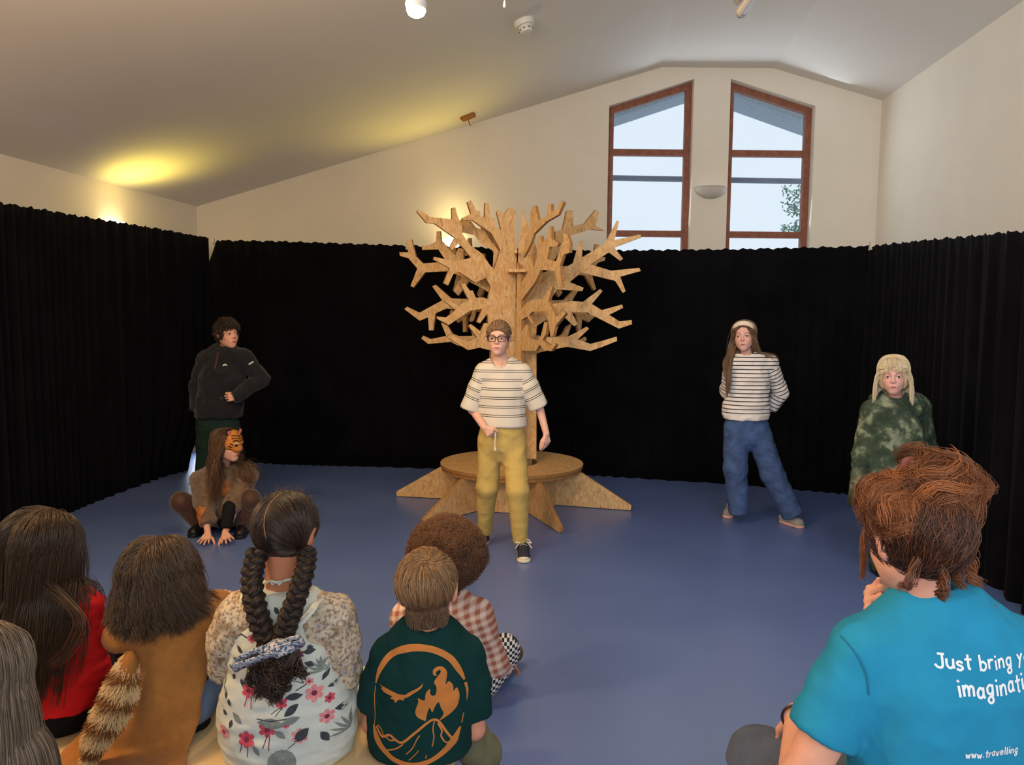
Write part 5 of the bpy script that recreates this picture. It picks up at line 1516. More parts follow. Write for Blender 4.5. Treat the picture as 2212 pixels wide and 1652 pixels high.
# ---------------------------------------------------------------- 4: child in the cream jumper with dark stripes
def child_jeans():
    Y = 5.55
    hd = Head(p(1607, 722, Y - .03), frame(180 - 24, -5, 4), .97)
    J = dict(neck=p(1617, 772, Y + .03), chest=p(1616, 822, Y), pel=p(1611, 905, Y + .02),
             shL=p(1582, 790, Y), shR=p(1661, 785, Y + .02), elL=p(1576, 848, Y + .12), elR=p(1687, 850, Y + .08),
             wrL=p(1600, 892, Y + .16), wrR=p(1660, 888, Y + .15),
             hipL=p(1589, 920, Y + .02), hipR=p(1636, 920, Y + .02), knL=p(1588, 1010, Y), knR=p(1672, 1020, Y), anL=p(1593, 1097, Y + .04), anR=p(1714, 1108, Y - .05),
             toeL=p(1577, 1112, Y - .05), toeR=p(1724, 1130, Y - .16))
    root = empty('person', (P(1630, 1100, Y).x, Y, 0), 'long-haired child in a cream headband, striped jumper and wide blue jeans', 'person')
    V = Vol(.007); body(V, J, hd, (0, 1, 0)); hd.add(V)
    hand(V, J['wrL'], (1, .1, -.15), (0, 1, 0), (0, 0, 1), .85); hand(V, J['wrR'], (-1, .1, -.2), (0, 1, 0), (0, 0, 1), .85)
    bo = solid('body', V, skin_mat('skin'), root, attrs={'tint': skin_tint(hd, (226, 176, 158), lips=(168, 86, 80), blush=1.2)})
    lips(hd, root, bo, (188, 104, 98), .0016)
    eyes(hd, root, iris=(70, 62, 52), brow=(96, 70, 50), gaze=(.1, 1, 0), open_=.78)
    T = Vol(.007); f = (A_((0, 1, 0)), 1.4); hem = p(1611, 905, Y)
    T.chain([p(1618, 792, Y + .02), p(1616, 830, Y), p(1611, 885, Y), p(1611, 930, Y)], [.135, .152, .166, .160], k=.03, flat=f)
    arms = ((J['shL'], p(1572, 845, Y + .11), p(1592, 885, Y + .15)), (J['shR'], p(1685, 848, Y + .08), p(1665, 884, Y + .13)))
    for sh, el, wr in arms:
        T.cap(p(1618, 782, Y + .03), sh, .055, .060, k=.05); T.cap(sh, el, .062, .058, k=.025); T.cap(el, wr, .056, .042, k=.02, clip=(False, True))
    T.cap(J['neck'] - UP * .03, hd.w(0, -.02, -.08), .054, .058, k=.01, mode='s'); T.cut(-UP, hem)
    E_ = .0295 * 6 + .0182
    def region(v):
        out = np.zeros(len(v), dtype=int)
        for i, (sh, el, wr) in enumerate(arms):
            t, d1 = seg_t(v, sh, el); t2, d2 = seg_t(v, el, wr); m = np.abs(v[:, 0] - J['chest'][0]) > .125
            out = np.where(m & (t > .12) & (d1 < .08) & (d1 <= d2), 1 + 2 * i, out); out = np.where(m & (d2 < .075) & (d2 < d1), 2 + 2 * i, out)
        return np.where((out == 0) & (v[:, 2] < hem[2] + .052), 5, out)
    fns = [lambda v: v[:, 2] - hem[2]]
    for sh, el, wr in arms:
        fns.append(lambda v, a=sh, b=el: E_ + (1 - seg_t(v, a, b)[0]) * np.linalg.norm(A_(b) - A_(a)))
        fns.append(lambda v, a=el, b=wr: E_ - seg_t(v, a, b)[0] * np.linalg.norm(A_(b) - A_(a)))
    along = (region, fns + [lambda v: v[:, 2] * 0 - .001])
    mk = stripes_mat('cream_jersey_stripe', srgb(232, 222, 212), srgb(48, 50, 64), .0295, .0072, offset=.0085)
    solid('striped_jumper', T, mk, root, wr=[dict(amp=.010, freq=8, stretch=(.8, 1, 1.2), seed=2), dict(amp=.004, freq=20, seed=6)], attrs={'along': along})
    W = Vol(.007); W.chain([hem + UP * .042, hem - UP * .012], [.166, .160], flat=f, k=.01); W.cut(UP, hem + UP * .047); W.cut(-UP, hem)
    solid('waistband', W, fabric('cream_rib', srgb(226, 212, 190)), root)
    R_ = Vol(.007)
    R_.chain([p(1611, 893, Y + .01), p(1611, 930, Y + .02)], [.138, .158], flat=(A_((0, 1, 0)), 1.35))
    R_.cap(p(1590, 925, Y + .01), p(1589, 1012, Y), .092, .086, k=.02); R_.cap(p(1589, 1012, Y), p(1596, 1106, Y + .03), .084, .073, k=.03, clip=(False, True))
    R_.cap(p(1634, 925, Y + .01), p(1668, 1022, Y), .092, .084, k=.02); R_.cap(p(1668, 1022, Y), p(1713, 1112, Y - .04), .083, .078, k=.03, clip=(False, True))
    R_.cut(UP, hem + UP * .03)
    solid('jeans', R_, fabric('blue_denim', srgb(70, 90, 130), var=.3, weave=500), root, wr=[dict(amp=.007, freq=6, stretch=(1,1,.7), seed=4), dict(amp=.004, freq=16, stretch=(.8,.8,1.1), seed=8)])
    gy = fabric('grey_mesh', srgb(150, 146, 140)); so = plain('coral_sole', srgb(212, 160, 146), rough=.5, var=.25, scale=12); lc = fabric('pink_lace', srgb(214, 120, 118))
    g1 = A_(G(1570, 1120)); g1[2] = 0; shoe(root, g1 + A_((.10, .19, 0)), g1, gy, so, laces=None)
    g2 = A_(G(1735, 1142)); g2[2] = 0; shoe(root, g2 + A_((-.10, .19, 0)), g2, gy, so, laces=lc)
    # headband
    c, r, R = hd.scalp(); bmv = []
    def band(t, s_, g):   # ring leaning back over the crown
        th = t; y = .052 - .030 * abs(math.sin(th)) ** 2; 
        return None
    Hb = Vol(.004); Hb.ell(c, r + .018, R); nb = hd.R @ unit((0, .80, -.60)); o1 = hd.w(0, .058, .062)
    Hb.cut(nb, o1); Hb.cut(-nb, o1 - nb * .042); Hb.ell(c, r + .004, R, mode='s', k=.002); Hb.cut(-hd.R[:, 2], hd.w(0, 0, -.03))
    solid('headband', Hb, fabric('cream_headband', srgb(228, 212, 190)), root)
    # long straight hair
    rg = np.random.default_rng(21); n = 4200; yz = ((.066, .066), (.035, -.06)); keep, nn, dd = cap_keep(hd, yz, -.2)
    Hc = Vol(.006); Hc.ell(c, r + .009, R); Hc.cut(hd.R @ nn, hd.c + (hd.R @ nn) * dd * hd.s)
    Hc.cap(hd.w(0, -.06, .0), p(1618, 790, Y + .12), .05, .05, k=.04)
    hb = solid('hair', Hc, plain('long_brown_hair_base', srgb(72, 52, 38), rough=.7), root, wr=[dict(amp=.005, freq=35, stretch=(1, 1, .15), seed=3)])
    ro, u = scalp_roots(hd, n, rg, keep); sg = np.where(u[:, 0] + rg.normal(size=n) * .05 > 0, 1, -1)
    d = swept_dirs(hd, u, lambda u: np.stack([sg * 1.0, -.25 + 0 * sg, .2 + 0 * sg], 1))
    cols = [scalp_col(hd, .005), ('e', hd.w(0, .035, -.02), A_((.072, .07, .10)) * hd.s, hd.R), ('c', J['shL'], J['shR'], .066, .066), ('c', p(1618, 792, Y + .02), hem, .12, .13)]
    def fall(pp, t_):
        l = hd.loc(pp); low = np.clip((-.02 - l[:, 2]) / .05, 0, 1); lat = -np.sign(l[:, 0]) * np.clip(np.abs(l[:, 0]) - .112, 0, .1) * 3
        fw = np.where(l[:, 0] > 0, .38, -.42) * low * (l[:, 2] > -.22)
        return (hd.R @ np.stack([lat, fw, 0 * lat])).T
    G1 = grow(ro, d, .36 + .12 * rg.random(n), 18, cols, rg, grav=.55, vol=.02, jitter=.015, clumpf=.25, avoid=(hd, np.ones(n, bool)), side=sg, turn=fall)
    strand_obj('hair_strands', G1, .0011, hair_mat('long_brown_hair', srgb(84, 62, 44), srgb(166, 130, 94)), hb, np.clip(.4 + rg.normal(size=n) * .2, 0, 1))
child_jeans()

# ---------------------------------------------------------------- 5: blonde child in the tie-dye hoodie
def child_blonde():
    Y = 4.4
    hd = Head(p(1930, 806, Y - .05), frame(180 - 28, -9, 3), .94)
    J = dict(neck=p(1935, 862, Y + .04), chest=p(1937, 920, Y + .01), pel=p(1938, 1060, Y + .02),
             shL=p(1890, 888, Y + .02), shR=p(1984, 882, Y + .02), elL=p(1866, 985, Y + .02), elR=p(2003, 980, Y + .03), wrL=p(1857, 1078, Y - .02), wrR=p(2010, 1075, Y),
             hipL=p(1912, 1080, Y + .02), hipR=p(1962, 1080, Y + .02), knL=p(1903, 1150, Y), knR=p(1968, 1150, Y), anL=p(1898, 1225, Y + .03), anR=p(1975, 1225, Y + .03),
             toeL=p(1893, 1250, Y - .12), toeR=p(1980, 1250, Y - .12))
    root = empty('person', (P(1935, 1150, Y).x, Y, 0), 'blonde child with a fringe in a dark green tie-dye hoodie by the side drape', 'person')
    V = Vol(.007); body(V, J, hd, (0, 1, 0)); hd.add(V)
    for s in 'LR': hand(V, J['wr' + s], (0, -.1, -1), (1 if s == 'L' else -1, 0, 0), (0, -1, 0), .8)
    bo = solid('body', V, skin_mat('skin'), root, attrs={'tint': skin_tint(hd, (224, 172, 156), lips=(170, 92, 88), blush=1.0)})
    lips(hd, root, bo, (194, 114, 106), .0016)
    eyes(hd, root, iris=(60, 66, 72), brow=(140, 108, 78), gaze=(-.1, 1, 0), open_=.8)
    def camo():
        m, nt, b = nodemat('green_tie_dye'); L = nt.links.new
        v = coords(nt); n1 = N(nt, 'ShaderNodeTexNoise', Scale=11.0, Detail=6.0, Distortion=.3); L(v, n1.inputs['Vector'])
        n2 = N(nt, 'ShaderNodeTexNoise', Scale=30.0, Detail=4.0); L(v, n2.inputs['Vector'])
        a = N(nt, 'ShaderNodeMath', operation='MULTIPLY_ADD'); a.inputs[1].default_value = .35; L(n2.outputs['Fac'], a.inputs[0]); L(n1.outputs['Fac'], a.inputs[2])
        r = ramp(nt, [(.40, srgb(38, 48, 42)), (.60, srgb(54, 66, 54)), (.72, srgb(68, 80, 64)), (.86, srgb(138, 144, 118))]); L(a.outputs[0], r.inputs[0]); L(r.outputs[0], b.inputs['Base Color'])
        b.inputs['Roughness'].default_value = .95; b.inputs['Specular IOR Level'].default_value = .1; return m
    cm = camo()
    T = Vol(.007); f = (A_((0, 1, 0)), 1.3)
    T.chain([p(1936, 888, Y + .03), p(1937, 930, Y), p(1938, 1010, Y), p(1938, 1110, Y)], [.145, .165, .185, .195], k=.03, flat=f)
    for sh, el, wr in ((p(1890, 890, Y + .02), p(1868, 985, Y), p(1854, 1092, Y - .03)), (p(1984, 884, Y + .02), p(2000, 980, Y + .02), p(2012, 1092, Y))):
        T.cap(p(1936, 878, Y + .04), sh, .06, .066, k=.06); T.cap(sh, el, .068, .066, k=.03); T.cap(el, wr, .066, .058, k=.03, clip=(False, True))
    T.cap(J['neck'] - UP * .03, hd.w(0, -.02, -.08), .058, .062, k=.01, mode='s'); T.cut(-UP, p(1938, 1105, Y))
    solid('hoodie', T, cm, root, wr=[dict(amp=.016, freq=7, stretch=(1.2, 1, .5), seed=2), dict(amp=.006, freq=17, seed=3)])
    Hd = Vol(.007); ring = []
    for k in range(13):
        a = 2 * math.pi * k / 12; ring.append(p(1939 + 46 * math.cos(a), 872 + 12 * math.sin(a) + 5 * math.cos(a), Y + .02) + A_((0, -.085 * math.sin(a), 0)))
    Hd.chain(ring, [.030, .034, .038, .040, .034, .030, .028, .03, .034, .036, .034, .03, .030], k=.02, flat=None)
    solid('hood', Hd, cm, root, wr=[dict(amp=.012, freq=13, seed=5)])
    R_ = Vol(.008)
    for s in 'LR': R_.cap(J['hip' + s], J['kn' + s], .085, .07, k=.03); R_.cap(J['kn' + s], J['an' + s] + UP * .02, .07, .055, k=.03)
    solid('trousers', R_, cm, root, wr=[dict(amp=.01, freq=9, seed=5)])
    bk = plain('black_leather', (.012, .012, .013), rough=.4)
    for s in 'LR': shoe(root, A_((J['an' + s][0], J['an' + s][1] + .06, 0)), A_((J['an' + s][0], J['an' + s][1] - .15, 0)), bk, bk)
    rg = np.random.default_rng(31); n = 4200; c, r, R = hd.scalp(); w = hd.w
    keep, nn, dd = cap_keep(hd, ((.082, .046), (.035, -.06)), -.2)
    Hc = Vol(.005); Hc.ell(c, r + .010, R); Hc.ell(w(0, -.02, -.03), A_((.094, .085, .10)) * hd.s, hd.R, k=.02)
    Hc.ell(w(0, .065, -.06), A_((.064, .08, .115)) * hd.s, hd.R, k=.01, mode='s'); Hc.cut(-hd.R[:, 2], w(0, 0, -.10))
    hb = solid('hair', Hc, plain('blonde_hair_base', srgb(214, 192, 148), rough=.7), root, wr=[dict(amp=.005, freq=40, stretch=(1, 1, .15), seed=3)])
    keep2 = lambda u: (keep(u)) 
    ro, u = scalp_roots(hd, n, rg, keep2); sg = np.where(u[:, 0] + rg.normal(size=n) * .05 > 0, 1, -1)
    front = (u[:, 1] > .30) & (np.abs(u[:, 0]) < .50)
    def fdir(u): 
        a = np.stack([sg * .9, -.2 + 0 * sg, .1 + 0 * sg], 1); b_ = np.stack([u[:, 0] * .5, 1 + 0 * sg, -.1 + 0 * sg], 1); return np.where(front[:, None], b_, a)
    d = swept_dirs(hd, u, fdir)
    hv = unit((0, .93, .36)); ln = np.where(front, .086 * np.arccos(np.clip(u @ hv, -1, 1)) - .003 + .006 * np.abs(u[:, 0]), .125 + .05 * rg.random(n) + .055 * np.clip(u[:, 2], 0, 1))
    cols = [scalp_col(hd, .010), ('e', w(0, .0, -.04), A_((.092, .085, .10)) * hd.s, hd.R)]
    G1 = grow(ro, d, ln, 16, cols, rg, grav=.5, vol=.012, jitter=.02, clumpf=.2, avoid=(hd, ~front), side=sg * (1 + front), xmin=.080)
    Lc = hd.loc(G1.reshape(-1, 3)).reshape(n, -1, 3); x_, y_, z_ = np.abs(Lc[..., 0]), Lc[..., 1], Lc[..., 2]
    bad = ((x_ < .060) & (z_ < .015) & (y_ > -.06)).any(axis=1); G1 = G1[~bad]; n = len(G1)      # keep the face clear
    strand_obj('hair_strands', G1, .0011, hair_mat('blonde_hair', srgb(196, 170, 124), srgb(246, 232, 200)), hb, np.clip(.5 + rg.normal(size=n) * .22, 0, 1))
child_blonde()
# ================================================================= THE AUDIENCE, SEEN FROM BEHIND
BZ = 0.30
# low wooden bench the children sit on
M_ply = osb('birch_bench', 1.22)
M_ply = plain('birch_plywood', srgb(226, 196, 148), rough=.55, var=.08, scale=6, bump=.05, bscale=90)
bench = empty('bench', (-.86, 2.1, 0), 'long low pale wooden bench under the seated children', 'bench')
bm = bmesh.new(); bm_box(bm, (-1.75, 1.86, BZ - .03), (-.15, 2.32, BZ)); bmesh.ops.bevel(bm, geom=bm.edges[:], offset=.004, segments=2, affect='EDGES'); bmobj('seat', bm, M_ply, bench)
for x in (-1.6, -.3):
    bm = bmesh.new(); bm_box(bm, (x - .015, 1.9, 0), (x + .015, 2.28, BZ - .03)); bmobj('leg', bm, M_ply, bench)
bm = bmesh.new(); bm_box(bm, (-1.585, 2.08, .12), (-.315, 2.10, .20)); bmobj('stretcher', bm, M_ply, bench)
stool = empty('bench', (.92, 1.55, 0), 'short pale wooden bench under the woman in turquoise', 'bench')
bm = bmesh.new(); bm_box(bm, (.55, 1.30, .37), (1.45, 1.74, .40)); bmesh.ops.bevel(bm, geom=bm.edges[:], offset=.004, segments=2, affect='EDGES'); bmobj('seat', bm, M_ply, stool)
for x in (.66, 1.34):
    bm = bmesh.new(); bm_box(bm, (x - .015, 1.34, 0), (x + .015, 1.70, .37)); bmobj('leg', bm, M_ply, stool)

def torso_body(V, hd, nk, sh, el, wr, pel, Yw=.10, arm=(.036, .030, .028, .020)):
    nk, pel = A_(nk), A_(pel); f = (A_((0, 1, 0)), 1.4)
    V.chain([pel, (pel + nk) / 2, nk - UP * .12], [Yw, Yw, Yw * .8], k=.03, flat=f)
    V.cap(nk - UP * .09, hd.w(0, -.025, -.05), .045 * hd.s, .042 * hd.s, k=.02)
    for i in (0, 1):
        V.cap(nk - UP * .085, sh[i], .036, arm[0] * .95, k=.03); V.cap(sh[i], el[i], arm[0], arm[1], k=.03); V.cap(el[i], wr[i], arm[2], arm[3], k=.012)
    return V
def legs_vol(V, hips, knees, ankles, r=(.075, .06, .045)):
    for h, k_, a in zip(hips, knees, ankles): V.cap(h, k_, r[0], r[1], k=.03); V.cap(k_, a, r[1] * .95, r[2], k=.03)
    return V

# ---------------------------------------------------------------- girl in the red top with long hair
def red_top():
    Y = 2.10
    hd = Head(p(100, 1178, Y + .01), frame(-22, -4, 3), .97)
    nk = p(98, 1290, Y); sh = [p(20, 1322, Y), p(178, 1312, Y + .01)]; el = [p(0, 1440, Y + .03), p(198, 1452, Y + .03)]; wr = [p(30, 1480, Y + .22), p(190, 1480, Y + .26)]
    pel = p(112, 1540, Y)
    root = empty('person', (pel[0], Y, 0), 'child with very long straight brown hair and a red long-sleeved top on the bench', 'person')
    V = Vol(.008); torso_body(V, hd, nk, sh, el, wr, pel, .095); hd.add(V, face=False)
    for i, sx in ((0, 1), (1, -1)): hand(V, wr[i], (sx * .3, 1, -.3), (0, 0, -1), (sx, .2, .2), .8, h=.005)
    V.cut(-UP, (0, 0, BZ + .006), ((pel[0], Y, BZ), .45)); solid('body', V, skin_mat('skin'), root, attrs={'tint': skin_tint(hd, (222, 170, 146))})
    T = Vol(.007); f = (A_((0, 1, 0)), 1.35)
    T.chain([p(99, 1318, Y), p(105, 1400, Y), p(110, 1480, Y), p(112, 1570, Y)], [.108, .116, .124, .150], k=.03, flat=f)
    for i in (0, 1):
        T.cap(p(99, 1302, Y), sh[i], .05, .052, k=.05); T.cap(sh[i], el[i], .052, .045, k=.02); T.cap(el[i], wr[i], .044, .032, k=.02, clip=(False, True))
    T.cap(nk - UP * .03, hd.w(0, -.02, -.08), .05, .053, k=.008, mode='s'); T.cut(-UP, p(112, 1550, Y - .08))
    solid('red_top', T, fabric('red_jersey', srgb(206, 34, 36), var=.12), root, wr=[dict(amp=.007, freq=9, stretch=(.6, 1, 1.6), seed=3), dict(amp=.004, freq=22, stretch=(.6, 1, 1.4), seed=5)])
    L_ = Vol(.008); L_.chain([p(112, 1545, Y), (pel[0], Y + .01, BZ + .085)], [.106, .132], flat=f, k=.02)
    legs_vol(L_, [(pel[0] - .06, Y + .03, BZ + .08), (pel[0] + .06, Y + .03, BZ + .08)], [(pel[0] - .09, Y + .36, BZ + .08), (pel[0] + .08, Y + .36, BZ + .08)], [(pel[0] - .09, Y + .40, .08), (pel[0] + .08, Y + .42, .08)])
    L_.cut(-UP, (0, 0, BZ + .002), ((pel[0], Y - .05, BZ), .3))
    solid('trousers', L_, fabric('black_jersey', (.010, .010, .011)), root)
    for sx in (-1, 1): shoe(root, (pel[0] + sx * .085, Y + .36, 0), (pel[0] + sx * .085, Y + .56, 0), plain('black_leather', (.012, .012, .013)), plain('black_leather', (.012, .012, .013)))
    rg = np.random.default_rng(41); n = 13000; w = hd.w; c, r, R = hd.scalp()
    keep, nn, dd = cap_keep(hd, ((.06, .07), (.03, -.06)), -.2)
    Hc = Vol(.006); Hc.ell(c, r + .009, R); Hc.ell(w(0, -.02, -.03), A_((.086, .088, .10)) * hd.s, hd.R, k=.02); Hc.cut(hd.R @ nn, hd.c + (hd.R @ nn) * dd * hd.s)
    Hc.chain([w(-.02, -.045, -.05), p(76, 1300, Y - .06), p(66, 1390, Y - .07), p(62, 1440, Y - .07)], [.060, .060, .045, .026], k=.04, flat=(A_((0, 1, .1)), 3.2))
    hb = solid('hair', Hc, plain('dark_straight_hair_base', srgb(50, 36, 26), rough=.6), root, wr=[dict(amp=.004, freq=40, stretch=(1, 1, .1), seed=3)])
    ro, u = scalp_roots(hd, n, rg, keep); sg = np.where(u[:, 0] + rg.normal(size=n) * .04 > .0, 1, -1)
    d = swept_dirs(hd, u, lambda u: np.stack([sg * .5, -1.1 + 0 * sg, .1 + 0 * sg], 1))
    cols = [scalp_col(hd, .005), ('e', w(0, .03, -.02), A_((.076, .06, .10)) * hd.s, hd.R), ('c', sh[0], sh[1], .058, .058), ('c', p(99, 1318, Y), p(112, 1540, Y), .092, .10)]
    S_ = grow(ro, d, .36 + .12 * rg.random(n) + .05 * (u[:, 1] < 0), 24, cols, rg, grav=.5, vol=.026, jitter=.012, clumpf=.35)
    drift = np.linspace(0, 1, 24)[None, :] ** 1.5
    S_[:, :, 0] -= drift * (.030 + .05 * np.clip(u[:, 0:1], 0, 1))
    strand_obj('hair_strands', S_, .0006, hair_mat('dark_straight_hair', srgb(38, 26, 18), srgb(104, 78, 54), rough=.36), hb, np.clip(.35 + rg.normal(size=n) * .16, 0, 1))
    # loose strands crossing the back of the red top
    k = 46; q0 = catmull([w(.05, -.06, -.08), p(165, 1330, Y - .11), p(150, 1400, Y - .13), p(108, 1440, Y - .13)], 6); q1 = catmull([w(.06, -.04, -.08), p(172, 1330, Y - .10), p(180, 1380, Y - .115), p(176, 1420, Y - .115)], 6)
    S2 = np.stack([(q0 if i % 3 else q1)[None, :, :].repeat(1, 0)[0] + rg.normal(size=3) * A_((.011, .002, .005)) for i in range(k)])
    strand_obj('stray_strands', S2, .0005, MATS['dark_straight_hair'], hb, rg.random(k))
red_top()

# ---------------------------------------------------------------- child in the tan felt costume with the striped tail
def felt_costume():
    Y = 2.08
    hd = Head(p(350, 1243, Y + .01), frame(-12, -14, -4), .99)
    nk = p(350, 1345, Y); sh = [p(284, 1375, Y), p(425, 1345, Y + .02)]; el = [p(292, 1480, Y + .05), p(470, 1330, Y + .16)]; wr = [p(300, 1500, Y + .25), p(470, 1300, Y + .34)]
    pel = p(320, 1600, Y + .02)
    root = empty('person', (pel[0], Y, 0), 'bob-haired child in a tan felt animal costume with a striped fur tail', 'person')
    V = Vol(.008); torso_body(V, hd, nk, sh, el, wr, pel, .095); hd.add(V, face=False)
    hand(V, wr[0], (.3, 1, -.3), (0, 0, -1), (1, .2, .2), .8, h=.005); hand(V, wr[1], (0, 1, .2), (0, 0, -1), (-1, .2, .2), .8, h=.005)
    V.cut(-UP, (0, 0, BZ + .006), ((pel[0], Y, BZ), .45)); solid('body', V, skin_mat('skin'), root, attrs={'tint': skin_tint(hd, (222, 170, 146))})
    B_ = Vol(.007); f = (A_((0, 1, 0)), 1.5)
    B_.chain([p(352, 1375, Y + .02), p(368, 1480, Y + .03), p(375, 1585, Y + .03)], [.10, .105, .11], k=.03, flat=f)
    for i in (0, 1): B_.cap(p(350, 1365, Y), sh[i], .04, .046, k=.04); B_.cap(sh[i], el[i], .046, .042, k=.02); B_.cap(el[i], wr[i], .042, .032, k=.02, clip=(False, True))
    B_.cut(-UP, (0, 0, BZ + .004)); solid('undershirt', B_, fabric('black_jersey', (.010, .010, .011)), root)
    L_ = Vol(.008); L_.cap((pel[0] + .02, Y + .03, BZ + .095), (pel[0] + .06, Y + .03, BZ + .095), .095, .095, k=.02)
    legs_vol(L_, [(pel[0] - .04, Y + .05, BZ + .08), (pel[0] + .12, Y + .03, BZ + .085)], [(pel[0] - .10, Y + .36, BZ + .08), (pel[0] + .13, Y + .33, BZ + .09)], [(pel[0] - .09, Y + .40, .08), (pel[0] + .13, Y + .40, .08)], r=(.082, .064, .05))
    L_.cut(-UP, (0, 0, BZ + .002), ((pel[0], Y - .05, BZ), .32))
    solid('jeans', L_, fabric('light_denim', srgb(112, 132, 164), var=.15, weave=500), root, wr=[dict(amp=.006, freq=12, seed=3)])
    for sx in (-.09, .13): shoe(root, (pel[0] + sx, Y + .36, 0), (pel[0] + sx, Y + .56, 0), plain('black_leather', (.012, .012, .013)), plain('black_leather', (.012, .012, .013)))
    # felt tabard: a stiff sheet hanging from the shoulders, flaring at the hem
    fm = plain('tan_felt', srgb(168, 112, 54), rough=1.0, var=.10, scale=40, bump=.35, bscale=500, sheen=.15)
    prof = [  # (row: left px, right px, y, Y of the middle)
        (262, 440, 1330, Y - .03), (236, 470, 1350, Y - .06), (238, 438, 1392, Y - .088), (238, 422, 1430, Y - .10), (234, 416, 1480, Y - .108), (214, 413, 1530, Y - .115), (180, 410, 1580, Y - .115), (135, 407, 1625, G(300, 1625, BZ + .012).y), (95, 405, 1675, G(300, 1675, BZ + .012).y)]
    rows = []
    nc = 22
    for (l, r_, y, Ym) in prof:
        a, b = p(l, y, Ym), p(r_, y, Ym); row = []
        for i in range(nc + 1):
            t = i / nc; q = a + (b - a) * t; e = (2 * t - 1)
            q[1] += .10 * e ** 2 * (1.0 if y < 1500 else (.6 if y < 1600 else 0)) + .010 * math.sin(t * 9 + y * .012) * (y - 1330) / 300
            row.append(q)
        rows.append(row)
    rows = np.array(rows); 
    fine = np.stack([catmull(list(rows[:, j]), 5) for j in range(nc + 1)], axis=1)
    nr = fine.shape[0]; vs = fine.reshape(-1, 3); q = np.array([(i * (nc + 1) + j, i * (nc + 1) + j + 1, (i + 1) * (nc + 1) + j + 1, (i + 1) * (nc + 1) + j) for i in range(nr - 1) for j in range(nc)])
    vs = wrinkle(vs, q, .010, 7, (1, 1, .7), seed=4)
    fo = meshobj('felt_tabard', vs, q, fm, root, smooth=True); fo.modifiers.new('s', 'SOLIDIFY').thickness = .006
    S_ = Vol(.007); S_.cap(p(350, 1362, Y - .005), p(428, 1338, Y + .03), .064, .066, k=.04); S_.cap(p(428, 1338, Y + .03), p(474, 1318, Y + .15), .066, .064, k=.03, clip=(False, True)); S_.cap(p(350, 1362, Y - .005), p(268, 1372, Y - .0), .064, .056, k=.04)
    S_.cap(nk - UP * .03, hd.w(0, -.02, -.08), .052, .055, k=.008, mode='s')
    solid('felt_yoke', S_, fm, root, wr=[dict(amp=.005, freq=10, seed=2)])
    # fur tail
    rg = np.random.default_rng(51)
    path = catmull([p(283, 1412, Y - .125), p(275, 1450, Y - .15), p(262, 1490, Y - .165), p(240, 1535, Y - .175), p(216, 1580, Y - .185), p(200, 1625, Y - .19)], 8)
    n = 9000; t = rg.random(n) * 1.04 - .02; idx = np.clip(t, 0, 1) * (len(path) - 1); i0 = np.clip(idx.astype(int), 0, len(path) - 2); base = path[i0] + (path[i0 + 1] - path[i0]) * (idx - i0)[:, None]
    dirn = rg.normal(size=(n, 3)); dirn /= np.linalg.norm(dirn, axis=1)[:, None]; ax = unit(path[-1] - path[0]); dirn -= (dirn @ ax)[:, None] * ax * .8; dirn = dirn - ax * (np.clip(.06 - t, 0, .08) * 22)[:, None]; dirn /= np.linalg.norm(dirn, axis=1)[:, None]
    rad = .047 * np.clip(np.sin(np.pi * np.clip(t * .86 + .1, 0, 1)), .3, 1) ** .6
    kk = 6; tt = np.linspace(.15, 1, kk)
    S2 = base[:, None, :] + dirn[:, None, :] * (rad[:, None] * (0.8 + .4 * rg.random((n, 1))) * tt)[:, :, None] + ax * (.028 * tt ** 2)[None, :, None] + rg.normal(size=(n, kk, 3)) * .0016
    core = Vol(.006); pp = path[::4]; core.chain(list(pp), [.010] + [.019] * (len(pp) - 2) + [.010], k=.02)
    tl = solid('fur_tail', core, plain('tail_core', srgb(150, 100, 52), rough=1), root)
    band = (.5 + .5 * np.sin(t * 2 * math.pi * 4.2 - .6)); tone = np.clip((band - .22) * 3.0, 0, 1)
    strand_obj('fur', S2, .0010, hair_mat('tail_fur', srgb(132, 78, 30), srgb(236, 208, 158), rough=.7, spec=.2), tl, np.clip(tone + rg.normal(size=n) * .1, 0, 1), tip=.3)
    bm = bmesh.new(); q2 = p(200, 1632, Y - .19); 
    for k in range(12): bm_ell(bm, q2 + A_((.0035 * (k % 2) - .001, 0, -.009 * k)), (.006, .006, .006), seg=8)
    co = bmobj('tail_cord', bm, plain('dark_cord', srgb(82, 60, 40), rough=.9), root, kind='stuff', smooth=True)
    # bob
    n = 12000; w = hd.w; c, r, R = hd.scalp()
    keep, nn, dd = cap_keep(hd, ((.06, .07), (.03, -.06)), -.2)
    Hc = Vol(.006); Hc.ell(c, r + .008, R); Hc.ell(w(0, -.022, -.045), A_((.088, .086, .095)) * hd.s, hd.R, k=.02); Hc.cut(hd.R @ nn, hd.c + (hd.R @ nn) * dd * hd.s); Hc.cut(-UP, p(350, 1335, Y - .1))
    hb = solid('hair', Hc, plain('bob_hair_base', srgb(48, 36, 27), rough=.7), root, wr=[dict(amp=.005, freq=30, stretch=(1, 1, .2), seed=3)])
    ro, u = scalp_roots(hd, n, rg, keep); sg = np.where(u[:, 0] + rg.normal(size=n) * .03 > -.05, 1, -1)
    d = swept_dirs(hd, u, lambda u: np.stack([sg * .9, -.6 + 0 * sg, .1 + 0 * sg], 1))
    cols = [scalp_col(hd, .006), ('e', w(0, -.01, -.05), A_((.084, .082, .10)) * hd.s, hd.R), ('c', sh[0] * .6 + sh[1] * .4, sh[1] * .8 + sh[0] * .2, .070, .072)]
    S_ = grow(ro, d, .098 + .045 * rg.random(n) + .075 * np.clip(u[:, 2] + .2, 0, 1.2), 20, cols, rg, grav=.5, vol=.024, jitter=.03, clumpf=.65)
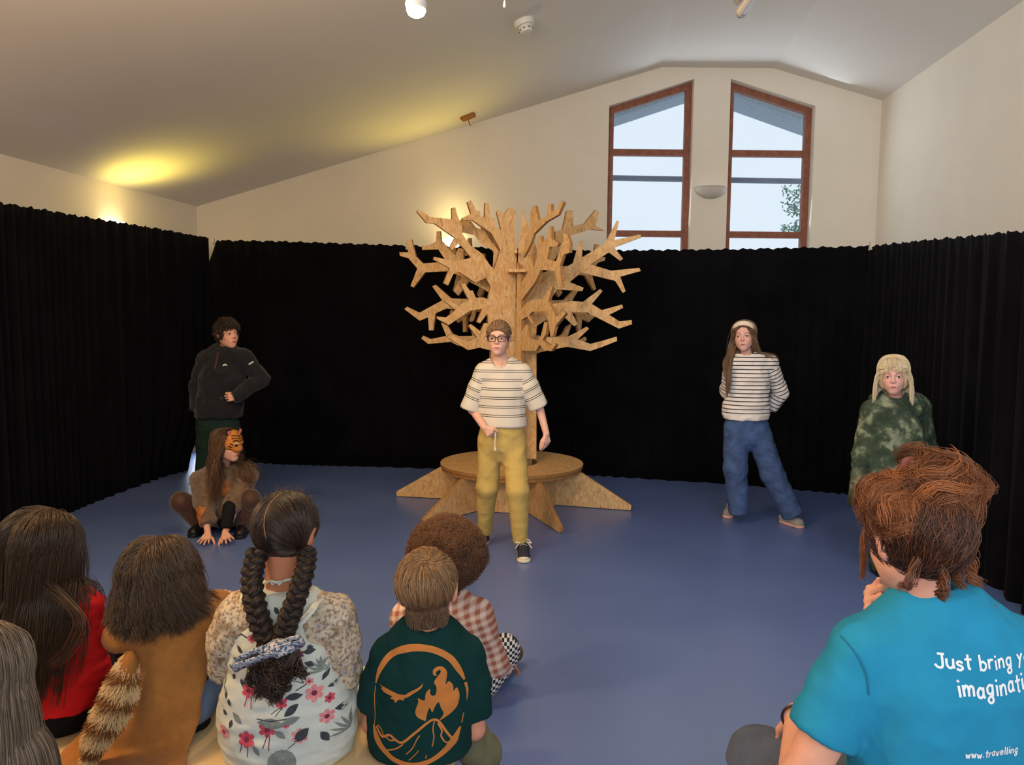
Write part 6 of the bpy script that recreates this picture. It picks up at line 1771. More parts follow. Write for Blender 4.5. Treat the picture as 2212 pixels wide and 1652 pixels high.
    S_ = curl(S_, rg, .010, .8, start=.4)
    tipw = np.linspace(0, 1, 20)[None, :, None] ** 3; outw = S_[:, -1] - hd.c; outw[:, 2] = 0; outw /= np.maximum(np.linalg.norm(outw, axis=1), 1e-6)[:, None]
    S_ = S_ + tipw * (outw * (.012 + .018 * rg.random((n, 1))))[:, None, :] + tipw * A_((0, 0, .012))
    strand_obj('hair_strands', S_, .0006, hair_mat('bob_hair', srgb(40, 29, 21), srgb(116, 88, 62), rough=.36), hb, np.clip(.33 + rg.normal(size=n) * .16 + .25 * np.clip(u[:, 2] - .3, 0, 1), 0, 1))
felt_costume()

# ---------------------------------------------------------------- girl with two braids and a floral dress
def braids():
    Y = 1.98
    hd = Head(p(622, 1146, Y + .02), frame(-14, -6, 0), 1.0)
    nk = p(607, 1272, Y + .01); sh = [p(524, 1330, Y), p(712, 1330, Y)]; el = [p(492, 1430, Y + .02), p(738, 1450, Y + .03)]; wr = [p(548, 1480, Y + .2), p(700, 1480, Y + .22)]
    pel = p(622, 1620, Y + .02)
    root = empty('person', (pel[0], Y, 0), 'dark-haired child with two long braids and a pale floral dress on the bench', 'person')
    V = Vol(.007); torso_body(V, hd, nk, sh, el, wr, pel, .115, arm=(.040, .034, .03, .022)); hd.add(V, face=False)
    for i, sx in ((0, 1), (1, -1)): hand(V, wr[i], (sx * .3, 1, -.3), (0, 0, -1), (sx, .2, .2), .85, h=.005)
    V.cut(-UP, (0, 0, BZ + .006), ((pel[0], Y, BZ), .45)); bo = solid('body', V, skin_mat('skin'), root, attrs={'tint': skin_tint(hd, (188, 124, 92))})
    f = (A_((0, 1, 0)), 1.4)
    # sheer speckled blouse: puffed sleeves
    B_ = Vol(.006)
    B_.cap(p(612, 1340, Y), p(620, 1420, Y), .122, .130, flat=f)
    for i, (a, b, c_) in enumerate(((p(520, 1330, Y), p(500, 1385, Y + .01), el[0]), (p(716, 1330, Y), p(728, 1390, Y + .01), el[1]))):
        B_.cap(p(608, 1318, Y), a, .045, .054, k=.05); B_.cap(a, b, .055, .057, k=.03); B_.cap(b, c_, .057, .048, k=.03); B_.cap(c_, wr[i], .048, .036, k=.02, clip=(False, True))
    B_.cap(nk - UP * .10 - A_((0, .06, 0)), hd.w(0, -.02, -.08), .062, .060, k=.01, mode='s')
    def sheer():
        m, nt, b = nodemat('speckled_chiffon'); L = nt.links.new; v = coords(nt)
        n1 = N(nt, 'ShaderNodeTexVoronoi', Scale=75.0); L(v, n1.inputs['Vector']); n2 = N(nt, 'ShaderNodeTexNoise', Scale=22.0, Detail=4.0); L(v, n2.inputs['Vector'])
        n3 = N(nt, 'ShaderNodeTexNoise', Scale=110.0, Detail=4.0); L(v, n3.inputs['Vector'])
        r1 = ramp(nt, [(.38, srgb(172, 150, 122)), (.48, srgb(204, 194, 174)), (.58, srgb(196, 178, 146)), (.68, srgb(160, 154, 166))]); L(n2.outputs['Fac'], r1.inputs[0])
        r2 = ramp(nt, [(.42, srgb(120, 84, 84)), (.50, (1, 1, 1))]); L(n3.outputs['Fac'], r2.inputs[0])
        mu = N(nt, 'ShaderNodeMixRGB', blend_type='MULTIPLY'); mu.inputs[0].default_value = .6; L(r1.outputs[0], mu.inputs[1]); L(r2.outputs[0], mu.inputs[2]); L(mu.outputs[0], b.inputs['Base Color'])
        b.inputs['Roughness'].default_value = .8; b.inputs['Specular IOR Level'].default_value = .15; return m
    solid('blouse', B_, sheer(), root, wr=[dict(amp=.010, freq=12, stretch=(1.2, 1, .6), seed=3), dict(amp=.004, freq=30, seed=5)])
    # pinafore dress
    D_ = Vol(.006)
    D_.chain([p(612, 1345, Y - .005), p(617, 1420, Y - .002), p(618, 1500, Y), p(622, 1600, Y + .02)], [.133, .145, .158, .172], k=.03, flat=f)
    D_.cap((pel[0] - .02, Y + .02, BZ + .10), (pel[0] + .04, Y + .03, BZ + .10), .155, .155, k=.05, flat=(A_((0, 1, 0)), 1.15))
    D_.cap((pel[0] + .06, Y + .05, BZ + .09), p(772, 1500, Y + .36), .10, .085, k=.05); D_.cap((pel[0] - .07, Y + .05, BZ + .09), p(606, 1500, Y + .42), .095, .08, k=.05)
    D_.cut(-UP, (0, 0, BZ + .002))
    top = p(612, 1297, Y - .1); D_.cut(UP, (0, 0, top[2] - .001))
    # armholes: racer cut-outs over the shoulder blades
    D_.cap(p(690, 1350, Y - .3), p(700, 1350, Y + .3), .048, k=.01, mode='s'); D_.cap(p(735, 1395, Y - .3), p(745, 1395, Y + .3), .040, k=.03, mode='s'); D_.cap(p(520, 1335, Y - .3), p(520, 1335, Y + .3), .034, k=.01, mode='s')
    pal = fabric('pale_sage_cotton', srgb(206, 212, 202), var=.04)
    dr = solid('floral_dress', D_, pal, root, wr=[dict(amp=.009, freq=7, stretch=(.7, 1, 1.5), seed=6), dict(amp=.004, freq=18, stretch=(.6, 1, 1.5), seed=9)])
    for i, (a, b, c_) in enumerate(((p(684, 1302, Y - .06), p(672, 1320, Y - .10), p(642, 1352, Y - .118)), (p(702, 1296, Y - .03), p(684, 1302, Y - .06), p(684, 1302, Y - .06)))):
        if i == 0:
            bm = bmesh.new(); bm_tube(bm, [Vector(q) for q in catmull([p(700, 1290, Y - .0), a, b, c_], 4)], .011, 8, flat=.35); bmobj('strap', bm, pal, dr, smooth=True)
    bv = mesh_bvh(dr); ox = p(620, 1450, Y - .1); ux, uy, dv = A_((1, 0, 0)), UP, A_((0, 1, 0))
    def uv(x, y): q = p(x, y, Y - .105); return np.array((q[0] - ox[0], q[2] - ox[2]))
    PX = 1.25e-3
    rg = random.Random(9); outs, mi = [], []
    pm = [plain('print_pink', srgb(200, 76, 92), rough=.9, var=.3, scale=120), plain('print_rose', srgb(222, 140, 140), rough=.9, var=.2, scale=120), plain('print_slate', srgb(60, 68, 72), rough=.9, var=.2, scale=120), plain('print_grey_green', srgb(128, 136, 130), rough=.9, var=.2, scale=120), plain('print_tan', srgb(190, 156, 112), rough=.9), plain('print_wine', srgb(120, 50, 70), rough=.9)]
    def leaf(x, y, a, l, w_, m):
        o = uv(x, y); pts = []
        for t_ in [k / 6 for k in range(7)]: pts.append((t_, math.sin(math.pi * t_) * .5))
        for t_ in [k / 6 for k in range(5, 0, -1)]: pts.append((t_, -math.sin(math.pi * t_) * .5))
        ca, sa = math.cos(a), math.sin(a); outs.append([(o[0] + (t_ * l * ca - s_ * w_ * sa) * PX, o[1] + (t_ * l * sa + s_ * w_ * ca) * PX) for t_, s_ in pts]); mi.append(m)
    def flower(x, y, r_, m, m2, np_=6):
        o = uv(x, y); pts = []
        for k in range(np_ * 6):
            a = 2 * math.pi * k / (np_ * 6); rr = r_ * (.62 + .38 * abs(math.sin(a * np_ / 2)) ** .6); pts.append((o[0] + rr * math.cos(a) * PX, o[1] + rr * math.sin(a) * PX))
        outs.append(pts); mi.append(m)
        outs.append([(o[0] + r_ * .32 * math.cos(k * .785) * PX, o[1] + r_ * .32 * math.sin(k * .785) * PX) for k in range(8)]); mi.append(m2)
    def line(pts, w_, m): outs.append(stroke([uv(*q) for q in pts], w_ * PX)); mi.append(m)
    for (x, y, r_, m) in ((676, 1502, 19, 1), (536, 1591, 19, 0), (582, 1568, 19, 0), (537, 1490, 15, 0), (610, 1515, 13, 0), (650, 1585, 17, 1), (702, 1556, 16, 1), (478, 1588, 15, 1), (541, 1382, 9, 0), (503, 1370, 10, 1), (622, 1558, 8, 0), (646, 1415, 9, 5), (666, 1475, 9, 1), (648, 1450, 9, 4), (706, 1520, 10, 0)): flower(x, y, r_, m, 5 if m < 2 else 2)
    for (x, y, a, l, w_, m) in ((655, 1500, 3.3, 38, 16, 2), (645, 1520, 3.8, 34, 16, 2), (690, 1480, 1.0, 24, 10, 2), (700, 1498, .2, 24, 10, 2), (660, 1410, .9, 22, 13, 2), (652, 1412, .0, 24, 12, 2), (655, 1435, -.3, 24, 12, 2), (632, 1475, -2.2, 22, 12, 2),
                              (560, 1552, -.1, 60, 22, 3), (612, 1556, .3, 40, 16, 3), (595, 1572, -.6, 30, 14, 3), (524, 1560, 2.4, 30, 14, 3), (552, 1600, -1.2, 30, 12, 3), (668, 1570, 3.9, 40, 22, 2), (690, 1585, -1.0, 30, 16, 2), (716, 1545, -.2, 30, 14, 2),
                              (520, 1415, 2.6, 20, 10, 2), (512, 1432, 3.2, 18, 10, 2), (514, 1448, 3.6, 20, 9, 2), (502, 1462, 4.2, 18, 9, 2), (518, 1468, 5.0, 18, 9, 2), (494, 1530, 2.0, 16, 9, 2), (486, 1550, 3.0, 16, 9, 2), (500, 1556, 4.4, 18, 9, 2), (480, 1520, 1.8, 16, 8, 2),
                              (520, 1335, .5, 30, 15, 2), (530, 1345, -.4, 24, 13, 2), (505, 1325, .9, 20, 10, 2), (635, 1340, 1.4, 30, 14, 2), (638, 1352, 1.2, 26, 11, 2), (600, 1330, 2.2, 18, 9, 2), (470, 1500, 1.6, 20, 5, 3), (480, 1510, 2.4, 18, 5, 3)): leaf(x, y, a, l, w_, m)
    for k in range(9): leaf(690 + 3 * math.cos(k), 1460, 1.6 + (k - 4) * .34, 34, 5, 3)
    for k in range(9): leaf(500, 1392, 2.2 + (k - 4) * .3, 26, 4, 3)
    for k in range(7): leaf(745, 1600, 2.0 + (k - 3) * .4, 40, 5, 3)
    for pts, w_, m in (([(500, 1385), (515, 1378), (530, 1382)], 3, 2), ([(530, 1590), (520, 1622)], 2, 5), ([(540, 1600), (537, 1630)], 2, 5), ([(582, 1580), (574, 1606)], 2, 5), ([(586, 1586), (586, 1612)], 2, 5), ([(536, 1500), (530, 1522)], 2.5, 0), ([(545, 1500), (546, 1526)], 2.5, 0), ([(640, 1490), (660, 1480)], 2, 2), ([(640, 1600), (625, 1612)], 1.6, 2), ([(610, 1522), (590, 1536)], 1.4, 2), ([(612, 1524), (600, 1540)], 1.4, 2), ([(560, 1545), (590, 1550), (625, 1545)], 2, 2)): line(pts, w_, m)
    for k in range(9):
        a = k * math.pi / 8; leaf(612, 1640, a, 30, 9, 3)
    outs.append([tuple(uv(612 + 30 * math.cos(k * .3), 1640 + 26 * math.sin(k * .3))) for k in range(21)]); mi.append(3)
    # the pale skirt with leaf sprays over the knee
    lp = lay_print('floral_print', outs, ox, ux, uy, dv, bv, pm, dr, off=.0014, dens=.014, mats=mi)
    if lp: lp['kind'] = 'stuff'
    # neck tie
    bm = bmesh.new(); bm_tube(bm, [Vector(q) for q in catmull([p(566, 1262, Y - .03), p(585, 1255, Y - .05), p(600, 1258, Y - .055), p(622, 1252, Y - .045), p(640, 1250, Y - .02)], 4)], .004, 6); bmobj('neck_tie', bm, sheer() if False else pal, root, smooth=True)
    bm = bmesh.new()
    for a in (.4, 2.6): bm_tube(bm, [p(597, 1257, Y - .057), p(597 + 16 * math.cos(a), 1257 - 6 * math.sin(a), Y - .062), p(597 + 8 * math.cos(a + .4), 1257 + 6, Y - .06)], .003, 6)
    bmobj('tie_knot', bm, pal, root)
    # hair: parted scalp, two braids
    rgn = np.random.default_rng(61); w = hd.w; c, r, R = hd.scalp()
    keep, nn, dd = cap_keep(hd, ((.07, .06), (.022, -.02)), -.085)
    Hc = Vol(.005); Hc.ell(c, r + .008, R)
    Hc.cut(hd.R @ nn, hd.c + (hd.R @ nn) * dd * hd.s); Hc.cut(-hd.R[:, 2], w(0, 0, -.082))
    pth = [w(.004, .02, .11), w(-.002, -.05, .095), w(-.006, -.09, .065), w(-.002, -.11, .03), w(.004, -.115, .0)]
    for a, b in zip(pth[:-1], pth[1:]): Hc.cap(a, b, .004, k=.004, mode='s')
    hb = solid('hair', Hc, plain('black_brown_hair_base', srgb(30, 22, 18), rough=.55), root)
    bm = bmesh.new(); q = []
    for t_ in np.linspace(0, 1, 14):
        qq = catmull(pth, 6); qv = qq[int(t_ * (len(qq) - 1))]; m_ = ((qv - c) @ R) / (r + .0068); q.append(c + (m_ / np.linalg.norm(m_) * (r + .0068)) @ R.T)
    bm_tube(bm, [Vector(x) for x in q], .0019, 6); bmobj('parting', bm, plain('scalp_skin', srgb(150, 104, 76), rough=.6), hb, smooth=True)
    n = 6500; ro, u = scalp_roots(hd, n, rgn, keep); sg = np.where(u[:, 0] > .02 * np.sin(u[:, 2] * 6), 1, -1)
    tgt = np.where(sg[:, None] > 0, p(664, 1195, Y - .05), p(556, 1200, Y - .06))
    gap = np.abs(u[:, 0] - .02 * np.sin(u[:, 2] * 6)) > .035; ro, u, sg, tgt = ro[gap], u[gap], sg[gap], tgt[gap]; n = len(ro)
    d = tgt - ro; dist = np.linalg.norm(d, axis=1); d /= dist[:, None]
    S_ = grow(ro, d, np.clip(dist * 1.12, .05, .2), 14, [scalp_col(hd, .006)], rgn, grav=0, vol=.006, jitter=.01, stick=1, lower=0, turn=lambda pp, t_: (tgt - pp) / np.maximum(np.linalg.norm(tgt - pp, axis=1), .01)[:, None] * .8)
    hm = hair_mat('black_brown_hair', srgb(20, 14, 11), srgb(74, 52, 36), rough=.38)
    strand_obj('hair_strands', S_, .0008, hm, hb, rgn.random(n) ** 1.5)
    fz = 420; ro, u = scalp_roots(hd, fz, rgn, lambda u: keep(u) & (u[:, 2] > -.1)); d = u @ R.T * .9 + rgn.normal(size=(fz, 3)) * .5
    F_ = ro[:, None, :] + (d / np.linalg.norm(d, axis=1)[:, None])[:, None, :] * (np.linspace(0, 1, 8)[None, :, None] * (.015 + .03 * rgn.random((fz, 1, 1)))); F_ = curl(F_, rgn, .004, 1.2, start=0)
    strand_obj('flyaway_strands', F_, .00035, hm, hb, rgn.random(fz) * .6 + .4)
    def braid(name, pts, w0, w1, turns, par):
        cl = catmull(pts, 14); k = len(cl); T = np.gradient(cl, axis=0); T /= np.linalg.norm(T, axis=1)[:, None]
        side = np.cross(T, A_((0, 1, .3))); side /= np.linalg.norm(side, axis=1)[:, None]; dep = np.cross(side, T)
        vs, qs, o, st = [], [], 0, []
        for j in range(3):
            ph = np.linspace(0, turns * 2 * math.pi, k) + j * 2 * math.pi / 3; ww = np.linspace(w0, w1, k)
            c_ = cl + side * (np.sin(ph) * ww * .62)[:, None] + dep * (np.sin(2 * ph) * ww * .30)[:, None]
            v, q_ = tube_mesh(c_, ww * .62, 9); vs.append(v); qs.append(q_ + o); o += len(v)
            m_ = 90; a0 = rgn.random(m_) * 6.28
            st.append(c_[None] + (side[None] * np.cos(a0)[:, None, None] + dep[None] * np.sin(a0)[:, None, None]) * (ww * .60)[None, :, None] + rgn.normal(size=(m_, k, 3)) * .0009)
        b_ = meshobj(name, np.concatenate(vs), np.concatenate(qs), plain('black_brown_hair_base', srgb(30, 22, 18)), par, smooth=True)
        strand_obj('braid_strands', np.concatenate(st), .0008, hm, b_, rgn.random(270) ** 1.5, tip=1)
        return b_
    braid('braid', [p(556, 1192, Y - .055), p(545, 1240, Y - .085), p(548, 1290, Y - .12), p(562, 1345, Y - .135), p(582, 1392, Y - .142), p(590, 1412, Y - .145)], .024, .024, 4.6, hb)
    braid('braid', [p(664, 1186, Y - .05), p(660, 1225, Y - .08), p(646, 1275, Y - .115), p(628, 1325, Y - .135), p(612, 1372, Y - .142), p(604, 1408, Y - .145)], .021, .023, 4.6, hb)
    # curly tail below the scrunchie
    S2 = []
    for k in range(26):
        e0 = p(584, 1470 + 32 * rgn.random(), Y - .15) + rgn.normal(size=3) * A_((.030, .014, .008)); c0 = p(598, 1408, Y - .147) + rgn.normal(size=3) * A_((.016, .008, .004)); mid = (c0 + e0) / 2 + rgn.normal(size=3) * A_((.018, .008, .006)) + A_((0, -.018, 0))
        cl = catmull([c0, mid, e0], 11); m_ = 70; q_ = cl[None] + rgn.normal(size=(m_, 1, 3)) * .0050
        S2.append(curl(q_, rgn, .009, 1.7, start=.0, per=np.full(m_, rgn.random() * 6.28) + rgn.normal(size=m_) * .35))
    S2 = np.concatenate(S2); n = len(S2)
    Tc = Vol(.006); Tc.chain([p(598, 1408, Y - .14), p(594, 1445, Y - .14), p(586, 1485, Y - .14)], [.028, .040, .026], k=.02, flat=(A_((0, 1, 0)), 1.4))
    tl = solid('hair_tail', Tc, plain('black_brown_hair_base', srgb(30, 22, 18)), hb, wr=[dict(amp=.008, freq=35, seed=2)])
    strand_obj('tail_strands', S2, .0012, hm, tl, rgn.random(n))
    # fabric scrunchie bow
    def bowpat():
        m, nt, b = nodemat('navy_floral_cotton'); L = nt.links.new; v = coords(nt); n1 = N(nt, 'ShaderNodeTexNoise', Scale=140.0, Detail=3.0); L(v, n1.inputs['Vector'])
        r1 = ramp(nt, [(.40, srgb(62, 74, 98)), (.50, srgb(150, 162, 176)), (.58, srgb(222, 222, 218)), (.66, srgb(190, 140, 140))]); L(n1.outputs['Fac'], r1.inputs[0]); L(r1.outputs[0], b.inputs['Base Color']); b.inputs['Roughness'].default_value = .9; return m
    bw = bowpat(); Y2 = Y - .185
    Kn = Vol(.004); Kn.cap(p(572, 1408, Y2), p(628, 1394, Y2), .016, .016, k=.01); Kn.ell(p(600, 1400, Y2), (.022, .018, .018))
    kn = solid('scrunchie', Kn, bw, root, wr=[dict(amp=.004, freq=60, seed=2)])
    for loop in ([(596, 1400), (560, 1408), (528, 1424), (503, 1446), (518, 1440), (548, 1428), (590, 1412)], [(604, 1392), (628, 1384), (655, 1382), (650, 1394), (628, 1398), (604, 1402)]):
        pts = catmull([p(x, y, Y2 - .004 * i) for i, (x, y) in enumerate(loop)], 5); vs = []; 
        for i, q_ in enumerate(pts):
            hw = .011 + .008 * math.sin(math.pi * i / (len(pts) - 1)); vs += [q_ + A_((0, -hw * .8, hw)), q_ + A_((0, hw * .8, -hw * .6))]
        qs = np.array([(2 * i, 2 * i + 2, 2 * i + 3, 2 * i + 1) for i in range(len(pts) - 1)])
        lo_ = meshobj('bow_loop', np.array(vs), qs, bw, kn, smooth=True); lo_.modifiers.new('s', 'SOLIDIFY').thickness = .003
braids()

# ---------------------------------------------------------------- boy in the dark green T-shirt with the camp-fire print
def green_boy():
    Y = 2.00
    hd = Head(p(925, 1272, Y + .02), frame(-4, -8, -6), .98)
    nk = p(925, 1362, Y + .005); sh = [p(844, 1418, Y), p(1008, 1418, Y)]; el = [p(806, 1560, Y + .01), p(1024, 1572, Y + .02)]; wr = [p(830, 1600, Y + .2), p(1020, 1600, Y + .22)]
    pel = p(908, 1640, Y + .02)
    root = empty('person', (pel[0], Y, 0), 'short-haired boy in a dark green T-shirt with an orange camp-fire print', 'person')
    V = Vol(.007); torso_body(V, hd, nk, sh, el, wr, pel, .105, arm=(.038, .032, .03, .022)); hd.add(V, face=False)
    for i, sx in ((0, 1), (1, -1)): hand(V, wr[i], (sx * .3, 1, -.3), (0, 0, -1), (sx, .2, .2), .8, h=.005)
    V.cut(-UP, (0, 0, BZ + .006), ((pel[0], Y, BZ), .45)); solid('body', V, skin_mat('skin'), root, attrs={'tint': skin_tint(hd, (218, 152, 124))})
    T = Vol(.006); f = (A_((0, 1, 0)), 1.35)
    T.chain([p(923, 1405, Y), p(914, 1470, Y), p(908, 1560, Y), p(906, 1700, Y + .01)], [.115, .134, .140, .146], k=.03, flat=f)
    for a, b, e in ((sh[0], p(822, 1470, Y), p(804, 1526, Y)), (sh[1], p(1020, 1470, Y + .005), p(1024, 1544, Y + .01))):
        T.cap(p(925, 1392, Y), a, .042, .046, k=.05); T.cap(a, b, .048, .048, k=.025); T.cap(b, e, .048, .048, k=.02, clip=(False, True))
    T.cap(nk - UP * .02, hd.w(0, -.02, -.07), .050, .052, k=.006, mode='s')
    T.cut(-UP, (0, 0, BZ + .012))
    sm = fabric('bottle_green_jersey', srgb(16, 54, 52), var=.10)
    ts = solid('t_shirt', T, sm, root, wr=[dict(amp=.006, freq=8, stretch=(.8, 1, 1.0), seed=7), dict(amp=.0025, freq=22, seed=2)])
    bm = bmesh.new(); pts = []
    for k in range(21):
        a = math.pi * (-.25 + 1.5 * k / 20); pts.append(p(926, 1358, Y - .0) + A_((.057 * math.cos(a), -.052 * math.sin(a), .010 - .012 * math.sin(a))))
    bm_tube(bm, [Vector(q) for q in pts], .007, 8, flat=1.0); bmobj('collar_rib', bm, sm, ts, smooth=True)
    bv = mesh_bvh(ts); Yb = Y - .10; ox = p(910, 1520, Yb); ux, uy, dv = A_((1, 0, 0)), UP, A_((0, 1, 0))
    def cr(x, y): q = p(740 + x / 2.888, 1080 + y / 2.888, Yb); return np.array((q[0] - ox[0], q[2] - ox[2]))
    O = []
    arc = [(190, 1185), (215, 1100), (268, 1020), (340, 968), (430, 945), (520, 945), (610, 975), (680, 1030), (730, 1110), (755, 1160)]
    def tapered(pts, ws):
        q = [cr(*a) for a in pts]; l, r_ = [], []
        for i in range(len(q)):
            t = unit(q[min(i + 1, len(q) - 1)] - q[max(i - 1, 0)]); nn = A_((-t[1], t[0])); h = ws[i] * .43e-3 / 2; l.append(tuple(q[i] + nn * h)); r_.append(tuple(q[i] - nn * h))
        return l + r_[::-1]
    def sm2(pts, m=4): return [tuple(x) for x in catmull([A_((a, b, 0)) for a, b in pts], m)[:, :2]]
    a2 = sm2(arc); O.append(tapered(a2, list(np.interp(np.linspace(0, 1, len(a2)), [0, .15, .5, .85, 1], [8, 34, 42, 34, 12]))))
    b2 = sm2([(760, 1180), (772, 1230), (770, 1300)]); O.append(tapered(b2, list(np.interp(np.linspace(0, 1, len(b2)), [0, .5, 1], [18, 14, 2]))))
    c2_ = sm2([(188, 1200), (183, 1280), (188, 1380), (185, 1440)]); O.append(tapered(c2_, [5] * len(c2_)))
    d2 = sm2([(180, 1440), (210, 1520), (270, 1580), (340, 1620), (430, 1640), (520, 1630), (610, 1590), (680, 1530), (730, 1450)]); O.append(tapered(d2, list(np.interp(np.linspace(0, 1, len(d2)), [0, .12, .3, .7, .9, 1], [10, 46, 34, 30, 52, 12]))))
    # flames
    O.append([tuple(cr(*q)) for q in sm2([(520, 1370), (470, 1345), (455, 1310), (475, 1250), (470, 1225), (490, 1235), (515, 1240), (520, 1200), (545, 1175), (550, 1210), (580, 1215), (585, 1170), (570, 1140), (590, 1110), (610, 1085), (600, 1072), (580, 1085), (585, 1105), (565, 1098), (562, 1070), (590, 1052), (625, 1058), (648, 1090), (645, 1130), (640, 1165), (660, 1150), (685, 1180), (688, 1215), (708, 1200), (725, 1245), (715, 1300), (690, 1330), (650, 1355), (605, 1375), (630, 1335), (615, 1300), (598, 1260), (575, 1290), (560, 1320), (545, 1290), (532, 1315), (525, 1345)], 3)])
    # eagle
    O.append([tuple(cr(*q)) for q in ((215, 1180), (235, 1190), (300, 1200), (345, 1212), (390, 1210), (430, 1185), (480, 1160), (505, 1138), (495, 1165), (460, 1190), (420, 1215), (385, 1232), (385, 1245), (352, 1242), (328, 1268), (318, 1250), (290, 1248), (310, 1232), (250, 1222), (222, 1205), (240, 1204))])
    # mountain lines
    def ln(pts, w): O.append(tapered(sm2(pts, 3), [w] * ((len(pts) - 1) * 3 + 1)))
    ln([(200, 1440), (240, 1490), (290, 1470), (330, 1490), (375, 1500), (440, 1450), (510, 1395), (565, 1365), (600, 1380), (640, 1440), (680, 1500)], 15)
    ln([(575, 1370), (565, 1420), (572, 1470), (560, 1530)], 7); ln([(595, 1390), (620, 1440), (615, 1470), (650, 1520), (700, 1490)], 10); ln([(400, 1570), (440, 1530), (465, 1480), (485, 1450)], 7); ln([(250, 1570), (330, 1545), (380, 1510)], 9)
    ln([(415, 1610), (450, 1580), (478, 1545)], 6); ln([(520, 1605), (525, 1578)], 6); ln([(330, 1490), (300, 1500), (270, 1490)], 8); ln([(210, 1430), (240, 1455), (250, 1490)], 6); ln([(750, 1370), (738, 1430)], 7)
    lay_print('chest_print', O, ox, ux, uy, dv, bv, plain('orange_ink', srgb(196, 122, 58), rough=.8, var=.05), ts, off=.0016, dens=.012)['kind'] = 'stuff'
    L_ = Vol(.008); L_.cap((pel[0] - .03, Y + .03, BZ + .09), (pel[0] + .03, Y + .03, BZ + .09), .10, .10, k=.02)
    legs_vol(L_, [(pel[0] - .06, Y + .05, BZ + .08), (pel[0] + .07, Y + .05, BZ + .08)], [(pel[0] - .06, Y + .33, BZ + .1), p(1040, 1625, Y + .12)], [(pel[0] - .05, Y + .38, .08), p(1045, 1700, Y + .30)], r=(.075, .052, .05))
    L_.cut(-UP, (0, 0, BZ + .002), ((pel[0] - .04, Y, BZ), .17))
    solid('trousers', L_, fabric('olive_cotton', srgb(112, 110, 84), var=.15), root, wr=[dict(amp=.008, freq=14, seed=3)])
    # hair with a crown whorl
    rgn = np.random.default_rng(71); n = 12000; w = hd.w; c, r, R = hd.scalp()
    keep, nn, dd = cap_keep(hd, ((.076, .056), (.02, -.02)), -.07)
    w = hd.w; hcap = solid('hair', haircap(hd, .004, ((.076, .056), (.02, -.005)), -.098, lambda V: V.ell(w(0, -.040, -.055), A_((.050, .044, .056)) * hd.s, hd.R, k=.03)), plain('sandy_hair_base', srgb(84, 58, 38), rough=.8, scale=60, var=.25, bump=.5, bscale=400), root)
    ro, u = scalp_roots(hd, n, rgn, lambda u: keep(u) & ((np.abs(u[:, 0]) < .80) | (u[:, 2] > -.08)))
    wh = unit((.22, -.55, .80)); 
    t0 = u - (u @ wh)[:, None] * wh; t0 /= np.maximum(np.linalg.norm(t0, axis=1), 1e-6)[:, None]; t1 = np.cross(wh, t0); d = (t0 + rgn.normal(size=(n, 3)) * .12 + t1 * 1.1 * np.exp(-np.arccos(np.clip(u @ wh, -1, 1)) * 1.5)[:, None]) @ R.T
    low = np.clip((u[:, 2] + .75) / 1.2, .14, 1)
    S_ = grow(ro, d, .075 * low + .012 * rgn.random(n), 12, [scalp_col(hd, .004)], rgn, grav=.05, vol=.016, jitter=.035, clumpf=.75, stick=1, lower=.3, volf=low ** 1.3)
    tone = np.clip(.12 + .55 * low ** 1.4 + rgn.normal(size=n) * .17, 0, 1)
    m_ = 3600; un = rgn.normal(size=(m_ * 3, 3)); un /= np.linalg.norm(un, axis=1)[:, None]; un = un[(un[:, 1] < .2)][:m_]; m_ = len(un)
    rn = w(0, -.040, -.055) + (un * A_((.0575, .0515, .0615)) * hd.s) @ hd.R.T; okz = (hd.loc(rn)[:, 2] > -.086); rn, un = rn[okz], un[okz]; m_ = len(rn)
    dn = np.tile(-hd.R[:, 2], (m_, 1)) + (un @ hd.R.T) * .35 + rgn.normal(size=(m_, 3)) * .12; dn /= np.linalg.norm(dn, axis=1)[:, None]
    N_ = rn[:, None, :] + dn[:, None, :] * (np.linspace(0, 1, 5)[None, :, None] * (.007 + .006 * rgn.random((m_, 1, 1)) + .014 * np.clip(un[:, 2], 0, 1)[:, None, None]))
    strand_obj('nape_strands', N_, .0006, hair_mat('sandy_hair', srgb(60, 41, 27), srgb(172, 132, 90)), hcap, np.clip(.22 + .3 * np.clip(un[:, 2], 0, 1) + rgn.normal(size=m_) * .12, 0, 1))
    strand_obj('hair_strands', S_, .0007, hair_mat('sandy_hair', srgb(60, 41, 27), srgb(172, 132, 90)), hcap, tone)
green_boy()

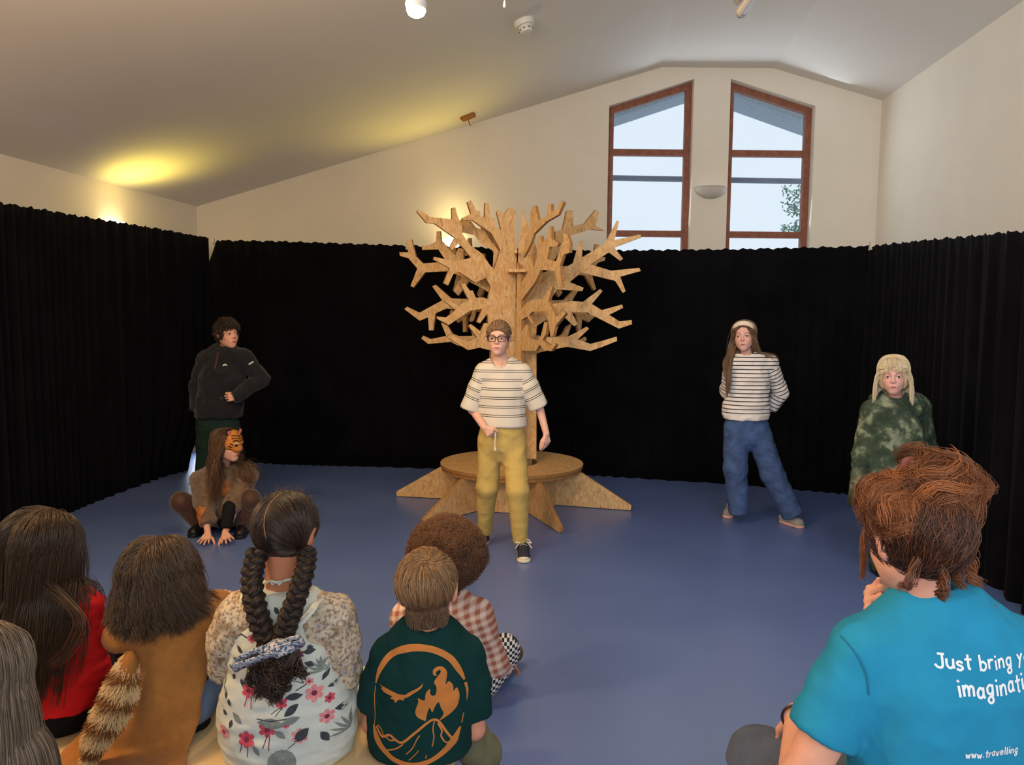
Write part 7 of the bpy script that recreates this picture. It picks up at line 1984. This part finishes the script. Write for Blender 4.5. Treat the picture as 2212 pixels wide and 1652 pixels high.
# ---------------------------------------------------------------- child with the big curly hair in the checked shirt, on the floor
def afro():
    Y = 2.82
    hd = Head(p(968, 1205, Y), frame(8, -5, 0), .95)
    nk = p(962, 1290, Y); sh = [p(880, 1335, Y), p(1032, 1330, Y)]; el = [p(862, 1420, Y + .05), p(1062, 1430, Y + .04)]; wr = [p(910, 1440, Y + .2), p(1088, 1437, Y + .10)]
    pel = A_((nk[0], Y + .02, .10))
    root = empty('person', (pel[0], Y, 0), 'child with a round mass of brown curls in a checked shirt cross-legged on the floor', 'person')
    V = Vol(.008); torso_body(V, hd, nk, sh, el, wr, pel, .10); hd.add(V, face=False)
    hand(V, wr[0], (.4, 1, -.3), (0, 0, -1), (1, .2, .2), .75, h=.006); hand(V, wr[1], (.6, .6, -.3), (0, 0, -1), (-.6, .6, .2), .75, h=.006)
    solid('body', V, skin_mat('skin'), root, attrs={'tint': skin_tint(hd, (206, 142, 112))})
    def gingham(name, a, b, per, diag=0.0, chk=False):
        m, nt, bs = nodemat(name); L = nt.links.new; v = coords(nt, (1 / per,) * 3, (0, math.radians(diag), math.radians(20) if not chk else 0)); sp = N(nt, 'ShaderNodeSeparateXYZ'); L(v, sp.inputs[0])
        outs = []
        for ax in ('X', 'Z'):
            fr = N(nt, 'ShaderNodeMath', operation='PINGPONG'); fr.inputs[1].default_value = .5; L(sp.outputs[ax], fr.inputs[0])
            mr = N(nt, 'ShaderNodeMapRange'); mr.inputs[1].default_value = .17 if not chk else .23; mr.inputs[2].default_value = .33 if not chk else .27; L(fr.outputs[0], mr.inputs[0]); outs.append(mr.outputs[0])
        if chk:
            s1 = N(nt, 'ShaderNodeMath', operation='SUBTRACT'); L(outs[0], s1.inputs[0]); L(outs[1], s1.inputs[1]); ab = N(nt, 'ShaderNodeMath', operation='ABSOLUTE'); L(s1.outputs[0], ab.inputs[0])
        else:
            ab = N(nt, 'ShaderNodeMath', operation='ADD'); L(outs[0], ab.inputs[0]); L(outs[1], ab.inputs[1]); h = N(nt, 'ShaderNodeMath', operation='MULTIPLY'); h.inputs[1].default_value = .5; L(ab.outputs[0], h.inputs[0]); ab = h
        mix = N(nt, 'ShaderNodeMixRGB'); mix.inputs[1].default_value = (*a, 1); mix.inputs[2].default_value = (*b, 1); L(ab.outputs[0], mix.inputs[0]); L(mix.outputs[0], bs.inputs['Base Color']); bs.inputs['Roughness'].default_value = .9; bs.inputs['Specular IOR Level'].default_value = .1; return m
    T = Vol(.008); f = (A_((0, 1, 0)), 1.35)
    T.chain([p(962, 1330, Y), p(960, 1420, Y), pel + A_((0, 0, .03))], [.125, .14, .15], k=.03, flat=f)
    for i in (0, 1): T.cap(p(962, 1318, Y), sh[i], .05, .056, k=.05); T.cap(sh[i], el[i], .058, .058, k=.03); T.cap(el[i], wr[i], .056, .046, k=.03, clip=(False, True))
    T.cap(nk - UP * .03, hd.w(0, -.02, -.08), .05, .053, k=.008, mode='s')
    solid('checked_shirt', T, gingham('rust_gingham', srgb(164, 100, 80), srgb(222, 200, 186), .032, 14), root, wr=[dict(amp=.012, freq=9, stretch=(1, 1, .6), seed=3)])
    L_ = Vol(.008); L_.cap(pel - A_((.05, 0, 0)), pel + A_((.05, 0, 0)), .10, .10, k=.02)
    kR = p(1090, 1402, Y + .12); kL = p(840, 1410, Y + .15)
    L_.cap(pel + A_((.08, .02, -.01)), kR, .075, .058, k=.03); L_.cap(kR, A_((kR[0] - .20, kR[1] + .12, .06)), .056, .042, k=.03); L_.cap(pel + A_((-.08, .02, -.01)), kL, .075, .058, k=.03); L_.cap(kL, A_((kL[0] + .2, kL[1] + .14, .06)), .056, .042, k=.03)
    L_.cap(p(1050, 1478, Y - .0), kR - A_((0, 0, .05)), .05, .05, k=.03); L_.cut(-UP, (0, 0, .003))
    solid('checked_trousers', L_, gingham('navy_check', srgb(44, 46, 62), srgb(220, 220, 218), .0215, 0, True), root)
    br = plain('brown_suede', srgb(96, 82, 66), rough=.8, var=.15)
    g1 = A_(G(1112, 1462)); S_ = Vol(.005); S_.cap(g1 + A_((-.06, -.01, .035)), g1 + A_((.0, .10, .06)), .034, .040, k=.02, flat=(A_((.8, -.5, 0)), 1.1)); S_.cap(g1 + A_((-.05, -.02, .028)), g1 + A_((-.14, -.02, .028)), .030, .028, k=.02); S_.cut(-UP, (0, 0, .002)); so = solid('shoe', S_, br, root)
    rgn = np.random.default_rng(81); n = 9000; c = p(966, 1193, Y - .01); RR = A_((.158, .150, .148))
    Hc = Vol(.008); Hc.ell(c, RR * .90); Hc.ell(hd.w(0, .085, -.05), (.065, .075, .09), hd.R, k=.02, mode='s')
    hb = solid('hair', Hc, plain('curly_hair_base', srgb(62, 40, 28), rough=1, var=.3, scale=50), root, wr=[dict(amp=.016, freq=22, seed=2, ridged=False), dict(amp=.006, freq=70, seed=4, ridged=False)])
    u = rgn.normal(size=(n * 2, 3)); u /= np.linalg.norm(u, axis=1)[:, None]; loc = u @ hd.R; u = u[(loc[:, 1] < .55) | (loc[:, 2] > .35)][:n]; n = len(u)
    bump = 1 + .06 * vnoise(u, 3.2, 5)
    t_ = np.linspace(.62, 1.02, 26)[None, :, None]; S2 = c + u[:, None, :] * RR * bump[:, None, None] * t_ * (.93 + .1 * rgn.random((n, 1, 1)))
    S2 = curl(S2, rgn, .0060, 4.2, start=-.3)
    strand_obj('hair_strands', S2, .0007, hair_mat('curly_hair', srgb(48, 29, 18), srgb(142, 98, 64), rough=.55), hb, np.clip(.25 + .4 * (u[:, 2:3] * .5 + .5)[:, 0] + .4 * (rgn.random(n) - .3), 0, 1), tip=.5)
afro()

# ---------------------------------------------------------------- woman in the turquoise T-shirt
GLY = {  # hand-lettered strokes; x-height 1
 'J': (1.0, [[(.35, 1.6), (.95, 1.6)], [(.75, 1.6), (.75, .35), (.55, 0), (.2, .05), (.0, .3)]]), 'u': (.85, [[(0, 1), (0, .35), (.2, 0), (.5, .05), (.68, .35)], [(.7, 1), (.68, .35), (.75, 0)]]),
 's': (.75, [[(.6, .85), (.35, 1), (.08, .85), (.15, .6), (.5, .45), (.58, .2), (.3, 0), (0, .12)]]), 't': (.7, [[(.32, 1.6), (.3, .2), (.45, 0)], [(0, 1.08), (.65, 1.12)]]),
 'b': (.9, [[(0, 1.75), (0, 0)], [(0, .7), (.3, 1), (.65, .75), (.65, .3), (.35, 0), (0, .2)]]), 'r': (.65, [[(0, 1), (.02, 0)], [(.02, .6), (.25, .95), (.55, .95)]]), 'i': (.35, [[(.1, 1), (.12, 0)], [(.08, 1.45), (.13, 1.55)]]),
 'n': (.9, [[(0, 1), (.02, 0)], [(.02, .6), (.3, 1), (.6, .85), (.66, 0)]]), 'g': (.9, [[(.66, .85), (.35, 1), (.04, .7), (.1, .25), (.4, .1), (.64, .35)], [(.66, 1), (.64, .1), (.55, -.15), (.25, -.2), (.05, -.5), (.3, -.8), (.62, -.65), (.6, -.3), (.45, -.15)]]),
 'y': (.8, [[(0, 1), (.3, .35)], [(.65, 1), (.3, .35), (.05, -.5)]]), 'o': (.85, [[(.35, 1), (.05, .75), (.05, .25), (.35, 0), (.65, .25), (.65, .75), (.35, 1)]]), 'm': (1.25, [[(0, 1), (.02, 0)], [(.02, .6), (.25, 1), (.5, .8), (.52, 0)], [(.52, .6), (.75, 1), (1.0, .8), (1.04, 0)]]),
 'a': (.9, [[(.6, .8), (.3, 1), (.03, .6), (.1, .1), (.4, .05), (.62, .4)], [(.64, 1), (.62, .3), (.75, 0)]]), 'w': (1.1, [[(0, 1), (.22, 0), (.45, .8), (.7, 0), (.92, 1)]]), '.': (.4, [[(.1, .0), (.13, .1)]]), 'v': (.8, [[(0, 1), (.3, 0), (.62, 1)]]),
 'e': (.85, [[(.05, .5), (.6, .58), (.5, .92), (.25, 1), (.03, .6), (.12, .12), (.4, 0), (.65, .18)]]), 'l': (.35, [[(.1, 1.7), (.12, 0)]]), 'h': (.9, [[(0, 1.7), (0, 0)], [(0, .6), (.3, 1), (.6, .85), (.66, 0)]]), ' ': (.6, [])}
def lettering(text, x0, y0, xh, wpx, tilt=0.0, track=1.0):
    """outline list in photo-shaped (x right, y up) pixel units"""
    out = []; x = 0
    for k, ch in enumerate(text):
        adv, st = GLY[ch]; dy = .12 * math.sin(k * 2.4)
        for s_ in st:
            q = [(x + a, b + dy) for a, b in s_]; q = [tuple(v) for v in catmull([A_((a, b, 0)) for a, b in q], 4)[:, :2]] if len(q) > 2 else q
            out.append([(x0 + a * xh * track, y0 - b * xh + tilt * a * xh * track) for a, b in q])
        x += adv + .18
    return out, wpx
def turquoise():
    Y = 1.50
    hd = Head(p(1974, 1160, Y + .01), frame(6, -8, -3), 1.04)
    nk = p(2010, 1292, Y); sh = [p(1868, 1412, Y), p(2198, 1410, Y)]; el = [p(1722, 1694, Y - .02), p(2130, 1640, Y + .20)]; wr = [p(1722, 1542, Y + .22), p(1902, 1334, Y + .17)]
    pel = p(2020, 1790, Y)
    root = empty('person', (pel[0], Y, 0), 'woman with auburn curls piled in a bun and a turquoise T-shirt with white lettering', 'person')
    V = Vol(.007); f = (A_((0, 1, 0)), 1.45)
    torso_body(V, hd, nk, sh, el, wr, pel, .135, arm=(.050, .043, .041, .027)); hd.add(V, face=True, fine=.004)
    hand(V, wr[0], (-.1, .5, -1), (0, -.3, -1), (1, .3, 0), .95, curls=[(25, 30, 20)] * 4, h=.005)
    hand(V, wr[1], p(1866, 1275, Y + .15) - wr[1], (.6, -.6, .35), (.3, .2, 1), .95, curls=[(62, 85, 50), (66, 88, 50), (70, 90, 50), (74, 90, 50)], thumb_out=24, thumb_curl=30, h=.004)
    V.cut(-UP, (0, 0, .405), ((pel[0], Y, .4), .45)); solid('body', V, skin_mat('skin'), root, attrs={'tint': skin_tint(hd, (226, 166, 140))})
    T = Vol(.006)
    T.chain([p(2022, 1410, Y), p(2022, 1470, Y), p(2020, 1560, Y), p(2018, 1720, Y), p(2018, 1800, Y)], [.155, .182, .178, .172, .180], k=.03, flat=f)
    arm_ax = [(sh[0], p(1822, 1480, Y), p(1776, 1586, Y - .01)), (sh[1], p(2240, 1500, Y + .02), p(2250, 1600, Y + .06))]
    for a, b, e in arm_ax:
        T.cap(p(2016, 1346, Y), a, .050, .060, k=.06); T.cap(a, b, .066, .066, k=.04); T.cap(b, e, .066, .068, k=.02, clip=(False, True))
    zc = p(2016, 1279, Y); T.cap(zc - UP * .06, zc, .074, .064, k=.05, clip=(False, True)); T.cap(zc - UP * .012, zc + UP * .05, .041, .041, k=.004, mode='s'); T.cut(-UP, (0, 0, .404))
    tm = fabric('turquoise_jersey', srgb(40, 140, 178), var=.07)
    ts = solid('t_shirt', T, tm, root, wr=[dict(amp=.007, freq=7, stretch=(1, 1, .8), seed=11), dict(amp=.003, freq=17, stretch=(1, 1, .7), seed=4)])
    bm = bmesh.new(); pts = []
    for k in range(25):
        a = math.pi * (-.35 + 1.7 * k / 24); pts.append(p(2016, 1280, Y) + A_((.062 * math.cos(a), -.062 * math.sin(a), .002)))
    bm_tube(bm, [Vector(q) for q in pts], .007, 8); bmobj('collar_rib', bm, tm, ts, smooth=True)
    bv = mesh_bvh(ts); Yb = Y - .115; ox = p(2100, 1480, Yb); ux, uy, dv = A_((1, 0, 0)), UP, A_((0, 1, 0))
    def uv(x, y): q = p(x, y, Yb); return (q[0] - ox[0], q[2] - ox[2])
    ink = plain('white_ink', srgb(232, 238, 240), rough=.8, var=.02)
    for nm, (strokes, w_) in (('lettering', lettering('Just bring your', 2026, 1444, 17.0, 4.2, .0, 1.09)), ('lettering', lettering('imagination', 2063, 1497, 19.5, 4.6, -.02, 1.02)), ('lettering', lettering('www.travelling', 2075, 1627, 9.5, 2.6, -.03, 1.02))):
        O = [qd for s_ in strokes for qd in ribbon([uv(x, y) for x, y in s_], w_ * 1.02e-3)]
        o = lay_print(nm, O, ox, ux, uy, dv, bv, ink, ts, off=.0014, dens=.008)
        if o: o['kind'] = 'stuff'
    seam = [qd for st_ in ([(1822, 1372), (1850, 1400), (1878, 1440), (1892, 1480), (1896, 1520)],) for qd in ribbon([uv(*q) for q in catmull([A_((a, b, 0)) for a, b in st_], 6)[:, :2]], .0035)]
    lay_print('sleeve_seam', seam, ox, ux, uy, dv, bv, plain('seam_thread', srgb(28, 108, 140), rough=.9), ts, off=.003, dens=.01)
    # jeans
    L_ = Vol(.008); L_.cap((pel[0] - .06, Y + .04, .50), (pel[0] + .06, Y + .04, .50), .12, .12, k=.03)
    kL = p(1640, 1640, Y + .32); kR = p(2120, 1660, Y + .42)
    L_.cap((pel[0] - .09, Y + .05, .49), kL, .098, .074, k=.04); L_.cap(kL, A_((kL[0] - .02, kL[1] + .05, .10)), .072, .055, k=.03); L_.cap((pel[0] + .09, Y + .05, .49), kR, .098, .076, k=.04); L_.cap(kR, A_((kR[0], kR[1] + .06, .10)), .072, .055, k=.03)
    L_.cut(-UP, (0, 0, .402), ((pel[0], Y, .40), .24))
    solid('jeans', L_, fabric('worn_denim', srgb(88, 98, 116), var=.18, weave=600), root, wr=[dict(amp=.006, freq=12, seed=3)])
    for q in (kL, kR): shoe(root, (q[0], q[1] + .02, 0), (q[0] - .02, q[1] + .27, 0), plain('black_leather', (.012, .012, .013)), plain('black_leather', (.012, .012, .013)))
    # bangle
    d = unit(el[0] - wr[0]); b0 = wr[0] + d * .02; s1 = unit(np.cross(d, UP)); s2 = np.cross(s1, d); bm = bmesh.new()
    bm_tube(bm, [Vector(b0 + s1 * .034 * math.cos(k * .2618) + s2 * .034 * math.sin(k * .2618)) for k in range(25)], .0035, 6, cap=False); bmobj('bangle', bm, plain('dark_bangle', srgb(70, 60, 58), rough=.3, metal=.6), root, smooth=True)
    # auburn hair: swept up, bun, loose curls
    rgn = np.random.default_rng(91); w = hd.w; c, r, R = hd.scalp()
    yz = ((.066, .064), (.014, -.035)); keep, nn, dd = cap_keep(hd, yz, -.085)
    bun = p(2022, 1064, Y - .01); 
    Hc = Vol(.006); Hc.ell(c, r + .010, R); Hc.cut(hd.R @ nn, hd.c + (hd.R @ nn) * dd * hd.s)
    for sx in (-1, 1): Hc.ell(w(.088 * sx, -.004, -.012), A_((.024, .026, .036)) * hd.s, hd.R, k=.006, mode='s')
    Hc.ell(bun, (.052, .054, .040), k=.03); Hc.ell(p(1935, 1085, Y + .03), (.042, .05, .035), k=.03); Hc.ell(p(2056, 1090, Y), (.028, .04, .032), k=.03)
    hb = solid('hair', Hc, plain('auburn_hair_base', srgb(58, 32, 20), rough=.8), root, wr=[dict(amp=.012, freq=22, seed=2), dict(amp=.005, freq=55, seed=4)])
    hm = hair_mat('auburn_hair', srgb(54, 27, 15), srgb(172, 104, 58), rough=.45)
    n = 9000; ro, u = scalp_roots(hd, n, rgn, lambda u: keep(u) & ((np.abs(u[:, 0]) < .76) | (u[:, 2] > .12))); n = len(ro); tg = bun + rgn.normal(size=(n, 3)) * .03
    d = tg - ro; dist = np.linalg.norm(d, axis=1); d /= dist[:, None]; d = d * .8 + u @ R.T * .3
    S_ = grow(ro, d, np.clip(dist * 1.05, .04, .2), 16, [scalp_col(hd, .008)], rgn, grav=0, vol=.014, jitter=.05, stick=.8, lower=0, clumpf=.25, turn=lambda pp, t_: (tg - pp) / np.maximum(np.linalg.norm(tg - pp, axis=1), .02)[:, None] * .55)
    S_ = curl(S_, rgn, .003, 1.4, start=.2)
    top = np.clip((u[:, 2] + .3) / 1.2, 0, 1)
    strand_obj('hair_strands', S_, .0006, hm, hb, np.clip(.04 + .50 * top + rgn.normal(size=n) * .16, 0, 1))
    # loops of the bun
    m_ = 2600; ctrs = [(bun, .060, 11000), (p(1928, 1088, Y + .03), .046, 5000), (p(1972, 1078, Y), .044, 4000), (p(2056, 1100, Y), .034, 3000), (p(1925, 1128, Y - .0), .034, 1800), (p(1950, 1118, Y - .05), .038, 2400)]; LS = []; TN = []
    for bc_, br_, cnt in ctrs:
        for g in range(max(8, cnt // 55)):
            ax = unit(rgn.normal(size=3)); e1 = unit(np.cross(ax, rgn.normal(size=3))); e2 = np.cross(ax, e1); rr = br_ * rgn.uniform(.45, 1.05); cc_ = bc_ + rgn.normal(size=3) * br_ * .28; a0 = rgn.uniform(0, 6.28); sw = rgn.uniform(2.0, 4.2); tone = rgn.uniform(.2, .95)
            for q in range(55):
                th = a0 + np.linspace(0, sw, 18); off_ = rgn.normal(size=3) * .0065; wv = rgn.uniform(-1, 1)
                LS.append(cc_ + (np.cos(th)[:, None] * e1 + np.sin(th)[:, None] * e2) * rr + off_ + ax * (np.sin(th * 3.6 + wv * .6 + a0)[:, None] * .008)); TN.append(tone + rgn.normal() * .12)
    strand_obj('bun_strands', np.array(LS), .00042, hm, hb, np.clip(np.array(TN), 0, 1))
    # hanging curls
    def lock(pts, cnt, spread, amp, turns, tone):
        cl = catmull(pts, 6); k = len(cl); off_ = rgn.normal(size=(cnt, 1, 3)) * spread; S3 = cl[None] + off_ * np.linspace(1, .6, k)[None, :, None]; S3 = curl(S3, rgn, amp, turns, start=.05, per=np.full(cnt, rgn.random() * 6.28) + rgn.normal(size=cnt) * .5)
        return S3, np.clip(tone + rgn.normal(size=cnt) * .14, 0, 1)
    for nm, pts, cnt, sp_, am, tu, to in (('front_curl', [p(1905, 1085, Y + .08), p(1878, 1130, Y + .10), p(1866, 1180, Y + .11), p(1864, 1250, Y + .12)], 46, .003, .004, 2.2, .6),
            ('side_curl', [p(2062, 1110, Y), p(2078, 1170, Y - .0), p(2096, 1230, Y - .01), p(2112, 1268, Y - .01)], 130, .006, .007, 2.0, .55), ('side_curl', [p(2085, 1200, Y), p(2098, 1262, Y - .0), p(2112, 1305, Y - .02), p(2150, 1318, Y - .05)], 60, .004, .006, 1.5, .5),
            ('nape_curl', [p(1985, 1205, Y - .09), p(1970, 1240, Y - .10), p(1960, 1262, Y - .10), p(1948, 1272, Y - .09)], 50, .005, .006, 1.5, .25), ('nape_curl', [p(2030, 1200, Y - .09), p(2040, 1245, Y - .10), p(2030, 1275, Y - .12), p(2046, 1290, Y - .13)], 44, .004, .008, 1.4, .2), ('nape_curl', [p(2055, 1190, Y - .06), p(2066, 1235, Y - .08), p(2078, 1270, Y - .1)], 50, .005, .006, 1.5, .3)):
        S3, tn = lock(pts, cnt, sp_, am, tu, to); strand_obj(nm, S3, .0008, hm, hb, tn)
    bm = bmesh.new(); e = p(1958, 1010, Y); bm_tube(bm, [Vector(q) for q in catmull([p(1978, 1050, Y), p(1960, 1020, Y), p(1955, 1000, Y), p(1965, 994, Y), p(1982, 1002, Y), p(1996, 1030, Y)], 5)], .008, 8); bmobj('hair_tie', bm, plain('brown_elastic', srgb(120, 72, 66), rough=.8), hb, smooth=True)
turquoise()

# ---------------------------------------------------------------- child cut off by the picture's edge
def edge_child():
    Y = 1.25
    hd = Head(p(-62, 1470, Y), frame(-10, -5, 0), .95)
    nk = p(-62, 1600, Y); sh = [p(-170, 1660, Y), p(10, 1640, Y)]; el = [p(-190, 1800, Y), p(30, 1800, Y)]; wr = [p(-190, 1960, Y + .14), p(-60, 1960, Y + .14)]; pel = p(-70, 1950, Y)
    root = empty('person', (pel[0], Y, 0), 'fair-haired child in a lilac top nearest the camera, mostly cut off', 'person')
    V = Vol(.009); torso_body(V, hd, nk, sh, el, wr, pel, .10); hd.add(V, face=False)
    for i, sx in ((0, 1), (1, -1)): hand(V, wr[i], (sx * .3, 1, -.3), (0, 0, -1), (sx, .2, .2), .8, h=.007)
    solid('body', V, skin_mat('skin'), root, attrs={'tint': skin_tint(hd, (224, 172, 150))})
    T = Vol(.008); f = (A_((0, 1, 0)), 1.4); T.chain([p(-66, 1640, Y), p(-70, 1780, Y), pel], [.115, .12, .125], flat=f, k=.03)
    for i in (0, 1): T.cap(p(-64, 1625, Y), sh[i], .04, .046, k=.05); T.cap(sh[i], el[i], .047, .04, k=.02); T.cap(el[i], wr[i], .04, .032, k=.02, clip=(False, True))
    solid('lilac_top', T, fabric('lilac_jersey', srgb(178, 160, 184)), root, wr=[dict(amp=.005, freq=12, seed=3)])
    L_ = Vol(.009); legs_vol(L_, [pel + A_((-.06, .02, -.02)), pel + A_((.06, .02, -.02))], [pel + A_((-.12, .22, -.02)), pel + A_((.02, .22, -.02))], [A_((pel[0] - .12, Y + .26, .09)), A_((pel[0] + .02, Y + .26, .09))])
    solid('leggings', L_, fabric('black_jersey', (.010, .010, .011)), root)
    bx = bmesh.new(); bm_box(bx, (pel[0] - .35, Y - .22, pel[2] - .13), (pel[0] + .2, Y + .2, pel[2] - .10)); bench3 = empty('bench', (pel[0], Y, 0), 'pale wooden bench under the cut-off child in lilac', 'bench'); bmobj('seat', bx, M_ply, bench3)
    for x in (-.3, .15):
        b2 = bmesh.new(); bm_box(b2, (pel[0] + x - .015, Y - .18, 0), (pel[0] + x + .015, Y + .16, pel[2] - .13)); bmobj('leg', b2, M_ply, bench3)
    rgn = np.random.default_rng(95); n = 7000; w = hd.w; c, r, R = hd.scalp(); keep, nn, dd = cap_keep(hd, ((.06, .07), (.03, -.06)), -.2)
    Hc = Vol(.007); Hc.ell(c, r + .009, R); Hc.ell(w(0, -.02, -.03), A_((.088, .088, .10)) * hd.s, hd.R, k=.02); Hc.cut(hd.R @ nn, hd.c + (hd.R @ nn) * dd * hd.s); Hc.cap(w(0, -.02, -.05), p(-62, 1550, Y - .02), .06, .05, k=.04)
    hb = solid('hair', Hc, plain('fair_brown_hair_base', srgb(112, 96, 78), rough=.7), root)
    ro, u = scalp_roots(hd, n, rgn, keep); sg = np.sign(u[:, 0]); d = swept_dirs(hd, u, lambda u: np.stack([sg * .8, -.8 + 0 * sg, .1 + 0 * sg], 1))
    S_ = grow(ro, d, .24 + .06 * rgn.random(n), 18, [scalp_col(hd, .006), ('e', w(0, .0, -.04), A_((.082, .08, .10)) * hd.s, hd.R), ('c', sh[0], sh[1], .05, .05)], rgn, grav=.5, vol=.022, jitter=.015, clumpf=.3)
    strand_obj('hair_strands', S_, .0010, hair_mat('fair_brown_hair', srgb(84, 68, 54), srgb(150, 132, 110)), hb, np.clip(.4 + rgn.normal(size=n) * .2, 0, 1))
edge_child()
